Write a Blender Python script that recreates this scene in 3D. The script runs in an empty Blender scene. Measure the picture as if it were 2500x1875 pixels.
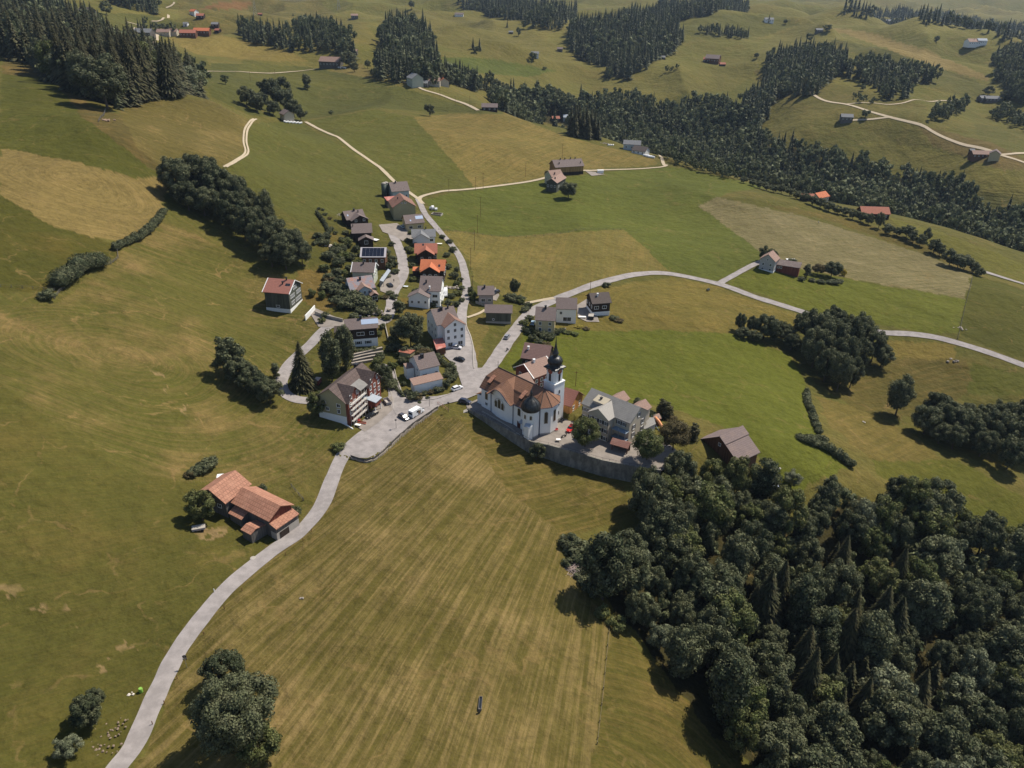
import bpy, bmesh, math, random
import numpy as np
from mathutils import Vector, Matrix
from mathutils.geometry import delaunay_2d_cdt
random.seed(7); RNG=np.random.RandomState(7)
SC=bpy.context.scene; COL=SC.collection
# ------------------------------------------------------------------ camera
F=1890.; TH=math.radians(28); ROLL=0.018; H=130.
K=2500/2212.          # coordinates below are read off a 2212 px wide view of the photo
def ray(px,py):
    x=(px-1250)/F; y=-(py-937.5)/F; c,s=math.cos(ROLL),math.sin(ROLL)
    xr=c*x+s*y; yr=-s*x+c*y
    return np.array([xr, math.cos(TH)+yr*math.sin(TH), -math.sin(TH)+yr*math.cos(TH)])
cam=bpy.data.cameras.new('camera'); co=bpy.data.objects.new('camera',cam); COL.objects.link(co)
cam.sensor_width=36; cam.lens=F/2500*36; cam.clip_start=1; cam.clip_end=30000
co.matrix_world=Matrix.Translation((0,0,H))@Matrix.Rotation(math.pi/2-TH,4,'X')@Matrix.Rotation(ROLL,4,'Z')
SC.camera=co
# ------------------------------------------------------------------ terrain
CTRL=[ # px,py (2500 px photo), height of the ground
(0,1870,4),(350,1870,-1),(0,1500,10),(0,1200,20),(0,1000,27),(250,1200,12),(300,1450,3),(500,1400,1),(520,1200,2),(480,1000,8),(250,900,18),
(650,1330,-1),(850,1150,0),(900,1400,-1),(800,1600,-1),(900,1870,-3),(1250,1870,-6),(1250,1600,-4),(1200,1350,-2),(1100,1150,-1),(1000,1050,0),
(1500,1870,-14),(1750,1870,-24),(2100,1870,-38),(2500,1870,-50),(1550,1650,-13),(1450,1450,-8),(1420,1280,-6.5),(1560,1230,-8),(1600,1400,-15),
(1800,1600,-24),(2100,1600,-34),(2500,1600,-44),(2500,1350,-38),(2200,1400,-32),(1900,1300,-20),(1650,1180,-8),
(1145,1017,0.2),(1200,1062,-1.5),(1300,1098,-3.6),(1376,1124,-4.6),(1530,1150,-5.2),(1350,1060,0),(1260,980,0),(1480,1080,0),(1600,1080,-1),(1700,1080,-3),
(1150,950,0.2),(1000,1000,0),(960,1120,-0.2),(880,1100,0.2),(870,1160,-1.2),(960,1090,-1.0),(1050,1040,-0.8),(850,1040,0.5),(950,960,0.5),(1100,880,0.5),(1060,830,1.5),(1130,800,.5),(1200,800,0),
(800,960,2),(700,990,3),(760,870,4),(690,950,4),(880,830,4.5),(960,860,2.5),(800,800,6),(940,780,5),(1060,780,3),(700,800,5),(640,790,5),(560,720,11),(620,900,6),
(500,850,11),(350,750,22),(150,720,30),(0,700,36),(700,700,10),(750,650,12),(660,620,17),(560,560,22),(420,480,34),(300,560,34),(250,450,47),(0,520,48),(0,400,56),(120,600,38),
(430,340,47),(560,320,32),(520,400,42),
(850,600,10),(900,700,5),(960,640,4),(960,550,5),(1050,650,2),(1050,560,3),(1130,640,0),(1130,740,1),(900,500,10),(800,500,14),(800,440,16),(1000,480,6),(700,420,22),(1150,760,0),
(1326,313,6),(1421,324,2),(1472,336,0),(1611,373,-5),(1795,424,-10),(2148,493,-17),(2300,525,-20),(2500,585,-26),
(1000,380,12),(1100,340,14),(1250,340,10),(1200,440,3),(1350,420,1),(1450,390,0),(1600,400,-3),(1300,530,-1),(1450,620,-2),(1250,620,-1),(1500,500,-3),(1650,480,-5),(1750,560,-7),(1850,630,-8),
(2000,560,-11),(2150,620,-14),(2350,640,-18),(2500,700,-20),(1750,680,-8),(1950,735,-12),(2200,780,-16),(2450,830,-20),(1300,740,-1),(1450,740,-2),(1400,850,-2),(1600,850,-5),(1800,800,-9),(1950,850,-18),(1600,1000,-3),(1800,1000,-6),(1950,1080,-10),(2050,1120,-14),
(2100,900,-22),(2100,1000,-20),(2350,960,-26),(2500,950,-28),(2450,1150,-28),(2200,1150,-22),(2300,1250,-28),(2050,1250,-22),
# far country: third value above 150 is a distance in metres
(700,312,645),(821,296,668),(885,275,690),(948,279,690),(980,290,672),(1027,293,668),(1138,274,700),(1200,281,690),
(700,300,690),(821,285,705),(885,266,735),(948,266,740),(1027,279,725),(560,245,640),(640,240,700),(760,245,758),(900,240,780),(1000,250,762),(1100,258,750),(1170,262,740),
(1230,300,-8),(1326,325,-38),(1421,342,-46),(1611,392,-56),(1795,445,-56),(2150,512,-58),(2500,605,-60),
(700,200,860),(820,200,855),(1000,215,810),(1080,215,830),(1180,212,950),(1300,215,1040),(1300,250,980),(1450,260,990),(1600,300,950),(1750,330,930),(1950,400,-46),(2200,450,-60),(2400,520,-62),
(1250,160,1110),(1350,130,1180),(1450,190,1150),(1550,215,1050),(1700,230,1030),(1850,260,960),(1600,180,1080),(1700,160,1130),(1680,130,1110),(1800,150,1100),(1850,200,1000),
(1900,230,930),(2000,262,860),(2100,300,830),(2050,225,910),(2200,290,830),(2380,338,760),(2500,380,730),(2250,400,780),(2100,350,810),(2400,440,700),(2350,250,880),(2450,250,880),
(2150,160,1080),(2300,190,980),(2000,110,1240),(2380,160,1040),(2500,170,980),(2480,60,1150),(1900,60,1400),(2200,100,1290),(2390,148,1080),(1750,75,1340),
(1990,28,1500),(2085,30,1500),(2195,60,1420),(2259,79,1400),(2290,84,1330),(2401,90,1250),(1990,34,1900),(2200,66,1850),(2290,90,1800),(1920,10,2050),(2300,60,2050),(2400,70,1900),
(2250,30,2350),(2400,25,2450),(2100,10,2600),(2250,0,3000),(2450,0,3000),(1850,5,1750),(2000,0,2400),
(500,190,790),(400,200,740),(350,130,950),(430,115,1000),(600,140,1010),(780,172,915),(760,130,1080),(900,130,1090),(1000,120,1150),(1100,150,1080),(950,190,920),(1200,110,1280),(700,70,1450),(850,60,1550),(1000,50,1600),(1150,30,1750),
(1250,60,1600),(1350,60,1600),(1500,70,1480),(1500,30,1750),(1650,20,1650),(200,50,1050),(300,95,980),(380,60,1350),(400,30,1900),(500,30,1800),(600,30,1800),(700,10,1950),(900,10,2000),(430,70,1300),(160,20,1150),
(300,0,1700),(500,5,2300),(1000,0,2200),(1300,8,2100),(1500,4,2000),(0,0,1250),(0,60,930),(0,100,800),(120,60,860),(120,120,740),(250,200,600),(0,165,600),(0,230,500),(200,330,390),(0,330,390),(380,250,500),(480,262,500),
]
def ctrl_world():
    o=[]
    for px,py,h in CTRL:
        r=ray(px,py); t=(h-H)/r[2] if h<150 else float(h); x,y=r[0]*t,r[1]*t; o.append((x,y,H+r[2]*t))
    for a in range(-70,71,12):      # far mountains close the country behind the frame
        for D,h in ((5200,150),(7500,330),(11000,520)):
            o.append((D*math.sin(math.radians(a)),D*math.cos(math.radians(a)),h+60*math.sin(a*.35)))
    for a,h in ((-65,6),(-35,-1),(0,-6),(35,-22),(65,-45)):
        o.append((50*math.sin(math.radians(a)),50*math.cos(math.radians(a)),h))
    for D,hl,hr in ((200,28,-52),(420,75,-40),(800,110,-40),(1500,120,60)):
        o.append((D*math.sin(math.radians(-62)),D*math.cos(math.radians(-62)),hl)); o.append((D*math.sin(math.radians(62)),D*math.cos(math.radians(62)),hr))
    return np.array(o)
CW=ctrl_world()
def uvs(x,y): return np.stack([np.arctan2(x,y)*1.0, np.log(np.hypot(x,y))*0.8],-1)
CP=uvs(CW[:,0],CW[:,1]); CC=.045
def phi(d2): return -np.sqrt(d2+CC*CC)
def solve():
    n=len(CP); A=phi(((CP[:,None]-CP[None])**2).sum(-1))+np.eye(n)*0.006
    Pm=np.hstack([np.ones((n,1)),CP]); M=np.zeros((n+3,n+3)); M[:n,:n]=A; M[:n,n:]=Pm; M[n:,:n]=Pm.T
    w=np.linalg.solve(M,np.concatenate([CW[:,2],np.zeros(3)])); return w
WT=solve()
def hash2(i,j,s):
    v=(i*374761393+j*668265263+s*1442695041)&0xffffffff
    v=((v^(v>>13))*1274126177)&0xffffffff
    return ((v^(v>>16))&0xffff)/65535.
def vnoise(x,y,s=0):
    xi=np.floor(x).astype(np.int64); yi=np.floor(y).astype(np.int64); fx=x-xi; fy=y-yi
    u=fx*fx*fx*(fx*(fx*6-15)+10); v=fy*fy*fy*(fy*(fy*6-15)+10)
    a=hash2(xi,yi,s); b=hash2(xi+1,yi,s); c=hash2(xi,yi+1,s); d=hash2(xi+1,yi+1,s)
    return (a*(1-u)+b*u)*(1-v)+(c*(1-u)+d*u)*v-.5
def height_raw(x,y):
    x=np.asarray(x,float); y=np.asarray(y,float); sh=x.shape; x=x.ravel(); y=y.ravel(); out=np.empty(len(x))
    q=uvs(x,y); Q=40000
    for i in range(0,len(x),Q):
        a=q[i:i+Q]; d2=(a*a).sum(1)[:,None]+(CP*CP).sum(1)[None]-2*a@CP.T
        out[i:i+Q]=phi(np.maximum(d2,0))@WT[:-3]+WT[-3]+a@WT[-2:]
    D=np.hypot(x,y); far=np.clip((D-520)/900,0,1.3)
    out+=far*(24*vnoise(x/260+3,y/300,1)+19*vnoise(x/110,y/120,2)+8*vnoise(x/48,y/52,3))
    out+=far*(10-44*np.abs(vnoise(x/150+7,y/185,9)))+np.clip((D-300)/250,0,1)*(1.6-7*np.abs(vnoise(x/80,y/95,8)))
    mid=np.clip((D-230)/250,0,1)
    out+=mid*(2.8*vnoise(x/55,y/60,5))+.5*vnoise(x/17,y/17,6)*np.clip(np.abs(x)/60-.3+np.clip((150-y)/60,0,1),0.1,1)
    return out.reshape(sh)
NA=1250; AZ=np.radians(np.linspace(-57,57,NA))
def rows():
    D=[58.]
    while D[-1]<11500:
        d=D[-1]; D.append(d*(1+(.009 if d<110 else .0042 if d<520 else .0046 if d<1500 else .008 if d<4000 else .02)))
    return np.array(D)
DR=rows(); LD=np.log(DR); NR=len(DR)
GX=DR[:,None]*np.sin(AZ)[None]; GY=DR[:,None]*np.cos(AZ)[None]
GZ=height_raw(GX,GY)
def hgt(x,y):
    x=np.asarray(x,float); y=np.asarray(y,float)
    fa=np.clip((np.arctan2(x,y)-AZ[0])/(AZ[1]-AZ[0]),0,NA-1.001); ld=np.log(np.maximum(np.hypot(x,y),DR[0]))
    i=np.clip(np.searchsorted(LD,ld)-1,0,NR-2); fr=np.clip((np.exp(ld)-DR[i])/(DR[i+1]-DR[i]),0,1); j=fa.astype(int); fj=fa-j
    return (GZ[i,j]*(1-fj)+GZ[i,j+1]*fj)*(1-fr)+(GZ[i+1,j]*(1-fj)+GZ[i+1,j+1]*fj)*fr

# ---- the churchyard terrace and the retaining walls cut into the slope
CO=np.array([-10.2,227.8]); CA=np.array([.70711,-.70711]); CN=np.array([.70711,.70711])
def cst(x,y): return (x-CO[0])*CA[0]+(y-CO[1])*CA[1],(x-CO[0])*CN[0]+(y-CO[1])*CN[1]
def cxy(s,t): q=CO+CA*s+CN*t; return float(q[0]),float(q[1])
def yard_z(x,y):
    s,t=cst(np.asarray(x),np.asarray(y)); return .25-1.2*np.clip((s-8)/18,0,1)
YEDGE=[(-1.2,-5.2),(5,-4.7),(12,-4.3),(20,-3.7),(26.4,-2.9),(31.4,-.4),(40,2.6),(48.6,5.4),(56,9),(64,14)]
YARD=[cxy(*q) for q in YEDGE+[(64,26),(52,30),(42,26),(30,18),(24,16),(18,13),(-3,13.5),(-4.5,4),(-4.5,-3)]]
def seg_dist(X,Y,path):
    D_=np.full(X.shape,1e9); S_=np.zeros(X.shape); T_=np.zeros(X.shape); acc=0; tot=sum(math.hypot(b[0]-a[0],b[1]-a[1]) for a,b in zip(path,path[1:]))
    for a,b in zip(path,path[1:]):
        l=math.hypot(b[0]-a[0],b[1]-a[1]); ux,uy=(b[0]-a[0])/l,(b[1]-a[1])/l; p=np.clip((X-a[0])*ux+(Y-a[1])*uy,0,l); dx=X-a[0]-p*ux; dy=Y-a[1]-p*uy; d=np.hypot(dx,dy)
        m=d<D_; D_=np.where(m,d,D_); S_=np.where(m,np.sign(ux*(Y-a[1])-uy*(X-a[0])),S_); T_=np.where(m,(acc+p)/tot,T_); acc+=l
    return D_,S_,T_
def carve():
    X,Y=GX,GY; box=(X>-60)&(X<90)&(Y>120)&(Y<300); i=np.nonzero(box); x=X[i]; y=Y[i]; z=GZ[i]
    ins=inpoly(x,y,YARD); ed=[cxy(*q) for q in YEDGE]; d,sg,t=seg_dist(x,y,ed)
    out=(~ins)&(sg<0); want=yard_z(x,y)-.1-5.2*np.clip(t*1.8,0,1)**.8; k=np.clip(1-d/22,0,1); k=k*k*(3-2*k)
    z=np.where(out,z*(1-k)+np.minimum(want,z+1)*k,z); z=np.where(ins,np.where((d<3.2)&(t>.02)&(t<.99),np.minimum(want,yard_z(x,y)-.45),yard_z(x,y)-.45),z); GZ[i]=z
def inpoly(X,Y,poly):
    c=np.zeros(X.shape,bool); n=len(poly)
    for i in range(n):
        x1,y1=poly[i]; x2,y2=poly[(i+1)%n]
        if y1==y2: continue
        c^=((y1>Y)!=(y2>Y))&(X<(x2-x1)*(Y-y1)/(y2-y1)+x1)
    return c
carve()
TT=np.geomspace(60,14000,3200)
def P(px,py,up=0.,zabs=None):
    """ground point under a photo pixel (up: the surface that lies this far above the ground)"""
    r=ray(px,py)
    if zabs is not None:
        t=(zabs-H)/r[2]; return Vector((r[0]*t,r[1]*t,zabs))
    X=r[0]*TT; Y=r[1]*TT; Z=H+r[2]*TT
    d=Z-(hgt(X,Y)+up); k=np.argmax(d<0)
    if d[k]>=0: k=len(TT)-1
    if k==0: k=1
    f=d[k-1]/(d[k-1]-d[k]); t=TT[k-1]+(TT[k]-TT[k-1])*f
    return Vector((r[0]*t,r[1]*t,H+r[2]*t))
for vx_,vy_,R_,h_ in ((790,262,42,6),(1600,412,45,3.5),(2150,610,30,4),(1690,475,40,3),(700,330,50,3),(250,340,22,4),(1000,330,60,4),(560,70,90,12),(930,110,80,12),(1060,110,60,10),(1330,170,60,9),(1520,115,70,10),(1700,70,80,12),(1900,90,60,8),(2060,125,60,-8),(1960,245,50,7),(2110,340,50,9),(700,110,70,9),(480,70,90,10),(1200,60,90,10),(880,225,60,5),(1480,290,60,-10),(1700,350,60,-8)):
    c_=P(vx_*K,vy_*K); GZ+=h_*np.exp(-((GX-c_.x)**2+(GY-c_.y)**2)/(2*R_*R_*.5))
def V(vx,vy,up=0.,zabs=None): return P(vx*K,vy*K,up,zabs)
def G(x,y): return float(hgt(np.array([x]),np.array([y]))[0])
def carve_road():
    path=[P(q[0]*K,q[1]*K) for q in [(764,1001),(800,1005),(826,990),(852,965),(890,930),(932,899),(948,888)]]; pt=[(p.x,p.y) for p in path]
    i=np.nonzero((GX>-80)&(GX<0)&(GY>150)&(GY<270)); x=GX[i];y=GY[i]; d,sg,t=seg_dist(x,y,pt); k=np.clip(1-d/12,0,1); k=k*k*(3-2*k)
    GZ[i]-=np.where(sg<0,1.5*k*np.sin(np.pi*np.clip(t,.03,.97))**.5,0); return pt
RWALL=carve_road()
# ------------------------------------------------------------------ node helpers
def newmat(n,rough=.9,spec=.2):
    m=bpy.data.materials.new(n); m.use_nodes=True; nt=m.node_tree; b=nt.nodes['Principled BSDF']
    b.inputs['Roughness'].default_value=rough; b.inputs['Specular IOR Level'].default_value=spec
    return m,nt,b
def N(nt,t,**k):
    n=nt.nodes.new(t)
    for a,v in k.items():
        if a.startswith('_'): setattr(n,a[1:],v)
        else: n.inputs[a.replace('__',' ')].default_value=v
    return n
def L(nt,a,ao,b,bi): nt.links.new(a.outputs[ao],b.inputs[bi])
def MIX(nt,f,a,b,bt='MIX'):
    m=nt.nodes.new('ShaderNodeMix'); m.data_type='RGBA'; m.blend_type=bt
    for s,i in ((f,0),(a,6),(b,7)):
        if isinstance(s,(int,float)): m.inputs[i].default_value=s
        elif isinstance(s,tuple): m.inputs[i].default_value=(*s,1) if len(s)==3 else s
        else: nt.links.new(s,m.inputs[i])
    return m.outputs[2]
def MATH(nt,op,a,b=None,clamp=False):
    m=nt.nodes.new('ShaderNodeMath'); m.operation=op; m.use_clamp=clamp
    for s,i in ((a,0),(b,1)):
        if s is None: continue
        if isinstance(s,(int,float)): m.inputs[i].default_value=s
        else: nt.links.new(s,m.inputs[i])
    return m.outputs[0]
def RAMP(nt,f,stops):
    r=nt.nodes.new('ShaderNodeMapRange'); r.clamp=True; nt.links.new(f,r.inputs[0]); r.inputs[1].default_value=stops[0]; r.inputs[2].default_value=stops[1]
    r.inputs[3].default_value=0; r.inputs[4].default_value=1; r.interpolation_type='SMOOTHSTEP'; return r.outputs[0]
def tag(o,label=None,cat=None,group=None,kind=None):
    if label: o['label']=label
    if cat: o['category']=cat
    if group: o['group']=group
    if kind: o['kind']=kind
    return o
def mesh_obj(name,verts,faces,mats=(),parent=None,smooth=False,mi=None):
    me=bpy.data.meshes.new(name); me.from_pydata([tuple(v) for v in verts],[],faces); me.update()
    for m in (mats if isinstance(mats,(list,tuple)) else [mats]): me.materials.append(m)
    if mi is not None: me.polygons.foreach_set('material_index',mi)
    if smooth: me.polygons.foreach_set('use_smooth',[True]*len(me.polygons))
    o=bpy.data.objects.new(name,me); COL.objects.link(o)
    if parent: o.parent=parent
    return o
def empty(name,loc=(0,0,0),rz=0,label=None,cat=None,group=None):
    o=bpy.data.objects.new(name,None); o.empty_display_size=1; COL.objects.link(o); o.location=loc; o.rotation_euler=(0,0,rz)
    return tag(o,label,cat,group)
# ------------------------------------------------------------------ fields: (polygon in view px, grass colour, dry colour, stripe, patch, stripe direction deg or ('ring',cx,cy), stripe metres)
GR=(.118,.122,.030); GR2=(.098,.104,.028); OL=(.108,.100,.030); TAN=(.30,.215,.092); STR=(.235,.165,.068); YG=(.170,.150,.048); DK=(.062,.070,.018)
BR=(.135,.100,.042)
FIELDS=[
([(640,40),(760,60),(800,110),(700,100),(640,70)],(.15,.135,.048),(.20,.16,.065),.4,.5,60,5),
([(950,90),(1050,75),(1180,110),(1250,160),(1190,175),(1060,160),(1010,130)],(.145,.13,.045),(.19,.16,.06),.3,.4,95,6),
([(930,130),(1030,128),(1180,150),(1120,165),(1000,160),(925,160)],(.095,.115,.032),(.14,.14,.04),.2,.3,90,6),
([(690,160),(760,150),(790,190),(700,180)],(.17,.14,.06),(.22,.17,.08),.4,.5,60,4),
([(1440,205),(1500,170),(1600,150),(1640,190),(1560,250),(1440,250)],(.12,.12,.04),(.16,.145,.05),.4,.4,70,5),
([(1290,190),(1420,160),(1480,150),(1440,200),(1330,230)],(.165,.148,.05),(.20,.17,.06),.4,.4,110,5),
([(1480,20),(1640,10),(1700,30),(1620,60),(1500,70),(1440,60)],(.115,.115,.038),(.15,.135,.05),.3,.4,80,6),
([(1600,130),(1720,150),(1760,200),(1640,190)],(.13,.11,.045),(.17,.13,.06),.4,.7,40,4),
([(1840,280),(1930,270),(2010,320),(2120,350),(2110,400),(1960,350)],(.145,.135,.045),(.18,.15,.055),.3,.4,120,5),
([(2080,370),(2232,400),(2232,470),(2150,440)],(.09,.09,.03),(.13,.11,.04),.4,.6,30,4),
([(2080,230),(2232,250),(2232,300),(2150,285),(2100,270)],(.11,.11,.035),(.16,.13,.05),.4,.5,60,5),
([(1760,60),(1900,80),(2060,130),(2110,150),(2100,190),(1960,150),(1840,100)],(.10,.10,.034),(.14,.12,.045),.4,.7,50,5),
([(1830,2),(1990,10),(2080,20),(1990,40),(1880,40)],(.19,.175,.07),(.22,.19,.08),.2,.2,90,9),
([(2080,28),(2232,20),(2232,45),(2120,50)],(.17,.165,.065),(.22,.19,.08),.2,.2,90,9),
([(60,60),(300,60),(420,90),(330,110),(250,140),(160,90)],(.105,.108,.036),(.14,.12,.045),.3,.4,60,5),
([(430,20),(560,10),(650,30),(560,60),(440,60)],(.19,.155,.06),(.23,.18,.075),.3,.3,95,7),
([(560,170),(700,190),(820,210),(960,240),(840,235),(640,215)],(.085,.098,.03),(.12,.115,.035),.2,.3,90,6),
([(170,100),(270,130),(420,150),(440,190),(380,190),(280,150)],(.105,.105,.035),(.15,.125,.05),.3,.6,60,5),
([(0,860),(270,1040),(380,1065),(640,1085),(700,1100),(560,1220),(470,1320),(400,1420),(340,1560),(280,1662),(-20,1662),(-20,860)],(.094,.092,.028),(.17,.13,.05),.35,.6,40,.8),
([(-20,700),(110,690),(170,650),(330,500),(480,560),(620,620),(680,720),(600,840),(680,900),(765,925),(720,1000),(640,1085),(380,1065),(270,1040),(0,862),(-20,860)],(.098,.098,.028),(.245,.172,.092),.42,.85,('ring',250,800),1.9),
([(325,1662),(400,1480),(480,1330),(560,1240),(650,1170),(700,1100),(740,1010),(800,1008),(850,965),(925,900),(1000,905),(1040,930),(1080,985),(1160,1060),(1230,1150),(1230,1210),(1290,1290),(1335,1330),(1310,1662)],(.112,.096,.032),(.27,.198,.112),.80,.6,('fan',63,362,250),2.3),
([(1335,1330),(1400,1390),(1480,1450),(1660,1662),(1310,1662)],(.098,.09,.027),(.22,.155,.07),.6,.5,('ring',1330,1659),2.2),
([(1000,900),(1160,970),(1345,1005),(1380,1100),(1240,1160),(1215,1140),(1100,1050),(1040,960)],(.102,.092,.027),(.25,.175,.085),.6,.6,150,2.2),
([(-20,362),(0,363),(150,385),(270,412),(345,412),(335,490),(260,553),(190,545),(100,520),(20,480),(-20,460)],(.19,.145,.068),(.31,.225,.115),.6,.5,('ring',150,420),2.),
([(-20,545),(25,560),(48,588),(20,603),(-20,610)],(.17,.13,.052),(.28,.195,.085),.5,.5,60,3),
([(-20,200),(90,205),(160,290),(230,330),(330,400),(345,412),(270,412),(150,385),(0,363),(-20,362)],(.084,.088,.022),(.12,.11,.03),.2,.4,30,3),
([(-20,460),(20,480),(100,520),(190,545),(245,560),(240,600),(205,605),(120,662),(-20,665)],(.078,.078,.020),(.15,.11,.035),.15,.6,120,2.5),
([(200,290),(300,240),(430,240),(520,280),(510,345),(470,385),(340,392),(280,350)],(.125,.105,.040),(.22,.165,.08),.45,.75,25,3),
([(-20,140),(60,170),(180,262),(240,280),(280,350),(345,392),(335,412),(230,335),(160,290),(90,205),(-20,200)],(.10,.085,.035),(.19,.13,.06),.5,.8,30,2.5),
([(515,290),(620,277),(735,340),(840,410),(830,470),(700,480),(650,500),(560,450),(470,385),(515,350)],(.100,.104,.032),(.13,.12,.04),.25,.35,60,3),
([(640,280),(700,265),(790,248),(875,262),(1010,408),(890,435),(840,410),(735,335)],(.104,.108,.030),(.14,.13,.045),.25,.5,80,3),
([(875,262),(960,250),(1080,248),(1200,290),(1390,333),(1405,345),(1250,360),(1140,385),(1010,408),(940,330)],(.165,.138,.052),(.27,.195,.085),.7,.55,62,3.2),
([(900,440),(1010,412),(1140,390),(1300,363),(1420,350),(1460,350),(1640,385),(1560,400),(1500,430),(1620,510),(1640,542),(1600,560),(1540,590),(1440,575),(1340,487),(1080,512),(940,500)],(.106,.122,.030),(.145,.15,.04),.25,.45,150,3),
([(945,503),(1080,512),(1340,487),(1440,575),(1340,585),(1210,640),(1110,650),(1022,612),(1000,560)],(.165,.142,.052),(.25,.185,.075),.55,.45,100,3),
([(1050,815),(1130,720),(1160,715),(1200,712),(1280,706),(1440,702),(1580,705),(1700,740),(1740,800),(1760,900),(1840,990),(1720,1040),(1640,960),(1560,900),(1400,860),(1240,850),(1160,780)],(.112,.126,.024),(.15,.155,.035),.22,.4,115,4),
([(1215,645),(1290,612),(1440,587),(1545,603),(1640,636),(1730,662),(1700,708),(1580,705),(1440,702),(1280,706),(1190,712)],(.145,.124,.04),(.24,.175,.065),.55,.5,('ring',1500,680),3),
([(1495,432),(1532,410),(1700,440),(1890,490),(2000,522),(2090,562),(2080,612),(1850,578),(1740,560),(1640,542),(1600,500)],(.165,.145,.085),(.27,.225,.165),.85,.5,162,1.7),
([(1560,592),(1640,548),(1740,562),(1850,580),(2080,612),(2065,682),(1990,688),(1740,650),(1650,622)],(.112,.124,.024),(.15,.145,.035),.2,.35,110,4),
([(2090,562),(2150,570),(2232,595),(2232,745),(2065,688)],(.082,.084,.020),(.11,.10,.03),.3,.6,20,3),
([(1900,705),(2060,706),(2048,745),(1908,738)],(.17,.135,.045),(.22,.16,.06),.4,.4,100,3),
([(1760,800),(1890,742),(2080,740),(2100,800),(2060,840),(1990,870),(1900,880),(1840,850)],(.10,.088,.030),(.16,.12,.05),.8,.6,20,2.2),
([(2095,745),(2232,775),(2232,815),(2090,815)],(.094,.10,.024),(.12,.11,.03),.2,.3,20,3),
([(1760,830),(1840,850),(1960,900),(2040,960),(1880,965),(1800,900)],(.135,.112,.04),(.21,.155,.065),.6,.6,140,2.5),
([(1880,965),(2070,962),(2150,1000),(2232,1045),(2232,1150),(2110,1135),(2000,1060),(1900,1000)],(.104,.108,.024),(.15,.13,.04),.3,.5,150,4),
([(330,108),(440,98),(600,128),(640,148),(560,152),(400,143)],(.20,.16,.06),(.27,.20,.085),.5,.3,95,6),
([(430,160),(640,160),(800,185),(980,235),(1060,240),(1000,248),(790,245),(640,275),(520,270),(440,235),(420,200)],(.094,.098,.034),(.12,.115,.04),.2,.4,110,5),
([(1000,120),(1090,100),(1110,118),(1060,130)],(.25,.185,.095),(.28,.20,.11),.3,.3,95,6),
([(820,30),(1000,40),(1100,60),(1230,120),(1180,140),(1020,130),(870,90),(800,60)],(.155,.140,.05),(.20,.165,.07),.4,.5,80,7),
([(350,10),(640,0),(700,50),(560,100),(430,95),(360,60)],(.135,.122,.044),(.21,.16,.065),.4,.6,80,7),
([(430,30),(520,22),(500,42),(400,45)],(.22,.12,.06),(.25,.14,.07),.3,.3,80,6),
([(500,150),(660,170),(780,200),(700,205),(480,190)],(.11,.11,.036),(.14,.13,.045),.3,.4,80,6),
([(1280,175),(1420,150),(1600,110),(1640,60),(1700,30),(1760,20),(1750,90),(1620,120),(1560,180),(1400,190)],(.145,.135,.048),(.19,.16,.06),.35,.5,70,6),
([(1640,140),(1800,160),(1980,200),(1960,300),(1850,260),(1700,200)],(.12,.112,.036),(.18,.14,.055),.4,.6,60,6),
([(1900,280),(2060,300),(2232,360),(2232,400),(2000,330)],(.155,.14,.046),(.19,.155,.055),.4,.4,80,6),
([(1960,240),(2120,270),(2232,320),(2150,330),(1990,280)],(.14,.11,.05),(.17,.12,.055),.6,.6,80,6),
([(1760,35),(1850,42),(1980,80),(2110,128),(2112,140),(1990,110),(1860,68)],(.24,.185,.09),(.27,.20,.10),.3,.4,80,6),
([(1640,425),(1720,430),(1800,442),(1905,468),(1990,500),(2110,545),(2090,560),(2000,520),(1890,488),(1800,458),(1700,438)],(.12,.10,.035),(.18,.13,.05),.2,.7,60,4),
([(1905,440),(2010,465),(2120,500),(2232,540),(2232,590),(2110,548),(1990,500)],(.135,.13,.036),(.17,.15,.045),.3,.4,80,4),
([(700,480),(760,470),(800,500),(830,620),(860,760),(700,760),(650,650),(640,560),(660,500)],(.094,.094,.028),(.18,.13,.05),.1,.8,60,3),
([(640,600),(700,600),(760,640),(700,690),(640,660)],(.16,.115,.045),(.22,.15,.06),.1,.8,60,3),
([(1005,650),(1060,690),(1030,800),(1010,720)],(.15,.125,.05),(.26,.18,.08),.3,.8,60,3),
([(860,650),(920,660),(940,690),(860,700)],(.16,.12,.04),(.22,.16,.06),.2,.7,60,3),
]
def densify(poly,step=14,closed=True):
    out=[]; n=len(poly)
    for i in range(n if closed else n-1):
        a=poly[i]; b=poly[(i+1)%n]; m=max(1,int(math.hypot(b[0]-a[0],b[1]-a[1])/step))
        for k in range(m): out.append((a[0]+(b[0]-a[0])*k/m,a[1]+(b[1]-a[1])*k/m))
    if not closed: out.append(poly[-1])
    return out
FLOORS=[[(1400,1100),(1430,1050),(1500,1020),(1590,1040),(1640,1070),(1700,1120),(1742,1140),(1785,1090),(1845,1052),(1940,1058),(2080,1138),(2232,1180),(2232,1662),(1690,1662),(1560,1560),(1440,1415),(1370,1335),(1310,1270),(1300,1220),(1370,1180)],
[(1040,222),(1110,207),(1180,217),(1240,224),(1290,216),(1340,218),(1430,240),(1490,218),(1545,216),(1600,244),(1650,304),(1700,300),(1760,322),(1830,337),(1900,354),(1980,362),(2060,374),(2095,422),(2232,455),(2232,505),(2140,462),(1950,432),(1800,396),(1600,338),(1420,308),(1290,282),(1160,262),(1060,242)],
[(-30,135),(60,188),(150,243),(235,266),(300,238),(365,239),(420,230),(400,216),(330,187),(200,122),(80,62),(-30,15)]]
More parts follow.
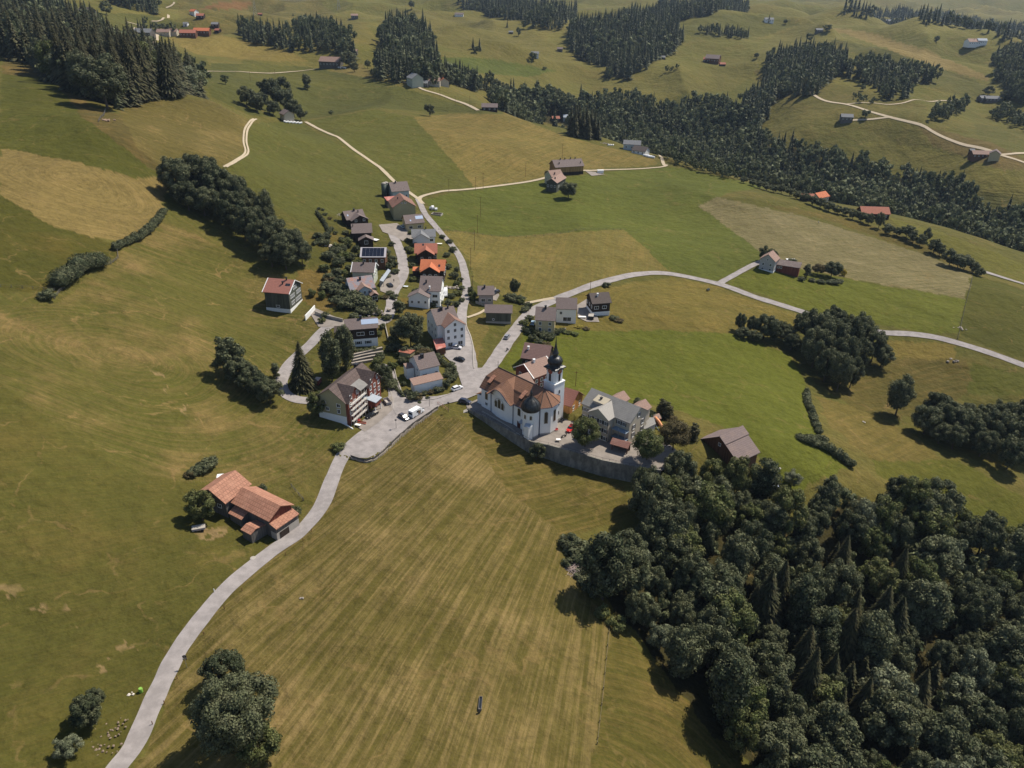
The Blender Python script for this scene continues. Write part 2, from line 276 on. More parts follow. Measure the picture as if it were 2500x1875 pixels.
SOIL=[[(432,1186),(470,1165),(515,1160),(502,1176),(442,1192)],[(120,1318),(150,1322),(172,1345),(160,1352),(135,1338)],[(98,1350),(125,1346),(140,1362),(112,1372)],[(150,1352),(176,1365),(200,1388),(180,1380),(155,1366)],[(0,1300),(40,1300),(78,1322),(45,1316),(0,1322)],[(275,1425),(320,1424),(322,1436),(290,1434)],[(190,1462),(220,1456),(262,1476),(225,1474)],
          [(325,815),(345,835),(350,845),(330,838)],[(358,850),(372,868),(384,895),(372,885)],[(395,895),(420,910),(415,935),(402,915)]]
def build_ground():
    n=NR*NA; X=GX.ravel(); Y=GY.ravel()
    JX=X+2.*vnoise(X/3,Y/3,11)+2.5*vnoise(X/14,Y/14,13); JY=Y+2.*vnoise(X/3,Y/3,12)+2.5*vnoise(X/14,Y/14,14)
    big=vnoise(X/170,Y/170,21)+.5*vnoise(X/60,Y/60,22)
    A=np.empty((n,4)); Bc=np.empty((n,4)); U=np.zeros((n,3))
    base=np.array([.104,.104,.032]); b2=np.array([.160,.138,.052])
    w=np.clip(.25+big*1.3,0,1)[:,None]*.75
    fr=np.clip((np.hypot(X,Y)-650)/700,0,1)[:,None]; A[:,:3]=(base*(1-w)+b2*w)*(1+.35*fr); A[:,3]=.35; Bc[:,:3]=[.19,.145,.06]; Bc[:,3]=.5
    U[:,0]=(X*.5+Y*.86)/3.; U[:,1]=(X*.86-Y*.5)/3.
    for poly,ca,cb,st,pa,dr,m in FIELDS:
        wp=[V(max(-30,x),y if y<1658 else 1790) for x,y in densify(poly)]
        wp=[(p.x,p.y) for p in wp]; xs=[p[0] for p in wp]; ys=[p[1] for p in wp]
        s=np.nonzero((JX>min(xs))&(JX<max(xs))&(JY>min(ys))&(JY<max(ys)))[0]
        if not len(s): continue
        s=s[inpoly(JX[s],JY[s],wp)]
        A[s,:3]=ca; A[s,3]=st; Bc[s,:3]=cb; Bc[s,3]=pa
        if isinstance(dr,tuple) and dr[0]=='fan':
            dx=X[s]-dr[1]; dy=Y[s]-dr[2]; U[s,0]=(np.arctan2(dx,-dy)*dr[3]+2.5*vnoise(X[s]/38,Y[s]/60,32)+.5*vnoise(X[s]/11,Y[s]/24,33))/m; U[s,1]=np.hypot(dx,dy)/m
        elif isinstance(dr,tuple):
            c=V(dr[1],dr[2]); dx=X[s]-c.x; dy=Y[s]-c.y; r=np.hypot(dx,dy*1.25)+26*vnoise(X[s]/70,Y[s]/70,31)+5*vnoise(X[s]/22,Y[s]/22,34)
            U[s,0]=r/m; U[s,1]=np.arctan2(dy,dx)*12
        else:
            a=math.radians(dr); wob=2.2*vnoise(X[s]/45,Y[s]/60,32)+.5*vnoise(X[s]/12,Y[s]/22,33)
            U[s,0]=(X[s]*math.sin(a)-Y[s]*math.cos(a)+wob)/m if dr<90 else (X[s]*math.sin(a)+Y[s]*math.cos(a)+wob)/m
            U[s,1]=(X[s]*math.cos(a)+Y[s]*math.sin(a))/m if dr<90 else (X[s]*math.cos(a)-Y[s]*math.sin(a))/m
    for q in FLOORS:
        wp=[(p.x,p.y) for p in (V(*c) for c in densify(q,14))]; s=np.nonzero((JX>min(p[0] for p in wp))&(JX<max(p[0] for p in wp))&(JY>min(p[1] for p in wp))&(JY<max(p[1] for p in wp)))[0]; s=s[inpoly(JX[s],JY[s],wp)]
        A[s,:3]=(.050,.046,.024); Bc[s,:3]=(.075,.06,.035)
    for q in SOIL:
        wp=[(p.x,p.y) for p in (V(max(x,-5),y) for x,y in densify(q,8))]; xs=[p[0] for p in wp]; ys=[p[1] for p in wp]
        s=np.nonzero((X>min(xs)-4)&(X<max(xs)+4)&(Y>min(ys)-4)&(Y<max(ys)+4))[0]; x2=X[s]+5*vnoise(X[s]/2.2,Y[s]/2.2,51); y2=Y[s]+5*vnoise(X[s]/2.2,Y[s]/2.2,52)
        s=s[inpoly(x2,y2,wp)]; m_=np.clip(.55+3.2*vnoise(X[s]/3.1,Y[s]/3.1,53),0,1)[:,None]*.85; A[s,:3]=A[s,:3]*(1-m_)+m_*np.array([.27,.19,.125]); Bc[s,:3]=Bc[s,:3]*(1-m_)+m_*np.array([.34,.24,.17])
    me=bpy.data.meshes.new('ground')
    me.vertices.add(n); me.vertices.foreach_set('co',np.stack([X,Y,GZ.ravel()],-1).ravel())
    i,j=np.meshgrid(np.arange(NR-1),np.arange(NA-1),indexing='ij'); q=(i*NA+j).ravel()
    fc=np.stack([q,q+1,q+NA+1,q+NA],-1)[:, ::-1]; nf=len(fc)
    me.loops.add(nf*4); me.loops.foreach_set('vertex_index',fc.ravel().astype(np.int32))
    me.polygons.add(nf); me.polygons.foreach_set('loop_start',np.arange(nf,dtype=np.int32)*4); me.polygons.foreach_set('loop_total',np.full(nf,4,np.int32))
    me.polygons.foreach_set('use_smooth',np.ones(nf,bool)); me.update(calc_edges=True)
    for nm,ty,ar in (('grass','FLOAT_COLOR',A),('dry','FLOAT_COLOR',Bc),('rows','FLOAT_VECTOR',U)):
        at=me.attributes.new(nm,ty,'POINT'); at.data.foreach_set('color' if ty=='FLOAT_COLOR' else 'vector',ar.ravel())
    if me.polygons[0].normal.z<0: me.flip_normals()
    me.materials.append(ground_mat())
    o=bpy.data.objects.new('ground',me); COL.objects.link(o); tag(o,kind='structure'); return o
def ground_mat():
    m,nt,b=newmat('meadow_grass',.95,.1)
    g=N(nt,'ShaderNodeAttribute',_attribute_name='grass'); d=N(nt,'ShaderNodeAttribute',_attribute_name='dry'); u=N(nt,'ShaderNodeAttribute',_attribute_name='rows')
    geo=N(nt,'ShaderNodeNewGeometry')
    mp=N(nt,'ShaderNodeMapping'); L(nt,u,'Vector',mp,'Vector'); mp.inputs['Scale'].default_value=(1.7,.06,1)
    n1=N(nt,'ShaderNodeTexNoise',Scale=1.,Detail=6.,Roughness=.75); L(nt,mp,0,n1,'Vector')
    n2=N(nt,'ShaderNodeTexNoise',Scale=.035,Detail=6.,Roughness=.62); L(nt,geo,'Position',n2,'Vector')
    n3=N(nt,'ShaderNodeTexNoise',Scale=.38,Detail=5.,Roughness=.7); L(nt,geo,'Position',n3,'Vector')
    n4=N(nt,'ShaderNodeTexNoise',Scale=.012,Detail=4.,Roughness=.6); L(nt,geo,'Position',n4,'Vector')
    st=MATH(nt,'MULTIPLY',RAMP(nt,n1.outputs[0],(.42,.62)),g.outputs['Alpha'])
    pa=MATH(nt,'MULTIPLY',RAMP(nt,n2.outputs[0],(.45,.72)),d.outputs['Alpha'])
    tot=MATH(nt,'ADD',MATH(nt,'MULTIPLY',st,MATH(nt,'ADD',MATH(nt,'MULTIPLY',n2.outputs[0],1.3),.15)),MATH(nt,'MULTIPLY',pa,.8),True)
    c=MIX(nt,tot,g.outputs['Color'],d.outputs['Color'])
    n9=N(nt,'ShaderNodeTexNoise',Scale=1.3,Detail=3.,Roughness=.7); L(nt,geo,'Position',n9,'Vector')
    var=MATH(nt,'ADD',.30,MATH(nt,'ADD',MATH(nt,'MULTIPLY',n3.outputs[0],.9),MATH(nt,'MULTIPLY',n9.outputs[0],.5)))
    var=MATH(nt,'MULTIPLY',var,MATH(nt,'ADD',.7,MATH(nt,'MULTIPLY',n4.outputs[0],.6)))
    # thin worn tufts of straw and bare earth
    n5=N(nt,'ShaderNodeTexNoise',Scale=.11,Detail=8.,Roughness=.75,Distortion=.6); L(nt,geo,'Position',n5,'Vector')
    wear=MATH(nt,'MULTIPLY',RAMP(nt,n5.outputs[0],(.60,.70)),MATH(nt,'MULTIPLY',d.outputs['Alpha'],.55))
    c=MIX(nt,wear,c,(.27,.185,.10))
    tv=N(nt,'ShaderNodeTexVoronoi',_feature='DISTANCE_TO_EDGE',Scale=.035); tw=N(nt,'ShaderNodeTexNoise',Scale=.03,Detail=4.,Roughness=.6); L(nt,geo,'Position',tw,'Vector')
    tm=nt.nodes.new('ShaderNodeVectorMath'); tm.operation='MULTIPLY_ADD'; nt.links.new(tw.outputs['Color'],tm.inputs[0]); tm.inputs[1].default_value=(45,45,0); nt.links.new(geo.outputs['Position'],tm.inputs[2]); nt.links.new(tm.outputs[0],tv.inputs['Vector'])
    tk=MATH(nt,'MULTIPLY',RAMP(nt,tv.outputs['Distance'],(.022,.006)),MATH(nt,'MULTIPLY',RAMP(nt,n5.outputs[0],(.45,.6)),MATH(nt,'MULTIPLY',d.outputs['Alpha'],.8)))
    c=MIX(nt,tk,c,(.26,.18,.10))
    c=MIX(nt,1.,c,(.70,.685,.47),'MULTIPLY')
    mm=nt.nodes.new('ShaderNodeVectorMath'); mm.operation='SCALE'; nt.links.new(c,mm.inputs[0]); nt.links.new(var,mm.inputs['Scale'])
    nt.links.new(mm.outputs[0],b.inputs['Base Color'])
    bp=N(nt,'ShaderNodeBump',Strength=.7,Distance=.5); L(nt,n3,0,bp,'Height')
    n6=N(nt,'ShaderNodeTexNoise',Scale=.07,Detail=5.,Roughness=.55); L(nt,geo,'Position',n6,'Vector')
    sx=N(nt,'ShaderNodeSeparateXYZ'); L(nt,geo,'Position',sx,0)
    zz=MATH(nt,'ADD',MATH(nt,'MULTIPLY',sx.outputs['Z'],.75),MATH(nt,'MULTIPLY',n6.outputs[0],1.2)); n7=N(nt,'ShaderNodeTexNoise',_noise_dimensions='1D',Scale=1.,Detail=2.); nt.links.new(zz,n7.inputs['W'])
    n8=N(nt,'ShaderNodeTexNoise',Scale=.018,Detail=3.); L(nt,geo,'Position',n8,'Vector')
    bp3=N(nt,'ShaderNodeBump',Distance=1.6); nt.links.new(MATH(nt,'MULTIPLY',RAMP(nt,n8.outputs[0],(.50,.62)),.55),bp3.inputs['Strength']); L(nt,n7,0,bp3,'Height')
    bp2=N(nt,'ShaderNodeBump',Strength=.6,Distance=6.); L(nt,bp3,0,bp2,'Normal'); L(nt,n6,0,bp2,'Height'); L(nt,bp2,0,bp,'Normal'); L(nt,bp,0,b,'Normal')
    return m
build_ground()
# ------------------------------------------------------------------ roads
def asphalt(n,c,dark=.8,lum=.25):
    m,nt,b=newmat(n,.9,.2); geo=N(nt,'ShaderNodeNewGeometry')
    n1=N(nt,'ShaderNodeTexNoise',Scale=.35,Detail=6.,Roughness=.65); L(nt,geo,'Position',n1,'Vector')
    n2=N(nt,'ShaderNodeTexNoise',Scale=3.,Detail=4.,Roughness=.6); L(nt,geo,'Position',n2,'Vector')
    cr=N(nt,'ShaderNodeTexVoronoi',_feature='DISTANCE_TO_EDGE',Scale=.16); 
    w=N(nt,'ShaderNodeTexNoise',Scale=.5,Detail=4.); L(nt,geo,'Position',w,'Vector')
    mx=MIX(nt,.12,geo.outputs['Position'],w.outputs['Color']); nt.links.new(mx,cr.inputs['Vector'])
    k=MATH(nt,'MULTIPLY',RAMP(nt,cr.outputs['Distance'],(.012,.0)),.0)
    c1=MIX(nt,RAMP(nt,n1.outputs[0],(.35,.65)),tuple(x*dark for x in c),c)
    c2=MIX(nt,MATH(nt,'MULTIPLY',n2.outputs[0],.35),c1,tuple(x*.7 for x in c))
    nt.links.new(c2,b.inputs['Base Color']); return m
M_ROAD=asphalt('pale_asphalt',(.325,.295,.283),.72); M_GRAVEL=asphalt('gravel_track',(.46,.38,.27),.85); M_PAVE=asphalt('yard_paving',(.28,.245,.215),.75); M_EARTH=asphalt('bare_earth',(.36,.25,.18),.75)
def catmull(pts,seg=6):
    out=[]; n=len(pts)
    for i in range(n-1):
        p0=pts[max(i-1,0)];p1=pts[i];p2=pts[i+1];p3=pts[min(i+2,n-1)]
        for k in range(seg):
            t=k/seg; out.append(.5*((2*p1)+(-p0+p2)*t+(2*p0-5*p1+4*p2-p3)*t*t+(-p0+3*p1-3*p2+p3)*t**3))
    out.append(pts[-1]); return out
def lift(x,y): return .07+.00035*math.hypot(x,y)
def resample(pts,step):
    out=[pts[0]]; acc=0
    for a,b in zip(pts,pts[1:]):
        d=(b-a).length
        if d<1e-6: continue
        while acc+d>=step:
            t=(step-acc)/d; a=a+(b-a)*t; d=(b-a).length; out.append(a.copy()); acc=0
            if d<1e-9: break
        acc+=d
    if (out[-1]-pts[-1]).length>.1: out.append(pts[-1])
    return out
def world_path(vp,step=1.5,n=6):
    w=[Vector((p.x,p.y)) for p in (V(x,y) for x,y in vp)]
    return resample(catmull(w,n),step)
def ribbon(name,vp,width,mat,extra=0,label=None,step=None,kind='structure',cat=None,wob=.12,cols=5):
    D=(V(*vp[0])-Vector((0,0,0))).length; pts=world_path(vp,step or max(1.2,D*.006)); V_=[];F_=[]
    nx=cols
    for i,p in enumerate(pts):
        a=pts[max(i-1,0)]; b=pts[min(i+1,len(pts)-1)]; d=(b-a).normalized(); nrm=Vector((-d.y,d.x))
        wl=width[0]+(width[1]-width[0])*i/len(pts) if isinstance(width,tuple) else width
        wl*=1+wob*float(vnoise(np.array([p.x/4]),np.array([p.y/4]),41)[0])
        for k in range(nx):
            q=p+nrm*wl*(k/(nx-1)-.5); V_.append((q.x,q.y,G(q.x,q.y)+lift(q.x,q.y)+extra))
    for i in range(len(pts)-1):
        for k in range(nx-1):
            a=i*nx+k; F_.append((a,a+1,a+nx+1,a+nx))
    o=mesh_obj(name,V_,F_,mat,smooth=True)
    if o.data.polygons[0].normal.z<0: o.data.flip_normals()
    tag(o,label,cat,None,kind); return o
def sheet(name,vp,mat,extra=0,step=2.5,label=None,cat=None,kind='structure',world=False,zfix=None):
    w=vp if world else [(p.x,p.y) for p in (V(x,y) for x,y in densify(vp,10))]
    xs=[p[0] for p in w]; ys=[p[1] for p in w]
    gx,gy=np.meshgrid(np.arange(min(xs),max(xs),step),np.arange(min(ys),max(ys),step)); gx=gx.ravel();gy=gy.ravel(); s=inpoly(gx,gy,w)
    pts=[Vector(p) for p in w]+[Vector((x,y)) for x,y in zip(gx[s],gy[s])]
    n=len(w); r=delaunay_2d_cdt(pts,[(i,(i+1)%n) for i in range(n)],[list(range(n))],2,1e-4)
    Vv=[(p.x,p.y,(zfix if zfix is not None else G(p.x,p.y)+lift(p.x,p.y))+extra) for p in r[0]]
    o=mesh_obj(name,Vv,[list(f) for f in r[2]],mat,smooth=True)
    if o.data.polygons and o.data.polygons[0].normal.z<0: o.data.flip_normals()
    tag(o,label,cat,None,kind); return o
MAIN=[(190,1880),(234,1785),(276,1700),(318,1640),(350,1560),(376,1498),(410,1425),(465,1345),(520,1280),(600,1210),(660,1165),(703,1110),(725,1050),(745,1000),(778,962),(820,928),(870,893),(930,874),(1010,850),(1045,815)]
ribbon('main_road',MAIN,(3.9,4.6),M_ROAD)
ribbon('upper_road',[(1022,838),(1020,812),(1016,785),(1012,763),(1003,736),(994,709),(993,674),(999,646),(1001,625),(998,607),(994,589),(987,567),(974,546),(961,530),(947,516),(931,498),(914,480),(902,464),(895,450),(888,438)],(4.4,3.4),M_ROAD,.03)
ribbon('farm_track',[(890,438),(870,425),(840,405),(800,370),(735,328),(690,303),(640,280)],2.8,M_GRAVEL,.03)
ribbon('valley_road',[(1040,822),(1060,792),(1080,760),(1104,722),(1140,675),(1190,646),(1230,628),(1290,604),(1370,583),(1440,580),(1540,597),(1640,628),(1740,655),(1830,678),(1900,690),(1960,691),(2020,697),(2100,716),(2232,757)],(5.6,4.2),M_ROAD,.02)
ribbon('farm_drive',[(1545,598),(1560,588),(1600,564),(1640,545)],3.6,M_ROAD,.05)
ribbon('meadow_road',[(900,448),(892,436),(915,426),(980,415),(1050,405),(1110,395),(1150,386),(1195,372),(1240,364),(1300,360),(1380,354),(1412,350),(1423,344),(1412,332),(1388,318)],2.6,M_GRAVEL,.05)
ribbon('village_street',[(673,882),(642,880),(617,868),(608,848),(612,828),(626,803),(646,781),(669,759),(687,737),(707,719),(736,713),(780,711),(819,706),(832,696),(839,674),(840,651),(847,634),(857,616),(863,598),(861,580),(858,562),(851,544),(842,526),(833,508),(822,496)],(4.2,5.2),M_ROAD,.02)
ribbon('village_street',[(660,882),(680,882),(705,878)],4.2,M_ROAD,.05)
ribbon('village_lane',[(868,890),(857,873),(852,848),(842,826),(832,808),(820,801)],4.6,M_ROAD,.05)
ribbon('footpath',[(1118,657),(1150,650),(1190,641)],2.2,M_GRAVEL,.06)
ribbon('footpath',[(1004,690),(1030,680),(1042,672)],1.4,M_GRAVEL,.06)
ribbon('garden_drive',[(960,793),(985,800),(1005,812)],2.0,M_PAVE,.05)
ribbon('distant_road',[(832,186),(870,191),(890,201),(940,215),(980,228),(1012,242)],3.2,M_GRAVEL,.1)
ribbon('distant_road',[(1668,167),(1744,188),(1803,200),(1850,212),(1898,224),(1965,238),(1993,252),(2041,272),(2085,282),(2125,291),(2155,301),(2232,326)],4.,M_GRAVEL,.1)
ribbon('distant_road',[(1806,200),(1870,196),(1929,193),(1985,188),(2069,183)],2.6,M_GRAVEL,.12)
ribbon('distant_road',[(1815,235),(1858,231),(1898,225)],2.6,M_GRAVEL,.12)
ribbon('distant_road',[(2140,297),(2170,294),(2232,290)],3,M_GRAVEL,.12)
ribbon('distant_road',[(2105,548),(2160,563),(2232,583)],4,M_ROAD,.1)
ribbon('distant_road',[(283,100),(310,100),(312,112),(304,125)],5,M_GRAVEL,.15)
ribbon('distant_road',[(245,78),(280,88),(262,95)],3,M_GRAVEL,.15)
ribbon('distant_road',[(300,75),(325,68),(336,60)],3.5,M_GRAVEL,.15)
ribbon('distant_road',[(330,45),(345,38),(347,32)],3.5,M_GRAVEL,.15)
ribbon('distant_road',[(420,180),(520,178),(600,174),(665,164)],2.2,M_GRAVEL,.15)
for dx in (-3.2,3.2):
    ribbon('wheel_track',[(470+dx,384),(490+dx,372),(508+dx,360),(516+dx,348),(511+dx,328),(512+dx,304),(520+dx,288),(532+dx,278)],1.,M_GRAVEL,.08,step=2)
sheet('village_square',[(858,905),(842,880),(868,868),(960,862),(1000,842),(990,815),(975,790),(958,775),(960,760),(1003,752),(1016,790),(1022,800),(1060,795),(1060,840),(1045,850),(1005,868),(960,880),(930,893),(925,900)],M_ROAD,.1)
sheet('inn_yard',[(775,935),(800,905),(838,868),(850,866),(856,890),(820,925),(792,945)],M_PAVE,.09)
sheet('retaining_bay',[(q[0]-.15,q[1]+.15) for q in RWALL]+[(V(*q).x,V(*q).y) for q in ((962,872),(930,878),(900,882),(860,905),(800,955),(770,975),(750,990))],M_ROAD,.12,world=True,step=1.5)
sheet('upper_court',[(806,497),(845,492),(875,512),(885,524),(858,530),(842,520),(815,512)],M_PAVE,.08)
sheet('garage_court',[(662,690),(676,682),(735,706),(760,712),(712,722),(684,722)],M_PAVE,.09)
sheet('chalet_yard',[(1240,655),(1262,640),(1272,650),(1290,690),(1262,690),(1243,682)],M_PAVE,.09)
sheet('house_drive',[(1062,622),(1072,640),(1066,652),(1056,650)],M_PAVE,.09)
sheet('parking_court',[(818,605),(848,598),(858,622),(838,648),(815,640),(812,620)],M_PAVE,.08)

sheet('farm_yard',[(1160,385),(1172,372),(1190,378),(1172,392)],M_PAVE,.1)
sheet('farm_yard',[(1248,365),(1270,366),(1290,371),(1262,375)],M_PAVE,.1)
# ------------------------------------------------------------------ foliage
def leafmat(n,c1,c2,c3,tr=.25):
    m,nt,b=newmat(n,.75,.25); oi=N(nt,'ShaderNodeObjectInfo'); geo=N(nt,'ShaderNodeNewGeometry')
    at=N(nt,'ShaderNodeAttribute',_attribute_name='tint')
    rnd=MATH(nt,'FRACT',MATH(nt,'ADD',oi.outputs['Random'],at.outputs['Fac']))
    n1=N(nt,'ShaderNodeTexNoise',Scale=.45,Detail=4.,Roughness=.65); L(nt,geo,'Position',n1,'Vector')
    a=MIX(nt,rnd,c1,c2); a=MIX(nt,RAMP(nt,n1.outputs[0],(.42,.68)),a,c3)
    v=MATH(nt,'ADD',.55,MATH(nt,'MULTIPLY',geo.outputs['Random Per Island'],1.15))
    mm=nt.nodes.new('ShaderNodeVectorMath'); mm.operation='SCALE'; nt.links.new(a,mm.inputs[0]); nt.links.new(v,mm.inputs['Scale'])
    nt.links.new(mm.outputs[0],b.inputs['Base Color'])
    t=nt.nodes.new('ShaderNodeBsdfTranslucent'); nt.links.new(mm.outputs[0],t.inputs[0]); mx=nt.nodes.new('ShaderNodeMixShader'); mx.inputs[0].default_value=tr
    L(nt,b,0,mx,1); L(nt,t,0,mx,2); L(nt,mx,0,nt.nodes['Material Output'],'Surface'); return m
M_LEAF=leafmat('broadleaf_foliage',(.040,.052,.024),(.105,.115,.058),(.125,.128,.066))
M_LEAFG=leafmat('fresh_foliage',(.075,.095,.028),(.105,.115,.038),(.13,.13,.05))
M_LEAFR=leafmat('bronze_foliage',(.085,.070,.030),(.10,.08,.035),(.11,.085,.035))
M_LEAFP=leafmat('pale_foliage',(.12,.135,.075),(.15,.16,.09),(.17,.18,.11))
M_YEL=leafmat('yellow_foliage',(.35,.26,.04),(.3,.25,.05),(.4,.3,.05))
M_NEED=leafmat('spruce_needles',(.034,.040,.017),(.056,.056,.023),(.085,.074,.032),.2)
M_VAL=leafmat('brightened_far_foliage',(.060,.078,.032),(.125,.138,.068),(.15,.155,.075)); M_VALN=leafmat('brightened_far_needles',(.042,.055,.028),(.075,.085,.042),(.11,.11,.055),.25)  # far woods: leaf and needle colours brightened to offset dark shade between leaves
M_BARK,_nt,_b=newmat('bark',.95,.1); _b.inputs['Base Color'].default_value=(.10,.075,.055,1)
def raw_tube(pts,rads,seg=6):
    V_=[];F_=[]
    for i,(p,r) in enumerate(zip(pts,rads)):
        p=np.array(p); d=np.array(pts[min(i+1,len(pts)-1)])-np.array(pts[max(i-1,0)]); d=d/np.linalg.norm(d)
        u=np.cross(d,[.3,.9,.1]); u/=np.linalg.norm(u); w=np.cross(d,u)
        for k in range(seg):
            a=2*math.pi*k/seg; V_.append(p+r*(math.cos(a)*u+math.sin(a)*w))
    for i in range(len(pts)-1):
        for k in range(seg):
            a=i*seg+k; b=i*seg+(k+1)%seg; F_.append((a,b,b+seg,a+seg))
    return V_,F_
def quads_from(c,nrm,size,rng,asp=.75):
    n=len(c); r=rng.normal(size=(n,3)); t=np.cross(nrm,r); t/=np.linalg.norm(t,axis=1)[:,None]+1e-9; b=np.cross(nrm,t)
    s=(size*(.6+.8*rng.rand(n)))[:,None]; t=t*s; b=b*s*asp
    return np.stack([c-t,c-b*.8,c+t,c+b],1).reshape(-1,3)
def crown_arr(seed,nleaf,nblob,leaf,shape='round'):
    rng=np.random.RandomState(seed); cs=[];rs=[]
    for i in range(nblob):
        while True:
            p=rng.uniform(-1,1,3)
            if p@p<1: break
        q=p/np.linalg.norm(p); rr=.45+.6*rng.rand()**.7
        if shape=='round': c=np.array([q[0]*.36*rr,q[1]*.36*rr,.58+q[2]*.36*rr]); r=.065+.07*rng.rand()*(46/max(46,nblob))**.5+.012*(nblob<40)
        elif shape=='tall': c=np.array([q[0]*.24*rr,q[1]*.24*rr,.56+q[2]*.40*rr]); r=.07+.055*rng.rand()
        elif shape=='ball': c=np.array([q[0]*.34,q[1]*.34,.60+q[2]*.30])*1.; r=.13+.03*rng.rand()
        elif shape=='bush': c=np.array([q[0]*.42*rr,q[1]*.42*rr,.40+q[2]*.30*rr]); r=.14+.08*rng.rand()
        elif shape=='column': z=rng.rand(); c=np.array([q[0]*.08,q[1]*.08,.08+z*.82]); r=.10*(1-.75*z**2)+.03
        cs.append(c); rs.append(r)
    cs=np.array(cs); rs=np.array(rs); w=rs**2/np.sum(rs**2); k=rng.choice(nblob,nleaf,p=w)
    d=rng.normal(size=(nleaf,3)); d[:,2]=d[:,2]*.9+.35; d/=np.linalg.norm(d,axis=1)[:,None]
    pos=cs[k]+d*rs[k][:,None]*(.80+.30*rng.rand(nleaf))[:,None]
    nr=d+rng.normal(size=(nleaf,3))*.38; nr/=np.linalg.norm(nr,axis=1)[:,None]
    vs=quads_from(pos,nr,np.full(nleaf,leaf),rng); fs=np.arange(nleaf*4).reshape(-1,4)
    # solid hearts so that the crown is not see-through
    bm=bmesh.new(); bmesh.ops.create_icosphere(bm,subdivisions=1,radius=1); iv=np.array([v.co for v in bm.verts]); itf=np.array([[v.index for v in f.verts] for f in bm.faces]); bm.free()
    V2=[];F2=[];o=0
    for c,r in zip(cs,rs):
        V2.append(c+iv*r*.60); F2.append(itf+o); o+=len(iv)
    return vs,fs.tolist(),np.concatenate(V2),np.concatenate(F2).tolist()
def needle_arr(seed,layers,br,seg=3,rad=.19,ragged=.3):
    rng=np.random.RandomState(seed); V_=[];F_=[]
    for i in range(layers):
        t=(i+.5)/layers; z=.07+.93*t; R=rad*(1-t)**.78*(.8+.4*math.sin(i*1.7+seed)**2)+.006
        nb=max(3,int(br*(1-.55*t)))
        for k in range(nb):
            a=2*math.pi*(k+rng.rand()*.9)/nb+i*1.3; r=R*(1-ragged*rng.rand()); zz=z+rng.uniform(-.5,.5)/layers
            u=np.array([math.cos(a),math.sin(a),0]); s=np.array([-math.sin(a),math.cos(a),0]); wd=max(.007,r*(.34 if layers<40 else .125))*(.8+.4*rng.rand()); tl=rng.uniform(-.25,.25)
            prev=None
            for j in range(seg+1):
                f=j/seg; c=u*r*f+np.array([0,0,zz+.035*math.sin(f*2)-.30*r*f-.35*r*f*f]); ww=wd*(.35+1.1*f-.95*f*f+(.0 if j<seg else -.3))
                ww=max(ww,.002); off=s*ww+np.array([0,0,-ww*.5-tl*ww])
                off2=-s*ww+np.array([0,0,-ww*.5+tl*ww]); idx=len(V_); V_+= [c+off,c,c+off2]
                if prev is not None: F_+= [(prev,prev+1,idx+1,idx),(prev+1,prev+2,idx+2,idx+1)]
                prev=idx
    bm=bmesh.new(); bmesh.ops.create_cone(bm,segments=8,radius1=rad*.42,radius2=.005,depth=.86,cap_ends=False); o=len(V_)
    V_+= [np.array([v.co.x,v.co.y,v.co.z+.53]) for v in bm.verts]; F_+= [tuple(v.index+o for v in f.verts) for f in bm.faces]; bm.free()
    return np.array(V_),F_
def mk_mesh(name,vs,fs,mats,mi=None,smooth=False):
    me=bpy.data.meshes.new(name); me.from_pydata([tuple(v) for v in vs],[],fs)
    for m in mats: me.materials.append(m)
    if mi is not None: me.polygons.foreach_set('material_index',mi)
    me.update(); return me
def tree_meshes(seed,kind,n,nb,leaf,mat,shape='round'):
    if kind=='dec':
        a,b,c,d=crown_arr(seed,n,nb,leaf,shape); o=len(a); crown=(np.concatenate([a,c]),b+[tuple(x+o for x in f) for f in d])
        rng=np.random.RandomState(seed); V_,F_=raw_tube([(0,0,-.03),(0,0,.12),(.01,.01,.32),(.0,.0,.6)],[.026,.020,.016,.006],7)
        for k in range(5):
            a_=k*1.26+rng.rand(); v,f=raw_tube([(0,0,.2+.04*k),(math.cos(a_)*.12,math.sin(a_)*.12,.38+.03*k),(math.cos(a_)*.24,math.sin(a_)*.24,.52+.03*k)],[.011,.008,.003],5); F_+= [tuple(x+len(V_) for x in q) for q in f]; V_+=v
    else:
        v,f=needle_arr(seed,n,nb,3 if n>16 else 2,leaf); crown=(v,f)
        V_,F_=raw_tube([(0,0,-.03),(0,0,.3),(0,0,.97)],[.014,.010,.002],6)
    return crown,(V_,F_)
LIB={}
def lib(key,kind,seeds,n,nb,leaf,mat,shape='round',joined=False):
    L_=[]
    for s in seeds:
        cr,tk=tree_meshes(s,kind,n,nb,leaf,mat,shape)
        if joined:
            o=len(cr[0]); L_.append((mk_mesh(key,np.concatenate([cr[0],np.array(tk[0])]),list(cr[1])+[tuple(x+o for x in f) for f in tk[1]],[mat,M_BARK],[0]*len(cr[1])+[1]*len(tk[1])),None))
        else: L_.append((mk_mesh(key+'_crown',*cr,[mat]),mk_mesh(key+'_trunk',*tk,[M_BARK])))
    LIB[key]=L_
lib('dec_hd','dec',(1,2,3,4,5,9),11000,74,.019,M_LEAF)
lib('dec_xl','dec',(5,),26000,84,.0125,M_LEAF)
lib('dech_tall','dec',(6,7,8),8500,66,.018,M_LEAF,'tall')
lib('dec_md','dec',(11,12,13,14),3000,34,.030,M_LEAF)
lib('tall_md','dec',(15,16),2600,34,.027,M_LEAF,'tall')
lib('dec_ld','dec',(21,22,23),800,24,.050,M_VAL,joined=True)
lib('fresh','dec',(31,32),9000,60,.020,M_LEAFG)
lib('ball','dec',(33,34),7500,40,.020,M_LEAFG,'ball')
lib('bronze','dec',(35,),7500,40,.020,M_LEAFR,'ball')
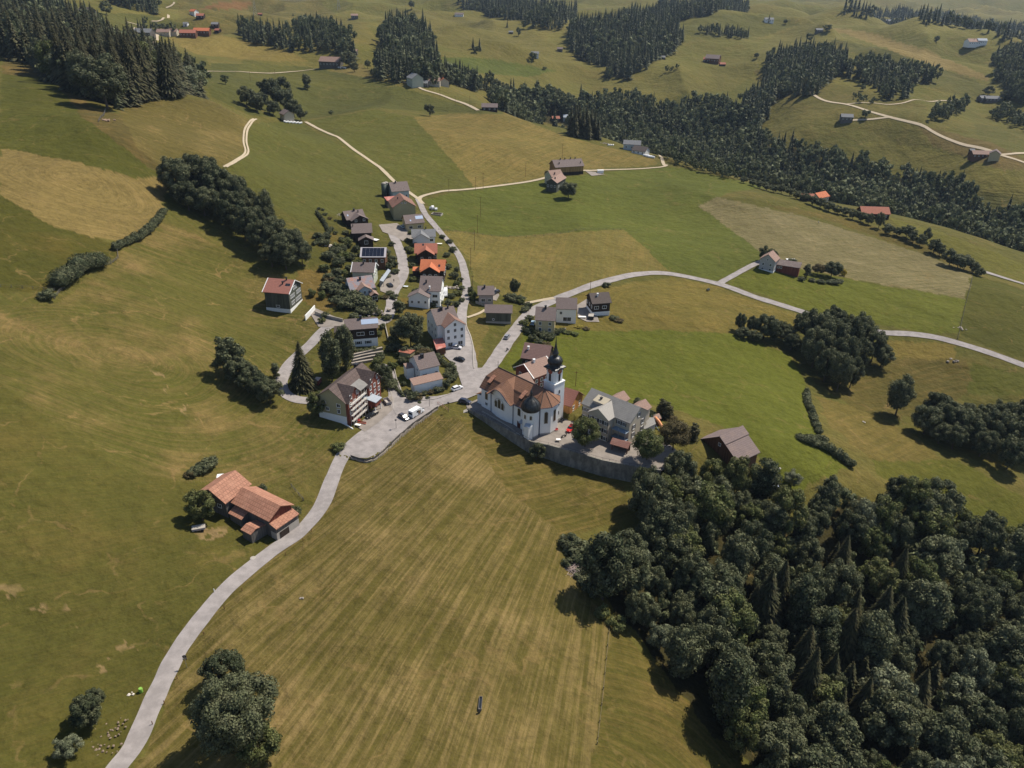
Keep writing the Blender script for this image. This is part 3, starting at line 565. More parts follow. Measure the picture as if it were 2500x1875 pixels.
lib('pale','dec',(36,),5000,34,.022,M_LEAFP)
lib('bush','dec',(41,42,43),1300,16,.050,M_LEAF,'bush',joined=True)
lib('bushg','dec',(44,45),1300,16,.050,M_LEAFG,'bush',joined=True)
lib('bushr','dec',(46,),1300,16,.050,M_LEAFR,'bush',joined=True)
lib('bushy','dec',(47,),900,14,.050,M_YEL,'bush',joined=True)
lib('column','dec',(48,49),2600,30,.028,M_NEED,'column')
lib('spruce_hd','con',(51,52,53,54),66,30,.20,M_NEED)
lib('spruce_md','con',(61,62,63,64),34,12,.19,M_NEED)
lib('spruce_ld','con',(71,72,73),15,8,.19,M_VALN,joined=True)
def plant(name,key,x,y,h,w,label,cat,group=None,var=None,lean=0):
    """w = crown width in metres"""
    r=RNG.rand(3); L_=LIB[key]; cr,tk=L_[int((r[0] if var is None else var)*len(L_))%len(L_)]
    base={'spruce':.40,'column':.26,'dech_t':.62,'tall_m':.62}.get(key[:6] if key[:6] in('spruce','column','dech_t','tall_m') else '',.92)
    if key.startswith('spruce'): base=.36
    sx=w/base; z=G(x,y)-.15
    rot=(0,0,r[1]*6.28)
    if tk is None:
        o=bpy.data.objects.new(name,cr); COL.objects.link(o); o.location=(x,y,z); o.rotation_euler=rot; o.scale=(sx,sx,h)
        return tag(o,label,cat,group)
    e=empty(name,(x,y,z),rot[2],label,cat,group); e.scale=(sx,sx,h)
    for nm,me in (('trunk',tk),('crown',cr)):
        c=bpy.data.objects.new(nm,me); COL.objects.link(c); c.parent=e
    return e
def ptree(name,key,vx,vy,h,w,label,cat='tree',group=None,var=None):
    p=V(vx,vy); return plant(name,key,p.x,p.y,h,w,label,cat,group,var)
# --- single trees (view px of the foot, height m, crown width m)
for a in [
('broadleaf_tree','dec_xl',552,1628,17,17,'huge dark round tree beside the bottom bend of the road, lower left'),
('broadleaf_tree','dec_hd',512,1512,10,9.5,'smaller tree merging into the top of the huge round tree by the road'),
('broadleaf_tree','fresh',592,1660,9,9,'olive tree at the lower right foot of the huge round roadside tree'),
('broadleaf_tree','dec_hd',222,1600,7.5,7,'dark bushy tree on the bank at the bottom left edge'),
('broadleaf_tree','dec_hd',238,1560,5,4,'small bush-like tree above the dark one on the bottom left bank'),
('broadleaf_tree','pale',182,1668,5,5.5,'grey green tree cut by the bottom edge at the lower left'),
('broadleaf_tree','fresh',450,1148,9.5,8.5,'green tree in front of the dark gable of the orange roofed farm'),
('broadleaf_tree','dec_md',498,828,14,13,'tallest of the dark trees standing in the meadow left of the hairpin'),
('broadleaf_tree','dec_hd',522,850,10,11,'dark round tree between the tallest meadow tree and the spreading one'),
('broadleaf_tree','dec_hd',566,878,9,9,'dark tree in the middle of the lower meadow clump'),
('broadleaf_tree','dec_hd',545,868,9.5,11,'dark spreading tree below the tallest meadow tree left of the hairpin'),
('broadleaf_tree','dec_hd',587,890,9,10,'lowest tree of the meadow clump, nearest the hairpin road'),
('broadleaf_tree','tall_md',597,835,6,4,'small slim tree at the right of the meadow clump beside the road'),
('spruce','spruce_hd',656,852,17,9.5,'lone spruce on the grass triangle inside the hairpin'),
('birch','dech_tall',718,838,19,8,'tall slim tree on the left of the pair behind the inn'),
('birch','dech_tall',748,815,18,7,'tall slim tree on the right of the pair behind the inn'),
('broadleaf_tree','fresh',692,915,9,8,'leafy tree at the left corner of the inn with a long shadow'),
('broadleaf_tree','dec_hd',885,757,14,12.5,'big dark round tree in the centre of the village'),
('broadleaf_tree','bronze',914,792,6,7,'bronze and green tree right below the big dark village tree'),
('broadleaf_tree','dec_hd',858,745,7,7,'dark tree left of the big round village tree'),
('broadleaf_tree','dec_hd',826,850,10,7.5,'dark tree hugging the right gable of the inn'),
('broadleaf_tree','tall_md',857,692,7,5.5,'upright tree at the bend of the village street'),
('broadleaf_tree','ball',1268,962,10.5,9.3,'clipped round tree beside the red car on the church yard'),
('broadleaf_tree','ball',1402,985,10.5,9.5,'clipped round green tree right of the roofed well'),
('broadleaf_tree','bronze',1458,962,10.5,10,'round bronze tree behind the green one at the parsonage'),
('cypress','column',1500,934,6,3,'single dark cypress at the edge of the bright meadow'),
('cypress','column',1431,887,7,2.6,'left one of the columnar conifers behind the parsonage'),
('cypress','column',1441,891,7,3.2,'right one of the columnar conifers behind the parsonage'),
('broadleaf_tree','dec_md',1165,990,6,6,'young tree growing at the foot of the churchyard wall'),
('broadleaf_tree','dec_hd',1658,1033,7.5,6.5,'round tree right of the brown wooden barn'),
('broadleaf_tree','pale',1716,1030,6.5,6.5,'pale silvery tree beside the garden table'),
('broadleaf_tree','dec_hd',1213,424,11,13,'large tree in front of the hilltop farm at the track'),
('broadleaf_tree','dec_hd',1105,637,8,5.5,'round lone tree in the straw meadow above the footpath'),
('broadleaf_tree','dec_md',908,258,11,10,'lone pointed tree on the crest of the far green hill'),
('broadleaf_tree','dec_hd',212,268,28,30,'large round tree standing in front of the left hillside forest'),
('broadleaf_tree','dec_hd',1592,698,9,5.5,'leftmost slim young tree of the grove below the valley road'),
('broadleaf_tree','dec_hd',1617,702,9,5.5,'second slim tree of the grove below the valley road'),
('broadleaf_tree','dech_tall',1936,868,18,10,'tall airy tree alone on the terraced slope right of the grove'),
('broadleaf_tree','dec_md',630,277,12,12,'tree at the corner of the farm with the white bales'),
('broadleaf_tree','dec_md',1655,548,8,6.5,'round tree behind the gable of the grey valley farmhouse'),
('broadleaf_tree','dec_md',1640,546,9,8,'dark tree left of the grey valley farmhouse'),
('broadleaf_tree','dec_hd',1786,574,9,11,'wide dark tree at the right end of the valley farm garden'),
('broadleaf_tree','tall_md',1733,576,7,5,'rounded upright tree in the valley farm garden'),
('broadleaf_tree','bronze',1757,570,6,7,'brownish airy tree in the middle of the valley farm garden'),
('broadleaf_tree','tall_md',642,210,14,10,'tree below the electricity pylon'),
]:
    ptree(*a)
# --- groves: each tree its own, one shared description per grove
def grove(group,label,L_,key='dec_hd',name='broadleaf_tree'):
    for t in L_: ptree(name,t[4] if len(t)>4 else key,t[0],t[1],t[2],t[3],label,'tree',group)
grove('trees of the long grove on the left slope','dark tree of the long grove between the tan field and the village',
 [(372,455,20,17),(400,440,18,15),(425,452,22,18),(452,470,21,18),(440,430,16,14),(480,462,17,15),(505,490,20,17),(495,520,19,17),(530,505,18,14),(540,545,18,15),(568,520,20,9,'dech_tall'),(560,565,16,14),(585,560,17,14),(600,590,15,14),(628,580,15,14),(610,600,13,13),(645,590,12,11),(395,480,14,14),(430,490,14,14),(470,500,15,14),(520,540,14,13),(580,595,11,11)])
grove('trees of the round hollow grove','dark tree of the rounded grove left of the farm with white bales',
 [(512,250,15,15),(535,262,14,14),(558,240,20,18),(580,250,22,20),(600,262,20,19),(590,235,20,18),(615,270,14,14),(545,255,14,15),(570,268,12,13)],'dec_md')
grove('trees of the grove below the valley road','dark tree of the big grove below the valley road',
 [(1645,712,12,12),(1668,716,10,10),(1690,716,9,9),(1735,722,17,14),(1760,738,20,15),(1790,720,19,14),(1752,770,19,15),(1785,765,22,16),(1820,745,20,16),(1850,725,17,13),(1812,790,20,14),(1845,775,17,12),(1880,752,15,12),(1900,765,11,11),(1808,820,18,11),(1778,800,16,12),(1835,812,15,10),(1600,712,5,7),(1625,718,5,7),(1705,735,8,9)])
grove('trees of the wood at the right edge','dark tree of the small wood at the right edge above the green strip',
 [(1998,905,13,12),(2020,880,14,12),(2045,905,15,13),(2075,895,13,12),(2080,925,15,13),(2110,915,15,12),(2140,930,16,13),(2150,900,15,12),(2180,940,17,14),(2200,905,18,13),(2225,950,18,15),(2120,950,12,11),(2060,935,11,10),(2225,880,16,12),(2180,975,14,12),(2030,925,9,9)])
grove('bushes below the red farm','rounded bush of the hedge row under the hidden red roofed farm',
 [(1590,378,5,7),(1610,383,5,7),(1625,388,6,7),(1640,392,6,8),(1655,396,6,8),(1672,398,7,8),(1690,402,6,8),(1706,408,6,8),(1722,412,6,8),(1740,420,7,8),(1757,426,7,9),(1775,432,7,9),(1795,437,6,8),(1812,440,6,8),(1828,448,7,8),(1846,452,7,8),(1862,458,8,8),(1885,465,11,7)],'dec_md')
grove('field trees along the upper right slope','dark small tree of the broken row above the mown strip',
 [(1905,478,7,9),(1925,480,6,8),(1945,484,9,10),(1960,494,8,9),(1975,500,8,8),(2005,515,9,10),(2018,520,7,8),(2040,540,10,11),(2058,545,9,11),(2072,548,9,10),(2092,553,7,9),(1990,490,9,6),(2105,560,5,7)],'dec_md')
grove('pair of dark trees near the hut','dark tree of the clump behind the pylon hill',[(783,178,9,8),(770,160,10,9)],'dec_ld')
# village shrubs: (x,y,h,w,key)
SHR=[(772,565,4,4,'bushg'),(758,555,4,4,'bush'),(750,575,5,5,'bush'),(764,590,5,5,'bushg'),(718,610,5,6,'bush'),(742,615,5,5,'bushg'),(728,628,5,6,'bush'),(760,612,3,3.5,'bushr'),(716,566,6,6,'bush'),(728,560,5,5,'bush'),(690,600,4,5,'bushg'),(700,618,4,5,'bush'),(765,655,5,6,'bush'),(785,668,5,6,'bushg'),(795,690,4,4,'bush'),(812,690,3,3,'bush'),(835,700,3,4,'bush'),(870,700,3,3,'bushg'),(855,765,4,4,'bush'),(902,800,3,3,'bush'),(895,790,3,3,'bushg'),(915,775,5,5,'bush'),(900,770,5,5,'bush'),(880,795,4,4,'bush'),(925,800,3,3,'bush'),(872,840,2,2,'bush'),(880,860,2.4,2.4,'bush'),(820,790,4,4,'bush'),(812,800,4,4,'bushg'),(700,700,3,3.5,'bush'),(690,712,3,3,'bushg'),(760,700,3,4,'bush'),(780,705,3,3,'bush'),(1140,690,3,4,'bush'),(1128,700,3,4,'bushg'),(1196,718,3,4,'bush'),(1210,712,2.4,3,'bush'),(980,620,3,3,'bushg'),(992,655,2.6,3,'bush'),(978,665,3,3.6,'bush'),(962,662,3,3.6,'bush'),(945,664,3,3.6,'bush'),(930,668,3,3.4,'bush'),(905,600,3,3,'bush'),(895,560,3,3,'bush'),(888,540,3,3,'bushg'),(870,530,2.6,3,'bush'),(1480,920,3,3.4,'bush'),(1420,895,3,3,'bush'),(430,1048,3,4,'bush'),(445,1042,3.5,4.5,'bush'),(460,1035,4,5,'bush'),(418,1055,2.5,3,'bushr'),(578,1082,3,2.6,'bush'),(652,1130,4,3.4,'bush'),
(738,984,3,4,'bushg'),(700,640,5,7,'bush'),(715,648,6,8,'bush'),(735,655,6,8,'bush'),(752,665,7,9,'bush'),(770,676,7,9,'bush'),(742,680,6,8,'bush'),(722,672,5,6,'bush'),(706,625,4,5,'bushr'),(790,682,6,7,'bush'),(775,690,4,6,'bush'),(757,640,5,6,'bushg'),(668,655,4,4,'bushg'),(690,660,4,4,'bushg'),
(868,720,6,6,'bush'),(845,745,3,4,'bush'),(828,700,2.5,3,'bushg'),(815,735,2.5,3,'bushg'),(852,758,4,4,'bushg'),(870,775,5,6,'bush'),(845,768,4,4,'bush'),(866,792,3.5,3,'bush'),(850,805,3.4,3,'bushg'),(848,845,3,5,'bush'),
(905,870,3,3.4,'bushr'),(955,850,2.2,2.4,'bush'),(943,852,2.6,2.8,'bush'),(932,856,2,2.2,'bushr'),(918,860,2,2.2,'bush'),(925,868,1.2,1.6,'bush'),(964,842,4,3,'bush'),(893,872,4,4,'bush'),(908,878,1,1.4,'bush'),
(975,800,3,3.4,'bush'),(968,812,3,3.4,'bush'),(975,826,3,3.4,'bush'),(964,818,2.4,3,'bush'),(948,788,3.4,4,'bush'),(938,780,3,4,'bush'),(930,770,3,3,'bush'),
(1010,642,6,3,'bush'),(1014,650,5,4,'bushg'),(1095,648,4,6,'bush'),(1112,650,3.6,6,'bush'),(1120,655,3,4,'bushg'),(1135,665,4,4,'bush'),(1128,672,3,4,'bush'),
(1138,720,3.4,3.4,'bush'),(1130,715,3,3,'bush'),(1148,735,3.6,4,'bush'),(1155,724,4,2.6,'bush'),(1170,728,4,5,'bush'),(1162,742,3.4,4,'bush'),(1186,730,3,4,'bush'),(1175,745,2.6,4,'bushr'),
(1222,716,1.6,4,'bushg'),(1236,718,1.5,4,'bushg'),(1245,702,1.6,3,'bushy'),(1262,706,1.6,3,'bushr'),(1320,682,2.4,4,'bush'),(1332,686,2,4,'bushr'),(1302,612,3,4,'bush'),
(960,585,3,3.5,'bush'),(945,600,2.6,3,'bush'),(978,590,3,3,'bush'),(955,560,3,3.5,'bush'),(968,548,3.4,4,'bush'),(960,530,3,3.6,'bush'),(945,520,2.6,3,'bush'),(938,640,2.6,3.4,'bush'),(952,645,2.8,3.5,'bushg'),(968,648,3,4,'bush'),(982,642,3,4,'bushg'),(990,630,2.6,3,'bush'),(935,655,2.6,3,'bush'),(986,612,2.8,3,'bush'),(972,606,4,4,'bush'),
(885,615,2.6,3.6,'bushg'),(895,640,3,4,'bush'),(905,650,3,4,'bush'),(918,655,3,4,'bush'),(880,585,3,3.4,'bush'),(878,555,3.4,4,'bushg'),(870,548,3,3.4,'bush'),(893,575,3,3,'bush'),(876,515,3,4,'bushg'),(893,525,3,4,'bushr'),(905,530,3,3,'bushg'),
(835,540,3,3.5,'bush'),(826,562,3.6,4.4,'bush'),(836,575,4,5,'bush'),(830,590,4,5,'bush'),(842,585,3.5,4,'bush'),(820,555,3,4,'bushr'),(826,608,2,4,'bush'),(846,600,3,4,'bush'),
(735,520,3,4,'bush'),(728,535,3,4,'bush'),(742,545,5,6,'bushg'),(720,555,5,6,'bushg'),(735,575,6,6,'bushg'),(722,590,6,6,'bush'),(700,575,5,6,'bush'),(745,595,3,4,'bush'),(690,545,4,5,'bush'),(676,530,4,5,'bush'),(700,530,3,3.5,'bush'),(712,520,2.4,2.6,'bush'),(750,520,2.4,2.6,'bush'),(684,470,2,2,'bush'),(676,468,2,2,'bush'),(690,480,2,2.4,'bush'),(700,488,2,2.4,'bushr'),(712,492,1.6,2,'bush'),
(800,640,2.4,3,'bush'),(812,655,2.2,3,'bushg'),(836,648,3,4,'bush'),(845,655,3,4,'bush'),(826,655,2.4,3,'bushr'),
(1325,868,1.5,2.5,'bush'),(1350,858,3,3,'bush'),(1378,865,3.6,3.2,'bush'),(1395,876,2.6,3,'bush'),(1410,885,2,3,'bush'),(1287,850,1.5,1.8,'bush'),(1450,895,3,4,'bushr'),(1475,910,2.4,3,'bushg'),
(1710,560,3,4,'bushy'),(1812,570,5,3,'bushy'),(1745,585,2.4,4,'bush'),(1722,584,3,4,'bush'),(1765,588,2.4,5,'bush'),(1790,588,2.6,6,'bush'),(1805,584,2.4,5,'bush'),(1700,545,3,5,'bush'),
(97,682,4.5,6,'bush'),(1275,1205,5,7,'bush'),(1262,1190,5,7,'bush'),(1245,1180,5,6,'bush'),(1300,1200,5,7,'bush'),(1238,1215,2.6,3,'bush'),(1320,1325,4,4,'bushg'),(1350,1345,4,4.6,'bushg'),(1290,1262,4,5,'bush'),(1305,1275,4,5,'bush'),(1275,1245,3,5,'bush'),
(742,812,2,3,'bush'),(760,770,1.8,3,'bush'),(775,772,1.8,3,'bush'),(790,770,1.8,3,'bush'),(805,766,1.8,3,'bush'),(823,720,3,2.4,'bush'),(725,810,2,3,'bushr')]
AREA=[('along the upper village street',(800,480,900,665)),('in the gardens beside the upper road',(900,500,1000,670)),('around the dark chalet by the hairpin',(700,690,830,830)),('on the bushy bank above the hairpin',(640,500,800,700)),
 ('around the white house at the square',(840,745,1000,890)),('beside the timber houses on the valley road',(1000,600,1340,760)),('behind the parsonage',(1280,840,1500,930)),('in the valley farm garden',(1690,530,1830,600)),('along the edge of the big wood',(1230,1160,1370,1360)),('around the orange roofed farm',(400,1020,670,1140))]
KN={'bush':'dark green','bushg':'light green','bushr':'reddish brown','bushy':'yellow flowering'}
for x,y,h,w,k in SHR:
    ar=[n for n,(a,b,c,d) in AREA if a<=x<=c and b<=y<=d]; ar=ar[0] if ar else 'standing alone on the left slope' if x<200 else 'beside the inn and the terraces'
    lb=KN[k]+' garden bush '+ar if 'wood' not in ar and 'alone' not in ar else KN[k]+' bush '+ar
    ptree('shrub',k,x,y,h,w,lb,'shrub',lb.replace('bush','bushes'))
# --- hedges
def hedge(vp,w,h,label,mat=M_LEAF,leaf=.28):
    pts=world_path(vp,1.0); rng=np.random.RandomState(len(pts)); c=[];nr=[]
    bm=bmesh.new(); 
    for i,p in enumerate(pts):
        z=G(p.x,p.y); hh=h*(.7+.6*rng.rand()**1.5); ww=w*(.75+.5*rng.rand())
        bmesh.ops.create_icosphere(bm,subdivisions=1,radius=1,matrix=Matrix.Translation((p.x,p.y,z+hh*.42))@Matrix.Diagonal((ww*.42,ww*.42,hh*.48,1)))
        n=int(55*max(w,h)); d=rng.normal(size=(n,3)); d[:,2]=np.abs(d[:,2])*.9; d/=np.linalg.norm(d,axis=1)[:,None]
        c.append(np.array([p.x,p.y,z+hh*.42])+d*np.array([ww*.5,ww*.5,hh*.56])*(.85+.25*rng.rand(n))[:,None]); nr.append(d+rng.normal(size=(n,3))*.5)
    c=np.concatenate(c); nr=np.concatenate(nr); nr/=np.linalg.norm(nr,axis=1)[:,None]
    v=quads_from(c,nr,np.full(len(c),leaf),rng); me=bpy.data.meshes.new('hedge'); bm.to_mesh(me); bv=[tuple(q.co) for q in me.vertices]; bf=[tuple(p.vertices) for p in me.polygons]; bm.free(); bpy.data.meshes.remove(me)
    o=mesh_obj('hedge',bv+[tuple(q) for q in v],bf+[tuple(len(bv)+4*i+k for k in range(4)) for i in range(len(c))],mat); return tag(o,label,'hedge')
hedge([(240,572),(262,560),(290,548),(318,525),(335,500),(342,488)],3.4,3.4,'long dark hedge between the tan field and the swirled meadow')
hedge([(128,655),(150,632),(175,618),(205,608)],8,5.5,'broad dark hedge mass above the wooden fence on the left')
hedge([(1742,830),(1745,850),(1755,870),(1762,890),(1772,912)],2.6,2.4,'narrow winding hedge at the right end of the bright meadow')
hedge([(1733,926),(1755,935),(1785,945),(1815,962),(1845,982)],3.2,2.6,'clipped curved hedge bordering the lower right green meadow')
hedge([(1745,926),(1770,926),(1785,930)],2.4,2,'short hedge lying just above the clipped curved hedge')
hedge([(1070,830),(1072,818)],.8,.8,'tiny hedge beside the church forecourt') if False else None
hedge([(672,478),(688,498),(700,520)],2,2,'thin hedge left of the upper village gardens')
hedge([(668,545),(688,530),(706,512)],2,2,'thin slanting hedge below the left village gardens')
hedge([(884,812),(890,835),(905,838)],.9,1.1,'short garden hedge left of the white house at the square',leaf=.2) if False else None
hedge([(960,795),(978,803),(984,822),(968,835)],1.8,2.2,'curved hedge right of the white house at the square',leaf=.22)
hedge([(840,800),(850,840),(872,866)],1.2,1.4,'low hedge between the village lane and the white house',leaf=.2)
hedge([(1660,555),(1690,548)],1.6,1.6,'low hedge behind the valley farm')
# --- woods
def wpoly(L_): return [(p.x,p.y) for p in (V(q[0],q[1],0,q[2]) if len(q)>2 else V(q[0],q[1]) for q in L_)]
ALL=[]
CLEAR=[(P(*q),r) for q,r in (((1333,292),17),((1360,292),14),((1337,384/3.16+3),10),((1521,352),9),((1545,360),9),((1982,462),10),((2112,497),9),((1171,273),14),((678,310),6),((836,147),10))]
def wood(poly,sp,h,kind,region,dec=.3,wd=None,ok=None,dense=True):
    wp=wpoly(densify(poly,40) if all(len(q)==2 for q in poly) else poly); xs=[p[0] for p in wp]; ys=[p[1] for p in wp]
    nx=int((max(xs)-min(xs))/sp)+2; ny=int((max(ys)-min(ys))/sp)+2
    for i in range(nx):
        for j in range(ny):
            r=RNG.rand(5); x=min(xs)+(i+r[0]*.9)*sp; y=min(ys)+(j+r[1]*.9)*sp
            if not inpoly(np.array([x]),np.array([y]),wp)[0]: continue
            if any(math.hypot(x-c.x,y-c.y)<r_ or (math.hypot(x-c.x*.965,y-c.y*.965)<r_*.8) for c,r_ in CLEAR): continue
            cl=float(vnoise(np.array([x/35]),np.array([y/35]),77)[0])
            d=(dec(x,y) if callable(dec) else dec)+cl*.6
            k='dec' if r[2]<d else 'con'; hh=h*(.60+.75*r[3]**1.2)*(1 if k=='con' else .82)
            ALL.append((k,x,y,hh,(hh*(.62+.3*r[4]) if k=='dec' else hh*(.42+.14*r[4])),region))
FGS=wpoly([(1600,1180),(1760,1120),(1930,1230),(2080,1400),(2050,1620),(1800,1620),(1700,1500),(1620,1380)])
wood([(1395,1090),(1430,1040),(1500,1012),(1590,1030),(1640,1060),(1700,1130),(1742,1135),(1785,1085),(1845,1045),(1940,1050),(2080,1130),(2300,1195),(2420,1500),(2400,1800),(1800,1800),(1640,1640),(1520,1500),(1440,1420),(1370,1345),(1300,1275),(1290,1215),(1370,1190)],6.4,17,'',
  'the big wood covering the lower right',dec=lambda x,y: .72 if inpoly(np.array([x]),np.array([y]),FGS)[0] else 1.4)
wood([(-70,135),(60,190),(150,245),(235,268),(300,240),(365,241),(424,231),(405,214),(330,185),(200,120),(80,60),(0,20),(-70,0)],7,26,'','the dark forest on the left hillside',dec=.22)
wood([(1040,220),(1110,205),(1180,215),(1240,222),(1290,212),(1340,214),(1430,236),(1490,214),(1545,212),(1600,240),(1650,300),(1700,298),(1760,320),(1830,335),(1900,352),(1980,360),(2060,372),(2095,420),(2240,455),(2240,560,-56),(2140,500,-54),(1950,480,-54),(1800,430,-52),(1600,365,-50),(1420,325,-45),(1290,303,-30),(1230,292,-14),(1160,262),(1060,242)],7.2,20,'','the ravine forest across the valley',dec=.72)
wood([(1380,322),(1440,345),(1560,374),(1600,372),(1500,348),(1420,328)],6,10,'','the ravine forest across the valley',dec=1.)
wood([(1196,95),(1215,120),(1290,150),(1262,168),(1330,165),(1420,112),(1448,78),(1400,50),(1520,12),(1590,5),(1480,0),(1330,22),(1300,50),(1200,60)],9,26,'','the dark forest at the top centre',dec=.2)
wood([(955,8),(1010,30),(1060,45),(1130,62),(1190,62),(1220,20),(1100,8),(1000,2)],11,26,'','the dark forest at the top centre',dec=.1)
wood([(802,95),(850,72),(905,95),(922,150),(925,195),(880,192),(790,182),(788,165),(832,150),(798,120)],8,25,'','the central far grove behind the green hill',dec=.3)
wood([(928,190),(1040,205),(1038,188),(935,176)],7,22,'','the central far grove behind the green hill',dec=.3)
wood([(488,98),(520,92),(590,105),(652,126),(640,132),(560,122),(500,112)],8,22,'','the far strip of forest left of the pylon',dec=.3)
wood([(610,85),(660,75),(705,90),(748,132),(752,150),(700,138),(650,118),(620,105)],8,22,'','the far strip of forest below the pylon',dec=.4)
wood([(262,88),(300,98),(345,105),(350,98),(290,82)],8,15,'','the far strip of forest left of the pylon',dec=.5)
wood([(150,12),(190,32),(250,52),(322,64),(318,52),(250,28),(190,5)],9,24,'','the far forest at the top left corner',dec=.3)
wood([(225,2),(330,12),(330,4),(260,-4)],12,20,'','the far forest at the top left corner',dec=.3)
wood([(1478,58),(1585,68),(1590,60),(1540,54),(1490,50)],9,17,'','the forest strip at the top right of centre',dec=.4)
wood([(1625,118),(1650,112),(1720,100),(1800,108),(1802,135),(1770,150),(1740,185),(1680,192),(1640,168)],8,24,'','the forest right of the ravine',dec=.3)
wood([(1575,215),(1610,185),(1640,165),(1652,190),(1635,240),(1610,285),(1580,270)],8,26,'','the forest right of the ravine',dec=.1)
wood([(1800,132),(1850,118),(1930,125),(1995,140),(1990,150),(1930,158),(1945,185),(1880,188),(1860,160),(1810,150)],8.5,20,'','the broken grove below the ridge at the upper right',dec=.5)
wood([(1800,178),(1830,182),(1880,198),(1870,202),(1820,196)],9,8,'','the broken grove below the ridge at the upper right',dec=1)
wood([(1985,228),(2030,205),(2062,196),(2066,206),(2030,225),(2000,232)],7,16,'','the oval grove on the far right slope',dec=.9)
wood([(2118,95),(2160,85),(2240,72),(2240,185),(2190,188),(2150,180),(2125,140)],8.5,25,'','the forest on the far right hill',dec=.45)
wood([(2110,215),(2160,205),(2212,225),(2240,240),(2240,250),(2170,240)],9,16,'','the forest on the far right hill',dec=.9)
wood([(1790,14),(1850,24),(1890,22),(1960,30),(2030,22),(2100,38),(2130,62),(2240,50),(2240,30),(2120,22),(2080,8),(1960,0),(1850,0)],15,24,'','the blue hazy woods on the horizon at the top right',dec=.2)
wood([(2040,66),(2090,70),(2120,72),(2112,64),(2060,60)],12,18,'','the blue hazy woods on the horizon at the top right',dec=.4)
wood([(1380,155),(1440,138),(1446,133),(1400,147)],8,9,'','the hedge line above the middle farm',dec=.8)
# scattered far single trees, each with its own place
for x,y,h,w,k,lb in [(860,28,17,16,'dec_ld','round tree casting a shadow on the far pale slope near the top'),(1093,78,15,10,'dec_ld','lone tree on the pale far slope right of the grove'),(1104,62,14,12,'dec_ld','tree right of the small white farm at the top'),(1068,60,12,6,'spruce_ld','spruce left of the small white farm at the top'),(203,65,18,20,'dec_ld','tree right of the dark farmhouse at the top left'),
 (635,65,16,13,'spruce_ld','left spruce above the far hut'),(645,68,17,14,'spruce_ld','right spruce above the far hut'),(740,10,12,12,'spruce_ld','spruce clump on the knoll at the top left of centre'),(1632,30,16,7,'spruce_ld','slim spruce casting a long shadow beside the white house at the top right'),(1668,32,9,10,'dec_ld','tree right of the white house at the top right'),
 (1758,45,12,16,'dec_ld','tree clump on the knoll beside the ridge hut'),(1995,58,10,11,'dec_ld','small tree on the distant ridge'),(2028,232,1,1,'dec_ld',''),(1847,228,9,11,'dec_ld','lone tree on the track beside the grey hut at the far right'),(720,92,15,8,'spruce_ld','lone spruce on the slope right of the far hut'),(710,72,12,9,'spruce_ld','second spruce near the far hut'),
 (996,110,16,8,'spruce_ld','left spruce of the group beside the reddish field'),(1010,112,16,9,'spruce_ld','right spruce of the group beside the reddish field'),(1003,118,9,12,'dec_ld','rounded tree of the group beside the reddish field'),(1126,128,11,14,'dec_ld','tree at the little farm right of the reddish field'),(1152,148,4,7,'dec_ld','small round bush right of the little farm'),
 (1072,202,12,11,'dec_md','round tree right of the red roofed far farm'),(948,192,12,11,'dec_md','round tree right of the orange gable of the far farm'),(880,190,10,11,'dec_md','round tree behind the grey far barn'),(728,158,18,20,'dec_md','large round tree right of the far farm on the hill'),(742,168,11,11,'dec_md','tree right of the large round one at the hill farm'),(695,262,4,6,'dec_ld','small dark bush on the far green meadow'),
 (1720,68,14,14,'dec_ld','round tree on the slope below the ridge'),(1608,108,9,10,'dec_ld','small pair tree beside the forest shadow'),(1840,170,8,8,'dec_ld','bush in the broken grove'),(465,205,8,8,'dec_ld','small tree at the tip of the left forest'),(505,100,8,6,'dec_ld','small tree near the far hut'),(605,52,6,5,'spruce_ld','little spruce on the far pale slope'),
 (2110,170,12,16,'dec_md','spreading tree left of the far right farm'),(2145,178,11,14,'dec_md','spreading tree right of the far right farm'),(1402,95,1,1,'dec_ld',''),(415,118,1,1,'dec_ld','')]:
    if lb: ptree('spruce' if 'spruce' in k else 'broadleaf_tree',k,x,y,h,w,lb)
grove('tall dark spruces on the crest','tall dark spruce of the compact group on the crest left of the pale barn',[(1213,286,24,9),(1221,291,26,10),(1230,288,27,10),(1238,292,25,10),(1246,286,26,10),(1256,290,24,9),(1264,292,22,9),(1226,283,25,9),(1272,295,18,8),(1250,295,22,9)],'spruce_md','spruce')
grove('trees at the right edge of the meadow road','rounded tree of the wood edge behind the brown crest barn',[(1200,250,17,16),(1190,240,18,17),(1180,225,18,17),(1172,215,17,16),(1060,205,14,13),(1048,200,15,14),(1058,225,14,15),(1070,240,12,12)],'dec_md')
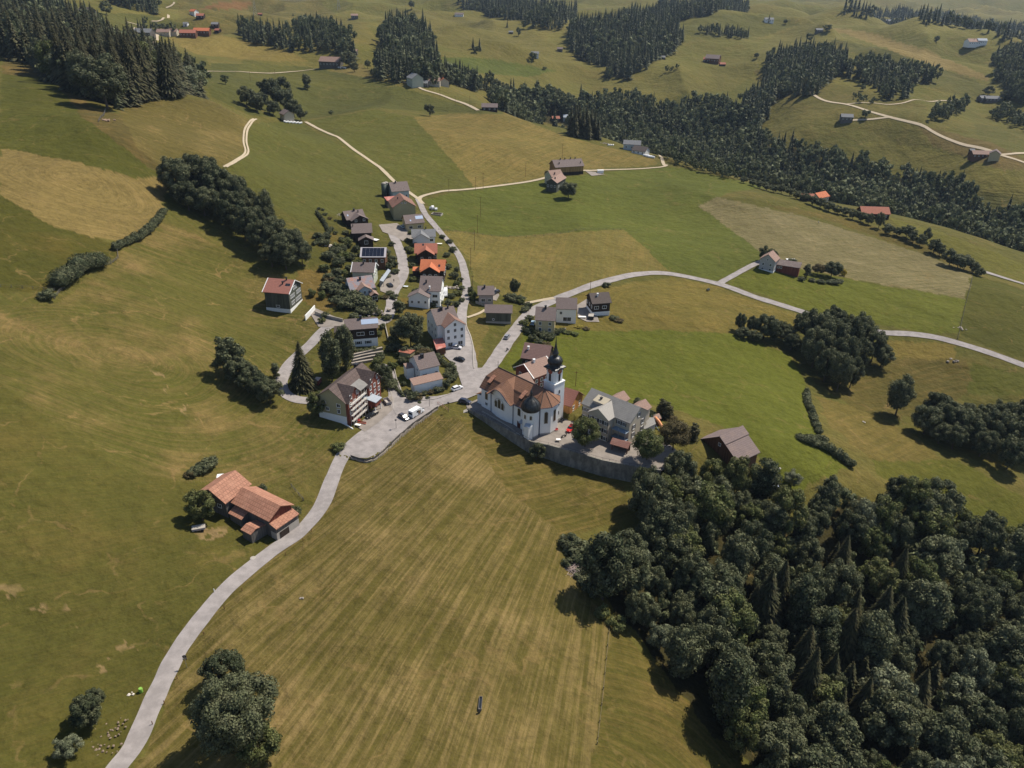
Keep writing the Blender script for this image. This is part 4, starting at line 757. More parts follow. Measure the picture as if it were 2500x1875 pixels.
def far_bake(items):
    """everything past the 300 largest of a kind: one mesh per kind"""
    for kind,nm,lb in (('con','distant_spruce_wood','countless small spruces of the distant forests'),('dec','distant_broadleaf_wood','countless small broadleaf trees of the distant forests')):
        src=[]
        for s in range(3):
            if kind=='con': v,f=needle_arr(90+s,11,7,2,.19)
            else:
                a,b,c,d=crown_arr(90+s,230,14,.085); v=np.concatenate([a,c]); f=b+[tuple(x+len(a) for x in q) for q in d]
            q4=np.array([tuple(q)+(q[-1],)*(4-len(q)) for q in f]); src.append((v,q4,np.array([len(q) for q in f])))
        VV=[];LV=[];LT=[];TI=[];o=0
        for k,x,y,h,w,rg in items:
            if k!=kind: continue
            v,q4,ln=src[RNG.randint(3)]; a=RNG.rand()*6.28; c,s=math.cos(a),math.sin(a); sx=w/(.38 if kind=='con' else .92)
            VV.append(np.stack([(v[:,0]*c-v[:,1]*s)*sx+x,(v[:,0]*s+v[:,1]*c)*sx+y,v[:,2]*h+G(x,y)-.2],1)); m=np.arange(4)[None]<ln[:,None]
            LV.append((q4+o)[m]); LT.append(ln); TI.append(np.full(len(v),RNG.rand())); o+=len(v)
        if not VV: continue
        VV=np.concatenate(VV);LV=np.concatenate(LV);LT=np.concatenate(LT); me=bpy.data.meshes.new(nm)
        me.vertices.add(len(VV)); me.vertices.foreach_set('co',VV.ravel()); me.loops.add(len(LV)); me.loops.foreach_set('vertex_index',LV.astype(np.int32))
        me.polygons.add(len(LT)); me.polygons.foreach_set('loop_start',np.concatenate([[0],np.cumsum(LT)[:-1]]).astype(np.int32)); me.polygons.foreach_set('loop_total',LT.astype(np.int32)); me.update(calc_edges=True)
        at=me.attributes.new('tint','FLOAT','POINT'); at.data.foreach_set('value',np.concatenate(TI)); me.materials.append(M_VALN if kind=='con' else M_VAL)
        ob=bpy.data.objects.new(nm,me); COL.objects.link(ob); tag(ob,lb,'forest',None,'stuff')
def in_view(x,y,h):
    dx,dy,dz=x,y,G(x,y)+h*.6-H; zc=dy*math.cos(TH)-dz*math.sin(TH)
    if zc<5: return 0
    px=1250+F*dx/zc; py=937.5-F*(dy*math.sin(TH)+dz*math.cos(TH))/zc
    return h*F/zc if -60<px<2560 and -60<py<1960 else 0
far=[]
for kind,lim in (('con',272),('dec',190)):
    it=[t for t in ALL if t[0]==kind]; sz=[in_view(t[1],t[2],t[3]) for t in it]; od=np.argsort([-s for s in sz],kind='stable')
    for r_,i in enumerate(od):
        k,x,y,h,w,rg=it[i]; s=sz[i]
        if s==0 and math.hypot(x,y)<330:
            pass
        if r_>=lim or s==0: far.append(it[i]); continue
        if kind=='con': key='spruce_hd' if s>120 else 'spruce_md' if s>55 else 'spruce_ld'; nm='spruce'
        else: key='dec_hd' if s>70 else 'dec_md' if s>42 else 'dec_ld'; nm='broadleaf_tree'
        if key=='dec_hd' and RNG.rand()<.22: key='fresh'
        if key=='dec_hd' and RNG.rand()<.0: key='bronze'
        if key=='dec_hd' and RNG.rand()<.10: key='pale'
        if key in('dec_hd','fresh') and RNG.rand()<.28: key='dech_tall'; w*=.85; h*=1.12
        adj='dark spruce in ' if kind=='con' else 'leafy broadleaf tree in '
        plant(nm,key,x,y,h,w,adj+rg,'tree','%ss of %s'%('spruce' if kind=='con' else 'broadleaf tree',rg))
far_bake(far); print('trees',len(ALL),'far',len(far))
# ------------------------------------------------------------------ building materials
def plaster(n,c,var=.12):
    m,nt,b=newmat(n,.85,.2); geo=N(nt,'ShaderNodeNewGeometry')
    n1=N(nt,'ShaderNodeTexNoise',Scale=.5,Detail=5.,Roughness=.6); L(nt,geo,'Position',n1,'Vector')
    nt.links.new(MIX(nt,n1.outputs[0],tuple(x*(1-var) for x in c),tuple(min(1,x*(1+var)) for x in c)),b.inputs['Base Color']); return m
def wood(n,c,sc=4.):
    m,nt,b=newmat(n,.85,.15); tc=N(nt,'ShaderNodeTexCoord'); mp=N(nt,'ShaderNodeMapping'); L(nt,tc,'Object',mp,'Vector'); mp.inputs['Scale'].default_value=(sc,sc,.12)
    n1=N(nt,'ShaderNodeTexNoise',Scale=1.,Detail=4.,Roughness=.6); L(nt,mp,0,n1,'Vector')
    nt.links.new(MIX(nt,RAMP(nt,n1.outputs[0],(.3,.7)),tuple(x*.6 for x in c),tuple(x*1.25 for x in c)),b.inputs['Base Color']); return m
def tiles(n,c,c2=None,row=.55,con=.35,blot=.4):
    c2=c2 or tuple(x*.62 for x in c); m,nt,b=newmat(n,.8,.25); tc=N(nt,'ShaderNodeTexCoord')
    br=N(nt,'ShaderNodeTexBrick',Scale=1.); L(nt,tc,'Object',br,'Vector'); br.inputs['Brick Width'].default_value=row*.9; br.inputs['Row Height'].default_value=row; br.inputs['Mortar Size'].default_value=.07
    br.inputs['Color1'].default_value=(*c,1); br.inputs['Color2'].default_value=(*[x*(1-con*.5) for x in c],1); br.inputs['Mortar'].default_value=(*[x*(1-con) for x in c],1)
    n1=N(nt,'ShaderNodeTexNoise',Scale=.45,Detail=6.,Roughness=.65); L(nt,tc,'Object',n1,'Vector')
    n2=N(nt,'ShaderNodeTexNoise',Scale=3.,Detail=3.); L(nt,tc,'Object',n2,'Vector')
    a=MIX(nt,MATH(nt,'MULTIPLY',RAMP(nt,n1.outputs[0],(.42,.72)),blot),br.outputs[0],c2)
    a=MIX(nt,MATH(nt,'MULTIPLY',n2.outputs[0],.4),a,tuple(x*.75 for x in c))
    nt.links.new(a,b.inputs['Base Color']); bp=N(nt,'ShaderNodeBump',Strength=.5,Distance=.05); L(nt,br,'Fac',bp,'Height'); bp.invert=True; L(nt,bp,0,b,'Normal'); return m
def flat(n,c,rough=.6,spec=.3,metal=0,emit=0):
    m,nt,b=newmat(n,rough,spec); b.inputs['Base Color'].default_value=(*c,1); b.inputs['Metallic'].default_value=metal; return m
R_BR=tiles('brown_tiles',(.21,.165,.155),(.16,.115,.10)); R_DK=tiles('dark_brown_tiles',(.12,.095,.085),(.085,.07,.062)); R_GR=tiles('grey_tiles',(.23,.235,.245),(.17,.17,.175)); R_RD=tiles('red_tiles',(.42,.16,.105),(.33,.12,.085)); R_OR=tiles('orange_tiles',(.60,.19,.085),(.46,.15,.075))
R_CH=tiles('church_tiles',(.30,.155,.095),(.16,.085,.06),.5,.5,.7); R_FM=tiles('farm_orange_tiles',(.42,.205,.135),(.50,.27,.18),.9,.55,.5); R_SL=tiles('slate_shingles',(.27,.26,.245),(.17,.165,.16),.5,.2,.8); R_PK=tiles('faded_pink_tiles',(.34,.225,.18),(.27,.17,.14)); R_BY=tiles('yellow_barn_roof',(.26,.14,.105),(.34,.17,.13))
R_RU=tiles('rusty_metal_sheet',(.45,.15,.12),(.62,.40,.34),1.,.2,.9); R_MT=tiles('blue_metal_sheet',(.38,.42,.47),(.33,.36,.42),1.2,.15,.4)
W_WH=plaster('white_plaster',(.82,.82,.80),.05); W_YE=plaster('yellow_plaster',(.50,.42,.25)); W_CR=plaster('cream_plaster',(.50,.44,.34)); W_OL=plaster('olive_plaster',(.36,.33,.20)); W_GR=plaster('grey_plaster',(.42,.41,.40)); W_GN=plaster('pale_green_plaster',(.45,.47,.38)); W_PI=plaster('greyish_pink_plaster',(.40,.34,.33)); W_BL=plaster('pale_blue_plaster',(.46,.52,.54))
W_DK=wood('dark_timber',(.045,.032,.025)); W_BRN=wood('brown_timber',(.14,.07,.04)); W_GY=wood('weathered_timber',(.13,.12,.11)); W_RD=wood('red_timber',(.19,.062,.042)); W_OR=wood('orange_timber',(.50,.24,.08)); W_GG=wood('greenish_timber',(.09,.095,.075))
M_GLASS=flat('window_glass',(.02,.025,.03),.15,.6); M_WHITE=flat('white_paint',(.78,.78,.77)); M_DARK=flat('dark_metal',(.03,.03,.035),.5); M_COP=None
M_SHUT=flat('dark_green_shutters',(.03,.06,.05)); M_SHR=flat('red_shutters',(.22,.03,.03)); M_CONC=plaster('concrete',(.36,.33,.29),.25); M_RED=flat('red_paint',(.55,.04,.04),.35,.5); M_SOLAR=flat('solar_panel',(.012,.015,.028),.2,.6); M_SOLB=flat('pale_collector_glass',(.38,.46,.60),.25,.8)
M_STONE=plaster('quarry_stone',(.30,.26,.22),.4)
def poly_mesh(name,vs,fs,mat,parent=None): return mesh_obj(name,vs,fs,mat,parent)
class MB:
    def __init__(s): s.v=[]; s.f=[]
    def add(s,vs,fs): o=len(s.v); s.v+=[tuple(q) for q in vs]; s.f+=[tuple(i+o for i in f) for f in fs]; return s
    def box(s,x0,x1,y0,y1,z0,z1):
        return s.add([(x0,y0,z0),(x1,y0,z0),(x1,y1,z0),(x0,y1,z0),(x0,y0,z1),(x1,y0,z1),(x1,y1,z1),(x0,y1,z1)],[(0,3,2,1),(4,5,6,7),(0,1,5,4),(1,2,6,5),(2,3,7,6),(3,0,4,7)])
    def slab(s,poly,th=.16):
        n=len(poly); vs=list(poly)+[(x,y,z-th) for x,y,z in poly]
        return s.add(vs,[tuple(range(n)),tuple(range(2*n-1,n-1,-1))]+[(i,i+n,(i+1)%n+n,(i+1)%n) for i in range(n)])
    def tube(s,pts,r,seg=6):
        v,f=raw_tube(pts,[r]*len(pts) if not isinstance(r,(list,tuple)) else r,seg); n=len(pts); f=list(f)+[tuple(range(seg))[::-1],tuple((n-1)*seg+k for k in range(seg))]; return s.add(v,f)
    def lathe(s,prof,seg=12,cx=0,cy=0,rot=0):
        vs=[];fs=[]
        for r,z in prof:
            for k in range(seg): a=2*math.pi*k/seg+rot; vs.append((cx+r*math.cos(a),cy+r*math.sin(a),z))
        for i in range(len(prof)-1):
            for k in range(seg): a=i*seg+k;b=i*seg+(k+1)%seg; fs.append((a,b,b+seg,a+seg))
        fs+= [tuple(range(seg))[::-1],tuple((len(prof)-1)*seg+k for k in range(seg))]; return s.add(vs,fs)
    def prism(s,poly,z0,z1):
        n=len(poly); return s.add([(x,y,z0) for x,y in poly]+[(x,y,z1) for x,y in poly],[tuple(range(n))[::-1],tuple(range(n,2*n))]+[(i,(i+1)%n,(i+1)%n+n,i+n) for i in range(n)])
    def obj(s,name,mat,parent=None,smooth=False): 
        o=mesh_obj(name,s.v,s.f,mat,parent,smooth); bm=bmesh.new(); bm.from_mesh(o.data); bmesh.ops.recalc_face_normals(bm,faces=bm.faces); bm.to_mesh(o.data); bm.free(); return o
def project(x,y,z):
    zc=y*math.cos(TH)-(z-H)*math.sin(TH); yr=(y*math.sin(TH)+(z-H)*math.cos(TH))/zc; xr=x/zc; c,s=math.cos(ROLL),math.sin(ROLL)
    return 1250+F*(c*xr-s*yr), 937.5-F*(s*xr+c*yr)
ZM={'a':(880,420,4.88),'b':(1130,680,5.395),'c':(680,660,3.95),'d':(1130,820,5.53),'e':(1400,900,4.424),'f':(800,510,13.825),'g':(800,620,13.825),'h':(760,880,8.73),'i':(1030,740,10.367),'j':(970,840,10.37),'k':(1420,920,9.217),'l':(620,680,13.825),'m':(1740,1000,13.825),'n':(1300,370,13.825),'o':(1820,580,9.217),'p':(700,0,4.424),'B':(400,1100,5.53),'0':(0,0,3.16),'6':(600,0,3.16),'2':(1200,0,3.16),'8':(1800,0,3.16),'R':(1700,450,2.765),'v':(0,0,1/K)}
def zp(z,p): o=ZM[z]; return o[0]+p[0]/o[2],o[1]+p[1]/o[2]
PANE_C=0
def window(par,fr,u,z,w=.95,h=1.25,shut=None,frame=M_WHITE):
    """fr: (origin x,y, direction x,y, normal x,y) of the wall line; u metres along it"""
    ox,oy,dx,dy,nx,ny=fr
    def pt(a,b,c): return (ox+dx*a+nx*b, oy+dy*a+ny*b, c)
    def bx(m,a0,a1,b0,b1,c0,c1):
        v=[pt(a,b,c) for c in (c0,c1) for a,b in ((a0,b0),(a1,b0),(a1,b1),(a0,b1))]; m.add(v,[(0,3,2,1),(4,5,6,7),(0,1,5,4),(1,2,6,5),(2,3,7,6),(3,0,4,7)])
    m=MB(); t=.13
    bx(m,u-w/2-t,u-w/2,-.05,.07,z-h/2-t,z+h/2+t); bx(m,u+w/2,u+w/2+t,-.05,.07,z-h/2-t,z+h/2+t); bx(m,u-w/2,u+w/2,-.05,.07,z+h/2,z+h/2+t); bx(m,u-w/2,u+w/2,-.05,.12,z-h/2-t,z-h/2)
    if w>.7: bx(m,u-.03,u+.03,-.05,.05,z-h/2,z+h/2)
    f=m.obj('window',frame,par); g=MB(); bx(g,u-w/2,u+w/2,-.04,.02,z-h/2,z+h/2); g.obj('pane',M_GLASS,f)
    if shut:
        for s in (-1,1):
            q=MB(); a=u+s*(w/2+t+.22); bx(q,a-.2,a+.2,.0,.06,z-h/2-.05,z+h/2+.05); q.obj('shutter',shut,f)
    return f
def house(z,A,B,C,He,label,roof,wall,pitch=32,cend='A',win=(),chim=(),wings=(),ov=.6,base=0,basemat=None,cat='house',name='house',zb=None,Wf=None,deep=2.5,sky=(),solar=None,skip_roof=False,shut=None,verge=None,group=None,rl=1.):
    a=zp(z,A); b=zp(z,B); c=zp(z,C)
    pa=P(*a,He*rl); pb=P(*b,He*rl); z0=G((pa.x+pb.x)/2,(pa.y+pb.y)/2) if zb is None else zb
    ze=z0+He; pa=P(*a,zabs=ze); pb=P(*b,zabs=ze)
    d=Vector((pb.x-pa.x,pb.y-pa.y)); Lr=d.length; d/=Lr; n=Vector((-d.y,d.x)); tn=math.tan(math.radians(pitch))
    e=pa if cend=='A' else pb
    if Wf is None:
        lo,hi=2.,40.
        for _ in range(40):
            m=(lo+hi)/2; q=project(e.x+n.x*m/2,e.y+n.y*m/2,ze+m/2*tn)
            if q[1]>c[1]: lo=m
            else: hi=m
        W=m
    else: W=Wf
    W=max(4.,min(W,26)); ce=Vector(((pa.x+pb.x)/2+n.x*W/2,(pa.y+pb.y)/2+n.y*W/2))
    root=empty(name,(ce.x,ce.y,z0),math.atan2(d.y,d.x),label,cat,group)
    hx=Lr/2; hy=W/2; wx=hx-ov; wy=hy-ov; hr=He+hy*tn; ov=min(ov,hx*.3)
    wt=He+ov*tn-.12
    m=MB(); b0=base if base else -deep
    pf=[(-wx,-wy),(wx,-wy),(wx,wy),(-wx,wy)]
    m.add([(-wx,-wy,b0),(wx,-wy,b0),(wx,wy,b0),(-wx,wy,b0),(-wx,-wy,wt),(wx,-wy,wt),(wx,wy,wt),(-wx,wy,wt),(-wx,0,hr-.2),(wx,0,hr-.2)],
      [(0,1,5,4),(2,3,7,6),(1,2,6,9,5),(3,0,4,8,7),(4,5,9,8),(7,8,9,6),(0,3,2,1)])
    wl=m.obj('wall',wall,root)
    if base: MB().box(-wx-.04,wx+.04,-wy-.04,wy+.04,-deep,base).obj('plinth',basemat or W_WH,root)
    m=MB(); th=.2; 
    m.slab([(-hx,-hy,He),(hx,-hy,He),(hx,0,hr),(-hx,0,hr)],th); m.slab([(hx,hy,He),(-hx,hy,He),(-hx,0,hr),(hx,0,hr)],th)
    rf=m.obj('roof',roof,root)
    if verge: 
        for s in (-1,1):
            q=MB(); x=s*hx; q.slab([(x-.16,-hy-.03,He+.03),(x+.16,-hy-.03,He+.03),(x+.16,0,hr+.03),(x-.16,0,hr+.03)],.26); q.slab([(x+.16,hy,He+.03),(x-.16,hy,He+.03),(x-.16,0,hr+.03),(x+.16,0,hr+.03)],.26); q.obj('verge_board',verge,rf)
    for q in chim:
        u,y=q[0],q[1]; w_=q[2] if len(q)>2 else .7; x=(u-.5)*Lr; yy=y*hy; zt=hr-abs(yy)*tn
        MB().box(x-w_/2,x+w_/2,yy-w_/2,yy+w_/2,zt-1.,zt+1.1).box(x-w_/2-.1,x+w_/2+.1,yy-w_/2-.1,yy+w_/2+.1,zt+1.1,zt+1.22).obj('chimney',M_DARK if len(q)<4 else q[3],rf)
    for u,v,w_,h_ in sky:
        x=(u-.5)*Lr; y0=-hy*(1-v); dy=h_; zz=lambda y: hr+y*tn+.06
        MB().slab([(x-w_/2,y0-dy/2,zz(y0-dy/2)),(x+w_/2,y0-dy/2,zz(y0-dy/2)),(x+w_/2,y0+dy/2,zz(y0+dy/2)),(x-w_/2,y0+dy/2,zz(y0+dy/2))],.12).obj('skylight',M_SOLB if w_>2 or w_<.8 else M_GLASS,rf)
    if solar:
        u0,u1,v0,v1,nu,nv=solar; zz=lambda y: hr+y*tn+.09
        q=MB()
        for i in range(nu):
            for j in range(nv):
                x0=(u0+(u1-u0)*i/nu-.5)*Lr+.04; x1=(u0+(u1-u0)*(i+1)/nu-.5)*Lr-.04; y0=-hy*(1-(v0+(v1-v0)*j/nv))+.04; y1=-hy*(1-(v0+(v1-v0)*(j+1)/nv))-.04
                q.slab([(x0,y0,zz(y0)),(x1,y0,zz(y0)),(x1,y1,zz(y1)),(x0,y1,zz(y1))],.08)
        q.obj('solar_panel',M_SOLAR,rf)
    FR={'f':(-wx,-wy,1,0,0,-1,2*wx),'r':(wx,-wy,0,1,1,0,2*wy),'l':(-wx,wy,0,-1,-1,0,2*wy)}
    for wi,wg in enumerate(wings):
        u,ww,pr=wg[:3]; o=wg[3] if len(wg)>3 else {}
        x=(u-.5)*Lr; w2=ww*Lr/2 if ww<3 else ww/2; tp=math.tan(math.radians(o.get('pitch',pitch))); he=He+o.get('dz',0); hw=min(he+w2*tp,hr-.05) if not o.get('tall') else he+w2*tp
        ye=-hy+(he-He)/tn if he>=He else -wy; yr=-hy+(hw-He)/tn; yf=-hy-pr; s=o.get('mat',wall); rm=o.get('roof',roof)
        tz=(hw-he)/w2
        q=MB(); q.slab([(x-w2,yf,he+.02),(x,yf,hw+.02),(x,yr,hw+.02),(x-w2,ye,he+.02)][::-1],.18); q.slab([(x,yf,hw+.02),(x+w2,yf,he+.02),(x+w2,ye,he+.02),(x,yr,hw+.02)][::-1],.18)
        wr=q.obj('wing_roof',rm,root); xa=w2-ov*.8; yw=yf+ov
        wv=[(x-xa,yw,-deep),(x+xa,yw,-deep),(x+xa,yw,he+(w2-xa)*tz-.1),(x,yw,hw-.2),(x-xa,yw,he+(w2-xa)*tz-.1)]
        wv2=[(a_,-wy+.3,c_) for a_,b_,c_ in wv]
        q=MB(); q.add(wv+wv2,[(0,1,2,3,4),(9,8,7,6,5)]+[(i,i+5,(i+1)%5+5,(i+1)%5) for i in range(5)]); q.obj('wing_wall',s,root)
        FR['w%d'%wi]=(x-xa,yw,1,0,0,-1,2*xa)
    for w_ in win:
        if isinstance(w_[1],int):       # (wall,count,height,[w,h,from,to])
            f,nn,zz=w_[:3]; ww,hh=(w_[3:5] if len(w_)>3 else (.95,1.25)); f0,f1=(w_[5:7] if len(w_)>5 else (0,1)); fr=FR[f]
            for k in range(nn): window(root,fr[:6],fr[6]*(f0+(f1-f0)*(k+.5)/nn),zz,ww,hh,shut)
        else:
            f,u,zz,ww,hh=w_[:5]; fr=FR[f]; window(root,fr[:6],fr[6]*u,zz,ww,hh,shut)
    root['_L']=Lr; root['_W']=W
    return root,FR,dict(hx=hx,hy=hy,wx=wx,wy=wy,hr=hr,He=He,tn=tn)
# --- upper village
DBG=[]
def H_(*a,**k):
    r=house(*a,**k); DBG.append((a[5][:40],round(r[0]['_L'],1),round(r[0]['_W'],1),round(r[0].location.z,1))); del r[0]['_L'],r[0]['_W']; return r
H_('a',(290,290),(510,265),(255,178),6,'pale house with dark chimney and mauve brown roof, uppermost of the village beside the silos',R_BR,W_BL,win=[('f',3,3),('l',2,3.5)],chim=[(.35,-.1)])
H_('a',(250,398),(305,480),(460,375),6,'olive walled barn with a wide brown and pink roof where the upper roads fork',R_BY,W_OL,cend='B',win=[('r',.40,8.2,.7,.6),('r',.55,8.2,.7,.6)],chim=[(.5,-.35,.5)],cat='barn',name='barn',rl=.9)
H_('a',(470,668),(700,640),(430,562),4.8,'yellow house with blue solar collectors on its brown roof',R_BR,W_YE,win=[('f',2,2.6,1.8,1.3)],sky=[(.78,.62,4.2,1.9),(.30,.35,.75,.9)])
H_('a',(545,822),(838,805),(520,727),4.5,'white house with blue grey roof and a front gable',R_GR,W_WH,wings=[(.40,.66,3)],win=[('f',.85,2.6,1.6,1.3)],chim=[(.6,.05,.5)])
H_('a',(585,1012),(862,1000),(590,892),5,'brick red roofed house with dark gable, next to the orange one',R_RD,W_DK,wings=[(.5,.76,2.6)],win=[('w0',2,3),('f',.93,3,.9,1.2)],sky=[(.38,.85,.9,1.)])
r,_,_=H_('a',(655,1212),(958,1208),(645,1077),5,'bright orange roofed house with dark timber gable',R_OR,W_DK,wings=[(.43,.76,2.6)],win=[('w0',3,3.2),('r',3,3.)],sky=[(.76,.45,.95,1.1)])
H_('a',(650,1455),(920,1455),(640,1273),7,'tall white house with brown roof and low front wing, below the orange roofed house',R_BR,W_WH,wings=[(.06,.98,4,{'dz':-1.5,'pitch':26})],win=[('f',.75,4.6,2,1.2),('f',.75,1.9,2.4,1.3),('w0',3,3.2,.8,1),('r',3,4.5),('r',3,2)],chim=[(.30,-.45,.6),(.49,-.85,.5,M_WHITE)])
H_('f',(440,590),(1105,480),(340,290),5,'brown house with broad dark gable at the top end of the village street',R_BR,W_DK,wings=[(.60,.90,3,{'pitch':28})],win=[('w0',2,4.8,1,1)],chim=[(.55,-.1,.7),(.72,-.3,.4)],sky=[(.16,.5,.7,.9)])
H_('f',(625,1030),(1335,975),(575,700),5.5,'dark house with plain grey brown roof and a small gabled porch',R_BR,W_DK,wings=[(.66,.74,5,{'dz':-2.4,'pitch':27})],win=[('w0',1,2,1.6,1.6)],chim=[(.08,-.3,.3)])
H_('g',(930,295),(1815,265),(950,-41),5.5,'house whose whole roof is covered by dark solar panels',flat('pale_roof_edge',(.45,.42,.44)),W_BRN,win=[('f',4,3.5)],solar=(.07,.92,.07,.93,6,3))
H_('g',(640,805),(1440,800),(690,465),5.5,'pale green house with mauve roof and a red patterned balcony end',R_BR,W_GN,win=[('f',.75,3.2,2,1.2),('r',3,3.4)],chim=[(.48,-.15,.6)],verge=M_WHITE)
H_('g',(650,1450),(1515,1300),(655,1020),4.5,'house with blotchy rust coloured roof and turquoise gable',tiles('blotchy_rust_tiles',(.26,.25,.28),(.42,.17,.09),.8,.2,1.),W_BL,wings=[(.52,.62,2.2,{'roof':R_PK}),(.83,.34,5,{'dz':-1.6,'roof':R_PK,'mat':W_DK})],win=[('w0',3,3.6,.9,1.2),('w1',1,1.6,2,1.6)],chim=[(.5,-.25,.8)])
# --- around the valley road
H_('b',(152,237),(375,228),(120,112),5,'brown roofed house with grey walls beside the upper road, above the timber barn',R_BR,W_PI,win=[('f',.3,2.4,1.6,1.4),('f',.75,2.4,1.2,1.2)],chim=[(.42,-.2,.7)])
H_('b',(250,464),(620,458),(247,352),5,'long dark weathered barn with brown roof between the two roads',R_BR,W_GG,cat='barn',name='barn',win=[('f',.3,1.8,.6,.6)],base=.9,basemat=M_CONC)
H_('b',(915,537),(1192,541),(922,356),6.5,'narrow yellow house with brown roof by the valley road',R_BR,W_YE,pitch=35,win=[('f',2,5),('f',2,2.4)],chim=[(.48,-.1,.8)],ov=.35)
H_('b',(1190,380),(1472,378),(1187,226),6.5,'white house with brown roof behind the narrow yellow one',R_BR,W_WH,pitch=35,win=[('f',.22,4.6,.9,1.1),('f',.45,1.8,1.6,1.7),('f',.65,1.8,1.6,1.7)],ov=.35)
H_('b',(1665,300),(1925,272),(1612,156),6,'dark brown chalet with white base right of the paved yard',R_DK,W_DK,win=[('f',.22,3.9,1.8,1.2),('f',.68,3.9,1.8,1.2),('l',3,4),('f',.2,1,.8,.8),('f',.6,1,1.4,1)],base=1.9,chim=[(.38,-.3,.6,M_WHITE)],shut=None)
# --- behind the church
H_('b',(745,1042),(1110,1078),(815,832),4.6,'old farmhouse with purplish brown roof directly behind the church',tiles('purple_brown_tiles',(.22,.135,.12),(.15,.10,.09)),W_DK,chim=[(.2,-.4,.6,M_WHITE)],win=[('f',.2,2.8,.9,1)])
H_('b',(935,1307),(1225,1185),(785,1120),5.5,'red timber house with pinkish roof between church and farmhouse',R_PK,W_RD,win=[('f',4,3.6),('f',4,1.4),('l',2,4)],chim=[(.4,-.1,.7,M_WHITE)],verge=M_WHITE)
H_('b',(815,1440),(960,1388),(680,1272),4,'low pink tiled annex tucked behind the church nave',R_PK,W_WH,cat='annex',name='annex',pitch=35)
H_('d',(1290,880),(1475,932),(1545,715),5,'orange timber building with red roof right of the church tower',tiles('deep_red_tiles',(.30,.13,.10),(.22,.10,.08)),W_OR,cend='B',win=[('r',2,3.6,1.,.9),('r',2,1.4,.8,1.6)],base=.6,pitch=38)
# --- lower village
H_('l',(165,755),(1085,800),(325,270),8.6,'tall dark timber house with brick red roof alone on the left meadow edge',tiles('brick_red_metal',(.36,.155,.12),(.30,.125,.10),.7,.3,.2),W_GG,pitch=30,
   win=[('f',.5,2.6,1.4,.8),('r',.18,3.6,.5,1.3),('r',.27,3.6,.5,1.3),('r',.36,3.6,.5,1.3),('r',.52,3.6,.5,1.3),('r',.61,3.6,.5,1.3),('r',.70,3.6,.5,1.3),('r',.79,3.6,.5,1.3),('r',.88,3.6,.5,1.3),('r',.14,6.4,.5,1.3),('r',.23,6.4,.5,1.3),('r',.32,6.4,.5,1.3),('r',.41,6.4,.5,1.3),('r',.63,6.4,.5,1.3),('r',.72,6.4,.5,1.3),('r',.81,6.4,.5,1.3),('r',.90,6.4,.5,1.3),('r',.42,9.1,.5,1.2),('r',.52,9.1,.5,1.2),('r',.62,9.1,.5,1.2)],
   base=1.7,chim=[(.62,-.35,.45),(.70,-.05,.45)],sky=[(.77,.62,1.,1.1),(.86,.62,1.,1.1)],verge=M_WHITE)
r,fr,dd=H_('c',(622,637),(945,600),(612,530),7.5,'dark timber chalet on white ground floor above the stone terraces',R_BR,W_DK,base=3.2,win=[('f',.45,5.3,2.6,1.2),('f',.82,5.3,1.5,1.1)],chim=[(.5,-.05,.8)],sky=[(.76,.62,6.4,1.9)])
for u in (.36,.68): window(r,(-dd['wx'],-dd['wy']-.05,1,0,0,-1),2*dd['wx']*u,1.7,1.3,1.1,M_SHUT)
H_('c',(515,667),(622,662),(518,598),4.6,'dark low side building left of the timber chalet',R_DK,W_DK,cat='annex',name='annex',base=2.2,deep=4)
r,fr,dd=H_('i',(320,640),(905,520),(190,230),9,'tall white house with rows of windows and a broad front gable at the village square',R_BR,W_WH,pitch=34,wings=[(.66,.94,3.6,{'roof':tiles('warm_brown_tiles',(.27,.16,.125),(.33,.2,.15)),'pitch':33})],
   win=[('w0',3,7.2),('w0',3,4.4),('w0',.5,9.6,.95,1.25),('w0',2,1.6,1.8,1.5),('l',3,6.5),('l',3,3.6)],chim=[(.42,-.12,1.),(.72,-.1,.5)],ov=.45)
H_('j',(545,745),(1075,600),(415,392),5.8,'small white house with brown roof in the middle of the lower village',R_BR,W_WH,pitch=34,win=[('f',.24,3.,1.7,1.1),('f',.86,2.8,.9,1.6),('l',2,4.6,.8,1.),('l',2,2,.8,1.)],chim=[(.36,-.2,1.)],ov=.4)
# --- outlying
r,fr,dd=H_('m',(945,1525),(1690,1140),(400,650),5.4,'large brown wooden barn with stepped mossy roof at the edge of the big wood',tiles('mossy_mauve_tiles',(.23,.175,.165),(.30,.21,.16)),W_BRN,pitch=33,cat='barn',name='barn',win=[('l',.5,7.6,.8,.9),('l',.3,4.2,.8,.9)])
hx,hy,hr,tn=dd['hx'],dd['hy'],dd['hr'],dd['tn']
MB().slab([(-hx-.3,-hy*.34,hr-hy*.34*tn+.35),(hx+.3,-hy*.34,hr-hy*.34*tn+.35),(hx+.3,.1,hr+.35),(-hx-.3,.1,hr+.35)],.3).obj('upper_roof',R_BR if 0 else bpy.data.materials['mossy_mauve_tiles'],r)
H_('o',(580,345),(680,245),(440,170),6.5,'grey shingled farmhouse gable in the valley meadow',R_PK,W_GR,pitch=38,win=[('l',2,4.2),('l',2,1.6),('l',.5,6.8,.8,.9)],base=1.2)
H_('o',(565,392),(1140,457),(592,264),4.6,'red brown barn with lichen grey roof attached to the grey farmhouse',tiles('lichen_tiles',(.26,.20,.18),(.36,.31,.28)),W_RD,cat='barn',name='barn',win=[('f',.1,3.2,.9,.9),('f',.22,3.2,.9,.9)])
